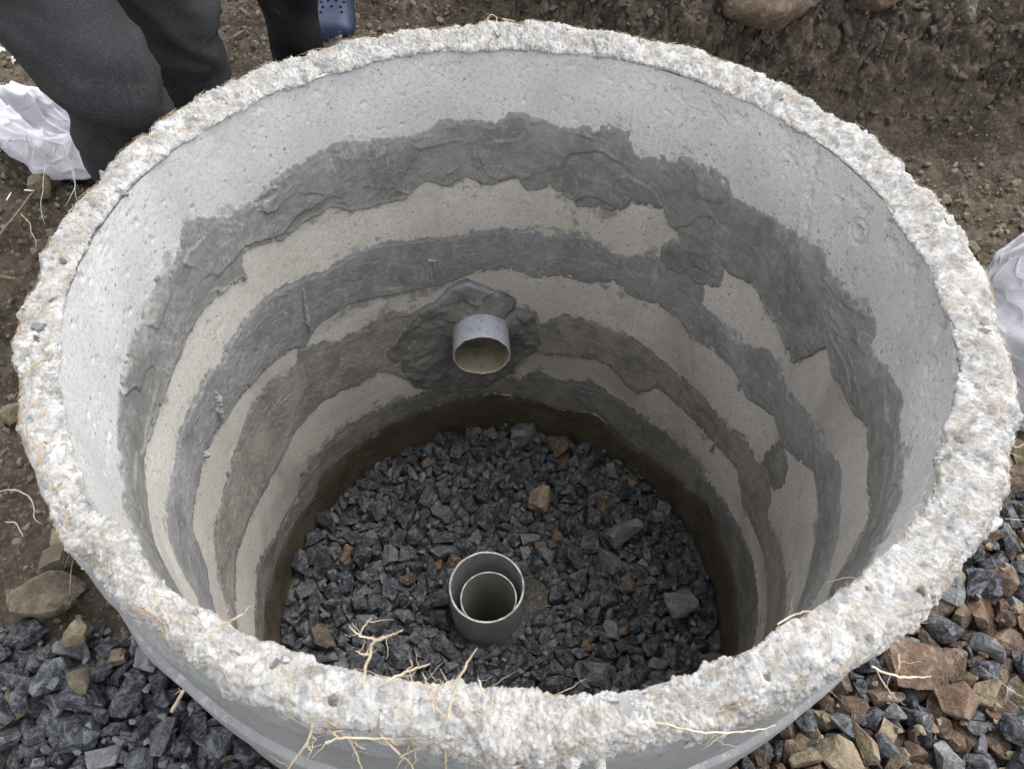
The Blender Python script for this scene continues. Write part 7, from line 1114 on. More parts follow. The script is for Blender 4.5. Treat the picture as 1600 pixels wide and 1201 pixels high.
for k, (p, q, i, s) in enumerate(unpack(STONES_OUT)):
    x = g.uniform(); rt = 1 if p[0] > 0 else 0
    if rt: m = 'rust' if x < .42 else ('slate' if x < .74 else ('greystone' if x < .86 else 'tanstone'))
    else: m = 'slate' if x < .88 else ('greystone' if x < .95 else 'tanstone')
    if not rt and p[1] > -.262: continue        # bare soil there
    if k == 0: put_stone('rust_rock', i, p, q, s * 1.12, 'rust', 'largest rust brown broken rock in the rubble at the front', None, 'rock'); continue
    if k < 300: n_, l_, gr = LAB_OUT[(m, rt)]; put_stone(n_, i, p, q, s, m, l_, gr)
    else: rows.append((p, q, i, s, {'slate': 0, 'greystone': 1, 'rust': 2, 'tanstone': 3}[m]))
stuff_stones('gravel', rows, ['slate_i', 'greystone_i', 'rust_i', 'tanstone_i'], 'loose broken stones heaped round the front of the well')

def build_aggregate():
    g = np.random.RandomState(19); na, ns = RIMV.shape[:2]
    for k in range(70):
        i, j = g.randint(na), g.randint(10, ns - 14); p = RIMV[i, j]; s = g.uniform(.007, .016)
        o = bpy.data.objects.new('embedded_stone', ROCKHI[g.randint(NROCK)]); COL.objects.link(o); child(o)
        o.material_slots[0].link = 'OBJECT'; o.material_slots[0].material = M['greystone' if g.uniform() < .18 else 'rimstone']
        o.location = (p[0], p[1], p[2] - s * .12); o.rotation_euler = tuple(g.uniform(0, 6, 3)); o.scale = (s, s, s * .8)
build_aggregate()
def build_fines():
    lo = [bm_arrays(rock_bm(300 + i, 0)) for i in range(6)]
    g = np.random.RandomState(41)
    for name, n, mat, lab in (('stone_chips', 450, 'slate_i', 'fine dark stone chips between the stones in the well'), ('rubble_chips', 900, 'rust_i', 'fine brown and grey chips among the loose stones outside')):
        V, F, mi, base = [], [], [], 0
        for k in range(n):
            if name == 'stone_chips':
                rr_, aa = .45 * math.sqrt(g.uniform()), g.uniform(0, 6.283); x, y, z = rr_ * math.cos(aa), rr_ * math.sin(aa), g.uniform(-.965, -.938)
                if math.hypot(x - VP[0], y - VP[1]) < .085: continue
            else:
                aa = math.radians(g.uniform(190, 366)); rr_ = g.uniform(.52, .85); x, y, z = rr_ * math.cos(aa), rr_ * math.sin(aa), g.uniform(-.44, -.408)
                if x < 0 and y > -.27: continue
            i = g.randint(6); q = g.normal(size=4); Rm = np.array(Quaternion(q / np.linalg.norm(q)).to_matrix()); s = g.uniform(.005, .013)
            V.append(lo[i][0] @ Rm.T * s + np.array([x, y, z])); F.append(lo[i][1] + base); base += len(lo[i][0]); mi.append(np.full(len(lo[i][1]), 0 if x < .1 or name == 'stone_chips' else int(g.randint(3))))
        tag(link(name, npmesh(name, np.concatenate(V), np.concatenate(F), False, midx=np.concatenate(mi)), [M['slate_i'], M['rust_i'], M['tanstone_i']]), lab, kind='stuff')
build_fines()

def big_rock(name, seed, loc, size, flat, mat, label, cat, rot=(0, 0, 0), rnd=0.0, sub=3, group=None):
    """a larger stone: broken block or water-worn boulder with an uneven skin"""
    V, F = bm_arrays(rock_bm(500 + seed, .03, flat))
    for _ in range(3): V, F = midsub(V, F)
    for _ in range(sub * 2):      # knock the corners off
        S = np.zeros_like(V); C = np.zeros(len(V))
        for i, j in ((0, 1), (1, 2), (2, 0)):
            np.add.at(S, F[:, i], V[F[:, j]]); np.add.at(C, F[:, i], 1)
        V = V * .4 + S / C[:, None] * .6
    N = V / (np.linalg.norm(V, axis=1, keepdims=True) + 1e-9)
    if rnd: V = V * (1 - rnd) + N * np.array(flat) * .5 * rnd
    V = V + N * (.040 * fbm(V, 3, 4, seed) + .022 * fbm(V, 11, 3, seed + 1) + .012 * fbm(V, 30, 2, seed + 2))[:, None]
    me = npmesh(name, V, F, True)
    o = link(name, me, M[mat]); o.location = loc; o.scale = (size,) * 3; o.rotation_euler = rot
    return tag(o, label, cat, group)
pL = at(74, 928, -.405); big_rock('mud_coated_rock', 3, (pL[0], pL[1], -.410), .080, (1, .74, .66), 'mudstone', 'rounded mud-coated brown rock lying where soil meets the dark gravel', 'rock', (.1, .1, .15), .6)
pG = at(845, 781, -.925); big_rock('golden_stone', 11, (pG[0], pG[1], -.922), .060, (.9, .9, .8), 'tanstone', 'golden brown stone standing out on the dark gravel behind the upright pipe', 'stone', (.5, .3, .2), 0, 1)
pB = at(505, 994, -.925); big_rock('brown_pebble', 12, (pB[0], pB[1], -.926), .045, (1, .7, .5), 'mudstone', 'small flat brown stone on the dark gravel by the near wall', 'stone', (.3, .2, 2.2), .2, 1)
pS = at(971, 828, -.925); big_rock('pale_angular_stone', 13, (pS[0], pS[1], -.925), .056, (1, .75, .7), 'greystone', 'pale grey angular stone on the gravel toward the curved wall', 'stone', (.2, .1, .7), 0, 1)
pS = at(818, 683, -.93); big_rock('tall_grey_stone', 14, (pS[0], pS[1], -.922), .066, (1, .72, .6), 'greystone', 'large grey stone leaning at the back of the gravel below the inlet pipe', 'stone', (.9, .3, 1.4), 0, 1)
pS = at(1062, 950, -.93); big_rock('blocky_grey_stone', 15, (pS[0], pS[1], -.930), .060, (1, .85, .6), 'greystone', 'blocky flat grey stone on the gravel near the curved side wall', 'stone', (.2, .1, .4), 0, 1)
pS = at(876, 694, -.93); big_rock('reddish_stone', 16, (pS[0], pS[1], -.926), .052, (1, .75, .7), 'rust', 'reddish brown stone at the back of the gravel beside large grey stone', 'stone', (.2, .4, .7), 0, 1)
def on_bank(px, py):
    """first point of the ground under a pixel"""
    v = FW + RT * (px - 800) / FPX - UP * (py - 600.5) / FPX
    for t in np.arange(.3, 4, .004):
        p = CAM + t * v
        if p[2] < zground(p[0], p[1]): return p
    return p
b = on_bank(1200, 0); big_rock('boulder', 21, (b[0], b[1] + .01, b[2] + .02), .20, (1, .85, .8), 'boulder', 'brown rounded boulder set in the soil bank, its lower end hanging lowest', 'boulder', (.35, -.5, .5), .6, 3)
b = on_bank(1364, -16); big_rock('boulder', 22, (b[0], b[1] + .01, b[2] + .02), .165, (1, .85, .7), 'boulder', 'darker brown boulder cut by the top edge, nearer the bare bank', 'boulder', (.2, .2, .1), .7, 3)
b = on_bank(1513, 22); big_rock('pale_chip', 24, (b[0], b[1], b[2] + .006), .03, (1, .8, .7), 'greystone', 'small pale blue-grey stone chip stuck high in the soil bank', 'stone', (.2, .2, .1), 0, 1)
for (px, py, s, m, lab) in [(62, 285, .042, 'tanstone', 'tan stone just below the frayed white sack'), (85, 872, .045, 'mudstone', 'pointed dark stone leaning on the mud-coated rock'), (20, 640, .034, 'tanstone', 'pale crumbly stone on the soil by the rim'), (118, 985, .028, 'tanstone', 'pale tan stone on top of the dark gravel'), (122, 1055, .028, 'mudstone', 'dull brown stone between dark gravel stones'), (1515, 385, .036, 'mudstone', 'brown stone on the bare soil beside the rim'), (1330, 235, .025, 'mudstone', 'small stone at the foot of the soil bank'), (375, 52, .026, 'rust', 'reddish pebble between the two pairs of legs'), (94, 872 - 30, .03, 'tanstone', 'small stone above the mud-coated rock')]:
    zz = -.44 if py < 900 else -.40
    p = at(px, py, zz); z0 = float(zground(p[0], p[1])); p = at(px, py, z0 + .03 + (.03 if py > 950 else 0)); big_rock('loose_stone', int(px) % 90 + 30, (p[0], p[1], p[2] - .005), s * 1.15, (1, .8, .65), m, lab, 'stone', (.2, .3, px), .2, 1)

# crumbs, clods and pebbles lying on the soil
def build_clods():
    lo = []
    for i in range(10):
        gg = np.random.RandomState(60 + i); bm = bmesh.new()      # crumbled, roundish lump
        for v in gg.normal(size=(20, 3)): bm.verts.new(tuple(v / np.linalg.norm(v) * np.array([.52, .44, .36]) * gg.uniform(.78, 1.1)))
        res = bmesh.ops.convex_hull(bm, input=bm.verts[:]); bmesh.ops.delete(bm, geom=[v for v in bm.verts if not v.link_faces], context='VERTS'); lo.append(bm_arrays(bm))
    g = np.random.RandomState(4); n = 15500; nb = 6500      # the last nb fall on the bank only
    rad = np.sqrt(g.uniform(.53 ** 2, 1.75 ** 2, n)); a = g.uniform(-2.15, 1.9, n); x, y = rad * np.sin(a), rad * np.cos(a)
    x[-nb:] = g.uniform(-.2, 1.7, nb); y[-nb:] = g.uniform(.85, 1.75, nb)
    z = zground(x, y); bank = (z > -.40) & (x > -.15)
    s = np.clip(g.lognormal(math.log(.0088), .55, n), .0035, .030) * np.where(bank, 1.35, 1.0)
    ok = (y > -.3) & ~((a > 1.25) & (g.uniform(size=n) < .5)) & (bank | (np.arange(n) < n - nb))
    P = np.stack([x, y, z], -1); z = z + .030 * fbm(P, 5, 4, 5) + .010 * fbm(P, 24, 4, 8) + np.where(bank, .0, .004)
    for name, sel, mat, lab in (('soil_crumbs', ok & ~(bank & (g.uniform(size=n) < .96)), 'clod', 'brown soil crumbs and small pebbles strewn over the ground'), ('bank_crumbs', ok & bank, 'clod_dark', 'dark crumbled soil lumps on the earth bank')):
        V, F, base = [], [], 0
        for k in np.nonzero(sel)[0]:
            i = g.randint(10); q = g.normal(size=4); Rm = np.array(Quaternion(q / np.linalg.norm(q)).to_matrix())
            V.append(lo[i][0] @ Rm.T * s[k] + np.array([x[k], y[k], z[k]])); F.append(lo[i][1] + base); base += len(lo[i][0])
        tag(link(name, npmesh(name, np.concatenate(V), np.concatenate(F), False), M[mat]), lab, kind='stuff')
build_clods()

# ------------------------------------------------------------------ dry roots and straw
def build_straw():
    g = np.random.RandomState(12); na, ns = RIMV.shape[:2]; L, Rr = [], []
    dens = lambda i: .75 + .25 * math.sin(i * .013)
    while len(L) < 3000:
        i, j = g.randint(na), g.randint(9, ns - 12)
        ang = g.uniform(0, 2 * math.pi); ln = g.uniform(.008, .034); k = 6; pts = []
        bend = g.normal() * .5; ii, jj = float(i), float(j)
        st = ln / k; lift = g.uniform(.0002, .003)
        for q in range(k):
            ci, cj = int(ii) % na, int(np.clip(jj, 3, ns - 4)); p = RIMV[ci, cj].copy(); p[2] += .0022 + lift * (q / k)
            pts.append(p); ii += math.cos(ang) * st / .00107; jj += math.sin(ang) * st / .0019; ang += bend * .25
            if jj < 2 or jj > ns - 3: break
        if len(pts) < 4: continue
        P = np.array(pts); P[1:-1] = (P[:-2] + P[1:-1] + P[2:]) / 3; L.append(P); Rr.append(g.uniform(.00014, .00034))
    for _ in range(110):       # strands hanging over the inner and outer edges
        i = g.randint(na); inn = g.uniform() < .55; j = 8 if inn else ns - 14
        p = RIMV[i, j].copy(); rad = np.array([p[0], p[1], 0]); rad /= np.linalg.norm(rad); t = np.array([-rad[1], rad[0], 0]) * g.choice([-1, 1])
        dr = (-rad if inn else rad) * g.uniform(.1, .7) + t * g.uniform(.2, 1) + np.array([0, 0, g.uniform(-.9, .3)])
        ln = g.uniform(.012, .032); L.append(np.array([p + dr * ln * s + np.array([0, 0, -.3 * ln * s * s]) + g.normal(size=3) * .0006 for s in np.linspace(-.3, 1, 7)])); Rr.append(g.uniform(.00016, .00034))
    tag(tubes('straw', L, Rr, M['straw'], 3), 'short golden straw and rootlets matted into the broken rim', kind='stuff')
build_straw()

def root(paths, label, cat='root', r=.0011, name='dry_root', mat='root', group=None, seed=0):
    lines = [smooth_line([at(*p) for p in pts], max(8, 4 * len(pts)), .0003, seed + i) for i, pts in enumerate(paths)]
    r = r * .66
    rad = [r * (1 if i == 0 else .62) for i in range(len(paths))]
    g = np.random.RandomState(seed + 5)
    for pl in list(lines):        # fine side hairs
        for _ in range(2):
            a = pl[g.randint(2, len(pl) - 1)]; d = g.normal(size=3) * np.array([1, 1, .6]); d /= np.linalg.norm(d); ln = g.uniform(.006, .018)
            lines.append(np.array([a + d * ln * s + g.normal(size=3) * .0007 for s in np.linspace(0, 1, 6)])); rad.append(r * .2)
    o = tubes(name, lines, rad, M[mat], 6); return tag(o, label, cat, group)
Z0 = .012
def zz(pts, z0, z1):
    n = len(pts); return [(p[0], p[1], z0 + (z1 - z0) * k / max(1, n - 1)) for k, p in enumerate(pts)]
root([zz([(567, 1068), (571, 1040), (580, 1020), (580, 1005), (592, 999), (612, 992), (630, 984)], Z0, .055), zz([(592, 999), (577, 996), (562, 993), (550, 983), (545, 975)], .035, .05), zz([(562, 993), (568, 978), (580, 965)], .04, .055), zz([(580, 1022), (565, 1022), (555, 1016)], .025, .03)], 'forked dry root standing up from the rim over the gravel', r=.0017, seed=1)
root([zz([(697, 1130), (704, 1100), (714, 1065), (728, 1040), (745, 1012)], Z0, .06), zz([(714, 1065), (700, 1070), (692, 1075)], .03, .03)], 'straight slanting straw rising highest beside the upright pipe', r=.0015, seed=2)
root([zz([(590, 1072), (620, 1055), (648, 1044), (672, 1036)], Z0, .035), zz([(630, 1050), (645, 1040), (640, 1030)], .02, .04)], 'straw lying over the inner edge between forked root and slanting straw', r=.0014, seed=3)
root([zz([(678, 1115), (676, 1095), (684, 1080), (692, 1063)], Z0, .03), zz([(676, 1095), (690, 1115), (700, 1122)], .015, .01), zz([(684, 1082), (720, 1082), (740, 1105), (755, 1122)], .03, .012)], 'tangled root with bent loop on the rim near the slanting straw', r=.0012, seed=4)
root([zz([(630, 1070), (645, 1065), (668, 1072), (690, 1080)], .018, .03), zz([(645, 1065), (640, 1050)], .02, .03)], 'thin curved straw along the inner edge', r=.001, seed=5)
root([zz([(490, 1120), (487, 1145), (476, 1165), (462, 1185), (448, 1203)], .0, -.06), zz([(487, 1148), (495, 1155)], -.02, -.02), zz([(478, 1162), (486, 1172)], -.03, -.03)], 'long root hanging down the outer front, farthest from the pipe', r=.0017, seed=6)
root([zz([(522, 1118), (535, 1138), (548, 1156), (558, 1178), (566, 1202)], .0, -.05), zz([(548, 1156), (562, 1166), (572, 1170)], -.02, -.02)], 'root dangling over the outer front below the lying straw', r=.0016, seed=7)
root([zz([(508, 1160), (530, 1152), (560, 1152), (590, 1153), (614, 1154)], -.004, .0), zz([(530, 1152), (520, 1144), (540, 1140)], -.003, -.004)], 'straight straw lying across the outer front edge', r=.0013, seed=8)
root([zz([(594, 1146), (610, 1165), (625, 1178), (640, 1190), (648, 1204)], .0, -.04), zz([(650, 1145), (640, 1165), (628, 1185), (618, 1203)], .0, -.04), zz([(625, 1182), (645, 1172), (655, 1168)], -.02, -.01)], 'crossing forked roots hanging over the outer front of the rim', r=.0014, seed=9)
root([zz([(696, 1160), (697, 1180), (696, 1204)], -.002, -.04)], 'single upright straw hanging over the outer front', r=.0014, seed=10)
root([zz([(720, 1166), (735, 1182), (748, 1203)], -.002, -.04), zz([(735, 1164), (732, 1184), (730, 1200)], -.002, -.03)], 'two thin crossing straws hanging at the bottom edge', r=.0012, seed=11)
root([zz([(798, 1158), (800, 1180), (797, 1204)], -.002, -.04)], 'short thick straw hanging nearest the middle of the front', r=.0017, seed=12)
root([zz([(1025, 1128), (1060, 1136), (1100, 1145), (1150, 1143), (1190, 1140), (1212, 1132)], .01, -.005), zz([(1130, 1145), (1115, 1158), (1095, 1172)], 0, -.02)], 'long wavy root along the outer edge below the thick rim', r=.0011, seed=13)
root([zz([(1362, 1040), (1380, 1050), (1410, 1058), (1455, 1056)], -.002, -.01), zz([(1368, 1042), (1385, 1075), (1398, 1085)], -.002, -.03), zz([(1404, 1020), (1406, 1040), (1402, 1052)], .0, -.01)], 'forked root sticking out sideways over the rubble', r=.0014, seed=14)
root([zz([(1215, 975), (1235, 962), (1260, 953), (1278, 957)], .012, .016), zz([(1218, 980), (1235, 970)], .012, .014)], 'wispy root poking over the inner edge above the rubble side', r=.001, seed=15)
root([zz([(340, 975), (358, 972), (372, 963), (383, 956)], .012, .03)], 'short pale straw poking up from the inner edge far from the pipe', r=.0016, seed=16)
root([zz([(670, 1085), (668, 1068), (660, 1050)], .012, .03)], 'stubby straw at the inner edge beside the tangled root', r=.0011, seed=17)
root([zz([(757, 1090), (752, 1075), (748, 1058)], .008, .02)], 'stubby straw at the inner edge straight below the upright pipe', r=.0013, seed=27)
root([zz([(760, 33), (766, 22), (776, 26), (776, 36)], .02, .024), zz([(766, 22), (762, 30)], .03, .02)], 'curled straw loop on the far side of the rim', r=.0011, seed=18)
root([zz([(785, 30), (796, 32), (805, 33)], .024, .026)], 'short straw lying on the far side of the rim', r=.0012, seed=19)
def groot(px, label, r, name, mat, seed, cat):
    pts = []
    for (x, y) in px:
        p = at(x, y, -.43); pts.append((x, y, float(zground(p[0], p[1])) + .022))
    return root([pts], label, cat, r, name, mat, None, seed)
groot([(-15, 385), (30, 330), (52, 300), (95, 262)], 'long thin brown twig lying on the soil below the frayed sack', .0042, 'twig', 'stick', 30, 'twig')
groot([(-10, 432), (10, 433), (32, 437)], 'short thick brown twig at the edge of the soil', .0055, 'twig', 'stick', 31, 'twig')
groot([(32, 334), (48, 350), (48, 362), (58, 378), (56, 386)], 'curly pale rootlet on the soil next to the long twig', .0014, 'dry_root', 'root', 32, 'root')
groot([(-5, 767), (25, 764), (48, 776), (54, 795), (52, 812), (66, 818)], 'curved pale root with side hairs on the dark soil', .0015, 'dry_root', 'root', 33, 'root')
groot([(8, 815), (25, 815), (36, 838)], 'small bent rootlet on the dark soil above the rock', .0013, 'dry_root', 'root', 34, 'root')
pts = []
o = root([[(268, 1112, -.36), (280, 1090, -.36), (293, 1068, -.35)]], 'pale broken stalk lying on the dark gravel against the well', 'stalk', .0038, 'stalk', 'root', None, 35)
o = root([[(1570, 690, -.32), (1590, 700, -.33), (1605, 690, -.34)], [(1572, 705, -.33), (1596, 715, -.34)], [(1575, 820, -.36), (1590, 840, -.37)], [(1570, 810, -.36), (1600, 812, -.37)]], 'tuft of brown roots between the rim and the rust rubble', 'root', .0014, 'dry_root', 'straw', None, 36)
o = root([[(1560, 1062, -.36), (1575, 1075, -.36), (1600, 1090, -.37)], [(1575, 1075, -.36), (1570, 1100, -.37)], [(1530, 1040, -.36), (1560, 1062, -.36)]], 'fine pale root strands across the rubble at the far corner', 'root', .0008, 'dry_root', 'root', None, 37)

# ------------------------------------------------------------------ white woven sacks
def m_sack():
    k = NT('white_woven_plastic', .45, .4)
    c = k.mix(k.ramp(k.noise(9, 4), [(.4, 0), (.6, 1)]), (.46, .46, .50), (.58, .58, .62))
    c = k.mix(k.ramp(k.noise(45, 5, .7), [(.56, 0), (.7, .35)]), c, (.34, .31, .27))
    wv = k.n('ShaderNodeTexWave', Scale=260.0, Distortion=.6); wv.bands_direction = 'DIAGONAL'; k.put(wv.inputs['Vector'], k.co)
    w2 = k.n('ShaderNodeTexWave', Scale=260.0, Distortion=.6); w2.bands_direction = 'Z'; k.put(w2.inputs['Vector'], k.co)
    nb = k.bump(k.math('MULTIPLY', wv.outputs['Fac'], w2.outputs['Fac']), .25, .0015); cr = k.n('ShaderNodeTexVoronoi', Scale=22.0); cr.feature = 'DISTANCE_TO_EDGE'; k.put(cr.inputs['Vector'], k.co); nb = k.bump(k.ramp(cr.outputs['Distance'], [(0, 1), (.12, 0)]), .35, .006, nb); nb = k.bump(k.noise(30, 4), .4, .008, nb)
    return k.done(c, nb)
M['sack'] = m_sack()
def open_sack():
    base = at(96, 226, -.42); c = np.array([base[0] + .062, base[1] + .02, 0]); z0 = float(zground(c[0], c[1])) + .005
    root_ = empty('frayed_sack', (c[0], c[1], z0)); tag(root_, 'crumpled open white woven sack with frayed mouth lying behind the dark trousers', 'sack')
    na, ns = 220, 60; a = np.arange(na) * 2 * math.pi / na
    prof = np.array([(.060, .002), (.120, .000), (.138, .014), (.144, .040), (.140, .066), (.134, .088), (.130, .100), (.127, .106), (.122, .102), (.112, .066), (.098, .030), (.060, .012), (.0, .014)])
    d = np.r_[0, np.cumsum(np.hypot(np.diff(prof[:, 0]), np.diff(prof[:, 1])))]; t = np.linspace(0, d[-1], ns)
    pr = np.interp(t, d, prof[:, 0]); pz = np.interp(t, d, prof[:, 1])
    A, R = np.meshgrid(a, pr, indexing='ij'); _, Zz = np.meshgrid(a, pz, indexing='ij')
    U = np.stack([np.cos(A), np.sin(A), Zz * 6], -1)
    k = fbm(U, 1.6, 3, 5); k2 = 1 - np.abs(fbm(U, 3.2, 2, 9)) * 2
    inn = sstep(.45, .6, np.linspace(0, 1, ns))[None]; k3 = 1 - np.abs(fbm(U * np.array([1, 1, .5]), 2.2, 3, 19)) * 2.4
    R2 = R * (1 + .13 * k + .06 * k2 - .17 * inn * np.clip(k3, -.2, 1)); Z2 = Zz * (1 + .32 * fbm(U, 1.3, 2, 14)) + .030 * inn * np.clip(k3, 0, 1) * (1 - sstep(.07, .1, Zz)) + .010 * k2 * sstep(.02, .08, Zz)
    X = R2 * np.cos(A) * 1.25; Y = R2 * np.sin(A) * .95
    V = np.stack([X, Y, np.maximum(Z2, .001)], -1)
    link('sack_cloth', npmesh('sack_cloth', V.reshape(-1, 3), gridfaces(na, ns, True)), M['sack'], root_)
    jm = int(np.argmax(pz)); g = np.random.RandomState(3); L, Rr = [], []
    for _ in range(300):
        i = g.randint(na); j = jm + g.randint(-5, 2)
        p = V[i, j]; o = np.array([p[0], p[1], 0]); o /= np.linalg.norm(o); dr = o * g.uniform(.3, 1.1) + g.normal(size=3) * .45 + np.array([0, 0, g.uniform(-.9, .2)])
        ln = g.uniform(.008, .028); L.append(np.array([p + dr * ln * s + np.array([0, 0, -.5 * ln * s * s]) for s in np.linspace(0, 1, 5)])); Rr.append(.0005)
    for _ in range(4):
        i = g.randint(int(na * .55), int(na * .95)); p = V[i, jm - 8]; o = np.array([p[0], p[1], 0]); o /= np.linalg.norm(o); t = np.array([-o[1], o[0], 0]) * g.uniform(-1, 1)
        ln = g.uniform(.08, .15); L.append(np.array([(p + o * ln * s + t * ln * s * s) * np.array([1, 1, 0]) + np.array([0, 0, max(p[2] * (1 - s * 1.6), .022)]) for s in np.linspace(0, 1, 9)])); Rr.append(.0006)
    o = tubes('fringe', L, Rr, M['thread'], 3, root_); o['label'] = 'loose white threads along the torn mouth'
open_sack()
for (pts, lab) in [([(48, 288), (52, 296)], 'snippet of white sack thread on the soil, close under the sack'), ([(38, 297), (54, 298)], 'white snippet of sack thread lying level beside the tan stone'), ([(10, 313), (18, 300)], 'white snippet of thread farthest from the sack')]:
    P = []
    for x, y in pts:
        p = at(x, y, -.43); P.append((x, y, float(zground(p[0], p[1])) + .028))
    tag(tubes('thread_snippet', [smooth_line([at(*q) for q in P], 5)], [.0016], M['thread'], 4), lab, 'thread')

def full_sack():
    c = np.array([.99, .275]); z0 = float(zground(*c)); r = link('filled_sack', None) if False else None
    n, m = 120, 80; u = np.linspace(0, 2 * math.pi, n, endpoint=False); v = np.linspace(-math.pi / 2, math.pi / 2, m)
    U, Vv = np.meshgrid(u, v, indexing='ij')
    sg = lambda x, p: np.sign(x) * np.abs(x) ** p
    X = .225 * sg(np.cos(Vv), .6) * sg(np.cos(U), .75); Y = .17 * sg(np.cos(Vv), .6) * sg(np.sin(U), .75); Z = .13 * sg(np.sin(Vv), .8)
    P = np.stack([X, Y, Z], -1); nrm = P / np.linalg.norm(P, axis=-1, keepdims=True)
    fold = (1 - np.abs(fbm(P, 7, 3, 71)) * 2)
    P = P + nrm * (.024 * fbm(P, 5, 3, 70) + .020 * np.clip(fold, -1, 1) + .006 * (1 - np.abs(fbm(P, 18, 3, 75)) * 2))[..., None]
    P[..., 2] = np.maximum(P[..., 2], -.10) + .10
    ear = np.exp(-(((P[..., 0] + .15) / .06) ** 2 + ((P[..., 1] - .10) / .05) ** 2)) * sstep(.1, .2, P[..., 2]); P[..., 2] += ear * .05
    o = link('filled_sack', npmesh('filled_sack', P.reshape(-1, 3), gridfaces(n, m, True)), M['sack'])
    o.location = (c[0], c[1], z0 + .005); o.rotation_euler = (0, 0, math.radians(35))
    tag(o, 'bulging white woven sack at the edge of the picture beside the rim', 'sack')
full_sack()
# a pale lath end behind the trousers
p0, p1 = at(-25, 62, -.40), at(30, 100, -.41)
tag(tubes('pale_pole', [smooth_line([p0 + [-.25, .2, .03], p0, p1], 12)], [np.full(12, .012)], m_plain('pale_wood', (.5, .46, .4), .8, .2, .15, 40), 10), 'pale pole end lying on the soil behind the dark trousers', 'pole')

# ------------------------------------------------------------------ people
def m_cloth(name, a, b, weave=420, rough=.9):
    k = NT(name, rough, .15)
    col = k.mix(k.ramp(k.noise(7, 5, .65), [(.35, 0), (.75, 1)]), a, b)
    t = k.noise(260, 2, .5, 0, k.scaled((1.0, 1.0, 3.0)))
    col = k.mix(k.ramp(t, [(.48, 0), (.62, .3)]), col, tuple(min(1, x * 2.0) for x in b))
    dust = k.ramp(k.noise(9, 6, .7, 1.0), [(.56, 0), (.72, .22)]); col = k.mix(dust, col, (.10, .095, .095))
    return k.done(col, k.bump(t, .3, .0012))
M['trouser'] = m_cloth('charcoal_cloth', (.016, .017, .018), (.030, .032, .034))
M['black'] = m_cloth('black_cloth', (.005, .005, .0055), (.009, .009, .010))
M['shirt1'] = m_cloth('dark_olive_cloth', (.02, .022, .02), (.035, .037, .033))
M['shirt2'] = m_cloth('dark_grey_cloth', (.03, .03, .035), (.05, .05, .055))
M['skin'] = m_plain('brown_skin', (.23, .125, .075), .5, .4, .1, 30, .1)
M['hair'] = m_plain('black_hair', (.01, .009, .008), .6, .4, .3, 150, .6)
M['clog'] = m_plain('blue_foam', (.026, .036, .072), .55, .35, .15, 30, .2)
M['clog_dark'] = m_plain('dark_vent', (.006, .007, .012), .9, .1, .1, 30, .0)
M['shoe'] = m_plain('brown_rubber', (.06, .045, .035), .7, .3, .2, 30, .2)

def loft(sections, n=56):
    """closed tube through sections (centre, axis u, axis v, ru, rv)"""
    a = np.arange(n) * 2 * math.pi / n
    V = np.stack([np.asarray(c)[None] + np.cos(a)[:, None] * np.asarray(u)[None] * ru + np.sin(a)[:, None] * np.asarray(v)[None] * rv for c, u, v, ru, rv in sections], 1)
    return V      # (n, m, 3)

def leg_sections(pts, m=90):
    """pts: list of (centre, r_side, r_front); interpolated smoothly"""
    C = np.array([p[0] for p in pts], float); r = np.array([p[1] for p in pts]); q = np.array([p[2] for p in pts])
    d = np.r_[0, np.cumsum(np.linalg.norm(np.diff(C, axis=0), axis=1))]; t = np.linspace(0, d[-1], m)
    Ci = np.stack([np.interp(t, d, C[:, k]) for k in range(3)], -1); ri, qi = np.interp(t, d, r), np.interp(t, d, q)
    for _ in range(14):
        Ci[1:-1] = (Ci[:-2] + 2 * Ci[1:-1] + Ci[2:]) / 4; ri[1:-1] = (ri[:-2] + 2 * ri[1:-1] + ri[2:]) / 4; qi[1:-1] = (qi[:-2] + 2 * qi[1:-1] + qi[2:]) / 4
    return Ci, ri, qi

def cloth_tube(pts, side, seed, fold=.007, n=96, m=110):
    Ci, ri, qi = leg_sections(pts, m); side = np.array(side, float); T = np.gradient(Ci, axis=0); T /= np.linalg.norm(T, axis=1, keepdims=True)
    S = side[None] - (T @ side)[:, None] * T; S /= np.linalg.norm(S, axis=1, keepdims=True); Fv = np.cross(T, S)
    a = np.arange(n) * 2 * math.pi / n
    dirs = np.cos(a)[:, None, None] * S[None] + np.sin(a)[:, None, None] * Fv[None]
    V = Ci[None] + np.cos(a)[:, None, None] * S[None] * ri[None, :, None] + np.sin(a)[:, None, None] * Fv[None] * qi[None, :, None]
    W = V * np.array([1, 1, 1.0])
    sl = W.copy(); sl[..., 2] = W[..., 2] * 2.2 + W[..., 0] * 1.3
    f = fold * (fbm(W, 6, 3, seed) + .8 * (1 - np.abs(fbm(sl, 7, 2, seed + 3)) * 2.5)) + .0075 * np.clip(1 - np.abs(fbm(sl, 11, 2, seed + 11)) * 4, 0, 1) * sstep(-.1, .4, fbm(W, 5, 2, seed + 12)) + .0015 * fbm(W, 30, 2, seed + 8)
    f = f + .0022 * np.exp(-((a - .55) / .035) ** 2)[:, None] - .0012 * np.exp(-((a - .48) / .03) ** 2)[:, None]       # side seam
    return V + dirs * f[..., None]

def join_tubes(name, tubes_, mat, parent):
    Vs, Fs, b = [], [], 0
    for V in tubes_:
        n, m = V.shape[:2]; Vs.append(V.reshape(-1, 3)); Fs.append(gridfaces(n, m, True) + b); b += n * m
    return link(name, npmesh(name, np.concatenate(Vs), np.concatenate(Fs)), mat, parent)

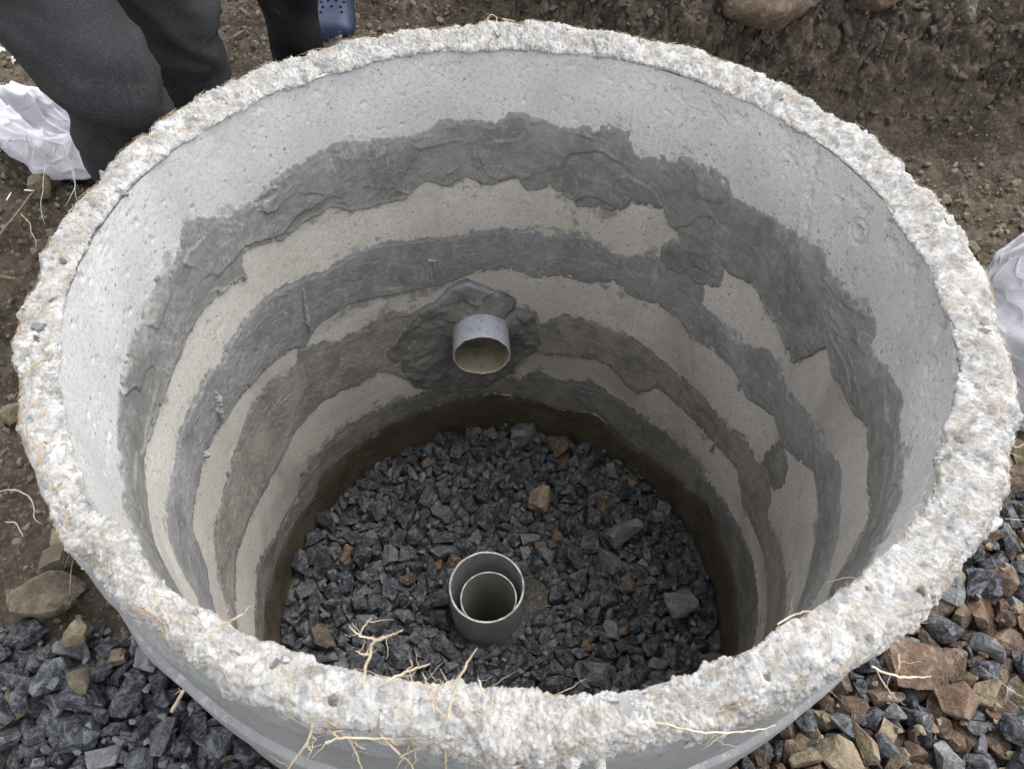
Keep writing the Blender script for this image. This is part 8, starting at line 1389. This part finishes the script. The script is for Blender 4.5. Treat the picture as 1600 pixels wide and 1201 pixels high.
def skin_body(name, verts, edges, radii, mat):
    me = bpy.data.meshes.new(name); me.from_pydata([tuple(v) for v in verts], edges, [])
    o = bpy.data.objects.new(name, me); COL.objects.link(o); me.materials.append(mat)
    md = o.modifiers.new('skin', 'SKIN'); md.use_smooth_shade = True
    sv = me.skin_vertices[0].data
    for k, r in enumerate(radii): sv[k].radius = (r, r) if np.isscalar(r) else r; sv[k].use_root = (k == 0)
    ss = o.modifiers.new('sub', 'SUBSURF'); ss.levels = 1; ss.render_levels = 2
    return o

def person(ground, hipc, face, feet, knees, lean, label, shirt, trous, leg_r, shoes, hands, seed):
    """a standing figure: continuous body, clothing as parts; face = horizontal facing direction"""
    face = np.array([face[0], face[1], 0.0]); face /= np.linalg.norm(face); side = np.array([face[1], -face[0], 0.0])   # the person's right
    hip = np.array(hipc, float); up = np.array([0, 0, 1.0]); ln = np.array(lean, float)
    chest = hip + up * .40 + ln * .55; neck = hip + up * .56 + ln * .8; head = hip + up * .70 + ln * 1.0 + face * .02
    V, E, R = [hip], [], [(.12, .10)]
    def add(p, prev, r):
        V.append(np.array(p, float)); E.append((prev, len(V) - 1)); R.append(r); return len(V) - 1
    s1 = add(hip + up * .2 + ln * .25, 0, (.12, .09)); s2 = add(chest, s1, (.14, .10)); nk = add(neck, s2, (.052, .052))
    h0 = add(head - up * .035, nk, (.062, .07)); h1 = add(head + up * .05, h0, (.076, .088)); add(head + up * .13 - face * .01, h1, (.05, .058))
    nose = add(head + face * .085 - up * .01, h0, (.016, .016)); add(head + face * .112 - up * .022, nose, (.010, .010))
    for s in (-1, 1): add(head + side * s * .088 + up * .005, h0, (.014, .024))
    for k, s in ((0, 1), (1, -1)):
        sh = add(chest + side * s * .17 + up * .07, s2, (.058, .058)); hand = np.array(hands[k], float)
        el = (V[sh] + hand) / 2 + side * s * .05 - face * .05 - up * .02
        e = add(el, sh, (.042, .042)); wr = add(hand, e, (.027, .024))
        dv = hand - el; dv /= np.linalg.norm(dv); pal = add(hand + dv * .06, wr, (.036, .018))
        cr = np.cross(dv, side * s); cr /= np.linalg.norm(cr)
        for q, (off, l) in enumerate(((-.027, .058), (-.009, .072), (.009, .078), (.027, .070))):
            f1 = add(hand + dv * .100 + cr * off, pal, .009); f2 = add(hand + dv * (.100 + l * .55) + cr * off - side * s * .006, f1, .008); add(hand + dv * (.100 + l) + cr * off - side * s * .018, f2, .007)
        t1 = add(hand + dv * .045 + cr * .042, wr, .011); add(hand + dv * .085 + cr * .056 - side * s * .012, t1, .009)
    for k, s in ((0, 1), (1, -1)):
        hp = add(hip + side * s * .09 - up * .06, 0, (.055, .055)); kn = add(knees[k], hp, (.028, .028)); ft = np.array(feet[k], float)
        an = add(ft + up * .08, kn, (.024, .024)); fd = np.array(shoes[k][1], float); add(ft + fd * .09 + up * .03, an, (.024, .014)); 
    body = skin_body('person', V, E, R, M['skin']); tag(body, label, 'person')
    # clothing
    legs = []
    for k, s in ((0, 1), (1, -1)):
        hp = hip + side * s * .085; ft = np.array(feet[k], float); kn = np.array(knees[k], float); lr = leg_r
        legs.append(cloth_tube([(hp + up * .04, .105, .12), (hp - up * .10, .108, .118), (hp * .45 + kn * .55, lr[0], lr[0] * 1.03), (kn, lr[1], lr[1] * 1.05), (kn * .5 + ft * .5 + up * .02, lr[2], lr[2]), (ft + up * .07 - 0 * face, lr[3], lr[3] * 1.05)], side, seed + k * 7))
    pel = cloth_tube([(hip + up * .16, .165, .115), (hip + up * .04, .185, .13), (hip - up * .06, .18, .13), (hip - up * .12, .12, .10)], side, seed + 20, .004, 96, 30)
    join_tubes('trousers', legs + [pel], trous, body)['label'] = 'loose dark trousers'
    sh = [cloth_tube([(hip - up * .02, .20, .145), (hip + up * .2 + ln * .25, .185, .135), (chest, .20, .14), (chest + up * .09 + ln * .1, .16, .11), (neck + up * .0, .06, .06)], side, seed + 30, .006, 96, 60)]
    for k, s in ((0, 1), (1, -1)):
        a0 = chest + side * s * .12 + up * .07; hand = np.array(hands[k], float); a1 = chest + side * s * .17 + up * .07; el = (a1 + hand) / 2 + side * s * .05 - face * .05 - up * .02
        sh.append(cloth_tube([(a0, .075, .08), (a1, .072, .075), (el, .056, .056), (el * .6 + hand * .4, .05, .05)], face, seed + 40 + k, .005, 60, 50))
    join_tubes('shirt', sh, shirt, body)
    # hair: a cap over the crown
    bm = bmesh.new(); bmesh.ops.create_uvsphere(bm, u_segments=32, v_segments=18, radius=1)
    for v in bm.verts:
        p = np.array(v.co); q = side * p[0] * .088 + face * (p[1] * .098 - .012) + up * (p[2] * .105 + .055); n_ = .006 * float(fbm(np.array([p]), 5, 3, seed)[0]); v.co = Vector(head + q + q / np.linalg.norm(q) * n_)
    bmesh.ops.delete(bm, geom=[v for v in bm.verts if (np.array(v.co) - head) @ up < .045 - .09 * max(0, -((np.array(v.co) - head) @ face) / .1)], context='VERTS')
    me = bpy.data.meshes.new('hair'); bm.to_mesh(me); bm.free(); link('hair', me, M['hair'], body)
    for k in (0, 1):
        kind, fd = shoes[k]; shoe(kind, np.array(feet[k], float), np.array(fd, float), body)
    return body

def shoe(kind, ft, fd, parent):
    """a clog or plain shoe: ft is under the ankle, fd points to the toe"""
    fd = fd / np.linalg.norm(fd); sd = np.array([fd[1], -fd[0], 0]); n = 64; m = 46
    L0, L1 = -.075, .185; t = np.linspace(0, 1, m)
    x = L0 + (L1 - L0) * (1 - np.cos(t * math.pi)) / 2
    wid = np.interp(t, [0, .06, .2, .45, .7, .88, .96, 1], [.004, .026, .036, .041, .053, .047, .030, .004])
    hgt = np.interp(t, [0, .06, .15, .35, .5, .7, .88, .96, 1], [.03, .055, .062, .072, .070, .055, .042, .030, .012])
    for _ in range(2): wid[1:-1] = (wid[:-2] + 2 * wid[1:-1] + wid[2:]) / 4; hgt[1:-1] = (hgt[:-2] + 2 * hgt[1:-1] + hgt[2:]) / 4
    a = np.arange(n) * 2 * math.pi / n; ca, sa = np.cos(a), np.sin(a)
    sq = lambda v, p: np.sign(v) * np.abs(v) ** p
    y = wid[None] * sq(ca, .72)[:, None]; z = np.where(sa[:, None] > 0, .022 + (hgt[None] - .022) * sq(np.abs(sa), .8)[:, None], .022 - .022 * np.abs(sq(sa, .5))[:, None])
    low = np.exp(-((z - .020) / .012) ** 2)
    y = y * (1 + low * (.05 + .035 * np.sin(x * 420)[None]))            # ridged foxing round the sole
    V = ft[None, None] + x[None, :, None] * fd + y[..., None] * sd + z[..., None] * np.array([0, 0, 1.0])
    o = link('clog' if kind == 'clog' else 'shoe', npmesh('shoe', V.reshape(-1, 3), gridfaces(n, m, True)), M['clog'] if kind == 'clog' else M['shoe'], parent)
    if kind == 'clog':
        o['label'] = 'blue foam clog with vent holes'
        up = np.array([0, 0, 1.0])
        Ls = [np.array([ft + fd * xx + sd * s * yy + up * zz_ for xx, yy, zz_ in ((.05, .040, .066), (.09, .041, .056), (.13, .038, .049), (.155, .026, .045), (.165, .008, .043))]) for s in (-1, 1)]
        tubes('seam', [smooth_line(l, 16) for l in Ls], [.0016] * 2, M['clog'], 6, o)
        for (xx, yy) in ((.075, .020), (.075, -.020), (.075, 0), (.100, .028), (.100, -.028), (.100, .010), (.100, -.010), (.122, .022), (.122, -.022), (.122, 0), (.055, .012), (.055, -.012), (.14, .026), (.14, -.026)):
            tt = math.acos(1 - 2 * (xx - L0) / (L1 - L0)) / math.pi; wl = float(np.interp(tt, t, wid)); hl = float(np.interp(tt, t, hgt))
            c_ = min(.99, abs(yy) / wl) ** (1 / .72); sn = math.sqrt(1 - c_ * c_) ** .8
            p = ft + fd * xx + sd * yy + up * (.022 + (hl - .022) * sn)
            bm = bmesh.new(); bmesh.ops.create_cone(bm, cap_ends=True, segments=14, radius1=.0034, radius2=.0034, depth=.004)
            for v in bm.verts: v.co += Vector(p)
            me = bpy.data.meshes.new('vent_hole'); bm.to_mesh(me); bm.free(); link('vent_hole', me, M['clog_dark'], o)
        st = [ft + sd * s * .040 + fd * .01 + up * .05 for s in (1,)]
        arc = [ft + fd * (-.010 - .085 * math.sin(q)) + sd * .045 * math.cos(q) + up * .075 for q in np.linspace(0, math.pi, 14)]
        tubes('heel_strap', [np.array(arc)], [np.full(14, .006)], M['clog'], 8, o)

fA = np.array([-.60, .345, ZG + .02]); fB = np.array([-.575, .56, ZG + .02])
person(ZG, (-.735, .50, .43), (1, -.35), [tuple(fA), tuple(fB)], [(-.556, .328, .00), (-.535, .55, .00)], (.18, -.05, 0),
       'person in loose charcoal trousers standing knees bent right behind the rim', M['shirt1'], M['trouser'], (.084, .066, .060, .066),
       [('shoe', (1, -.3, 0)), ('shoe', (1, -.2, 0))], [(-.44, .20, .52), (-.47, .72, .50)], 50)
cl = at(520, 20, -.36); zc = float(zground(-.47, 1.20)) + .012
person(-.42, (-.43, 1.03, .44), (.05, -1), [(-.440, .80, ZG + .03), (cl[0] + .0, cl[1] + .09, zc)], [(-.425, .80, .03), (cl[0] + .02, cl[1] + .16, .06)], (0, -.05, 0),
       'person in black trousers and blue clogs facing the well from farther back', M['shirt2'], M['black'], (.075, .058, .048, .050),
       [('clog', (.05, -1, 0)), ('clog', (.06, -1, 0))], [(-.72, .98, .40), (-.16, 1.02, .40)], 80)
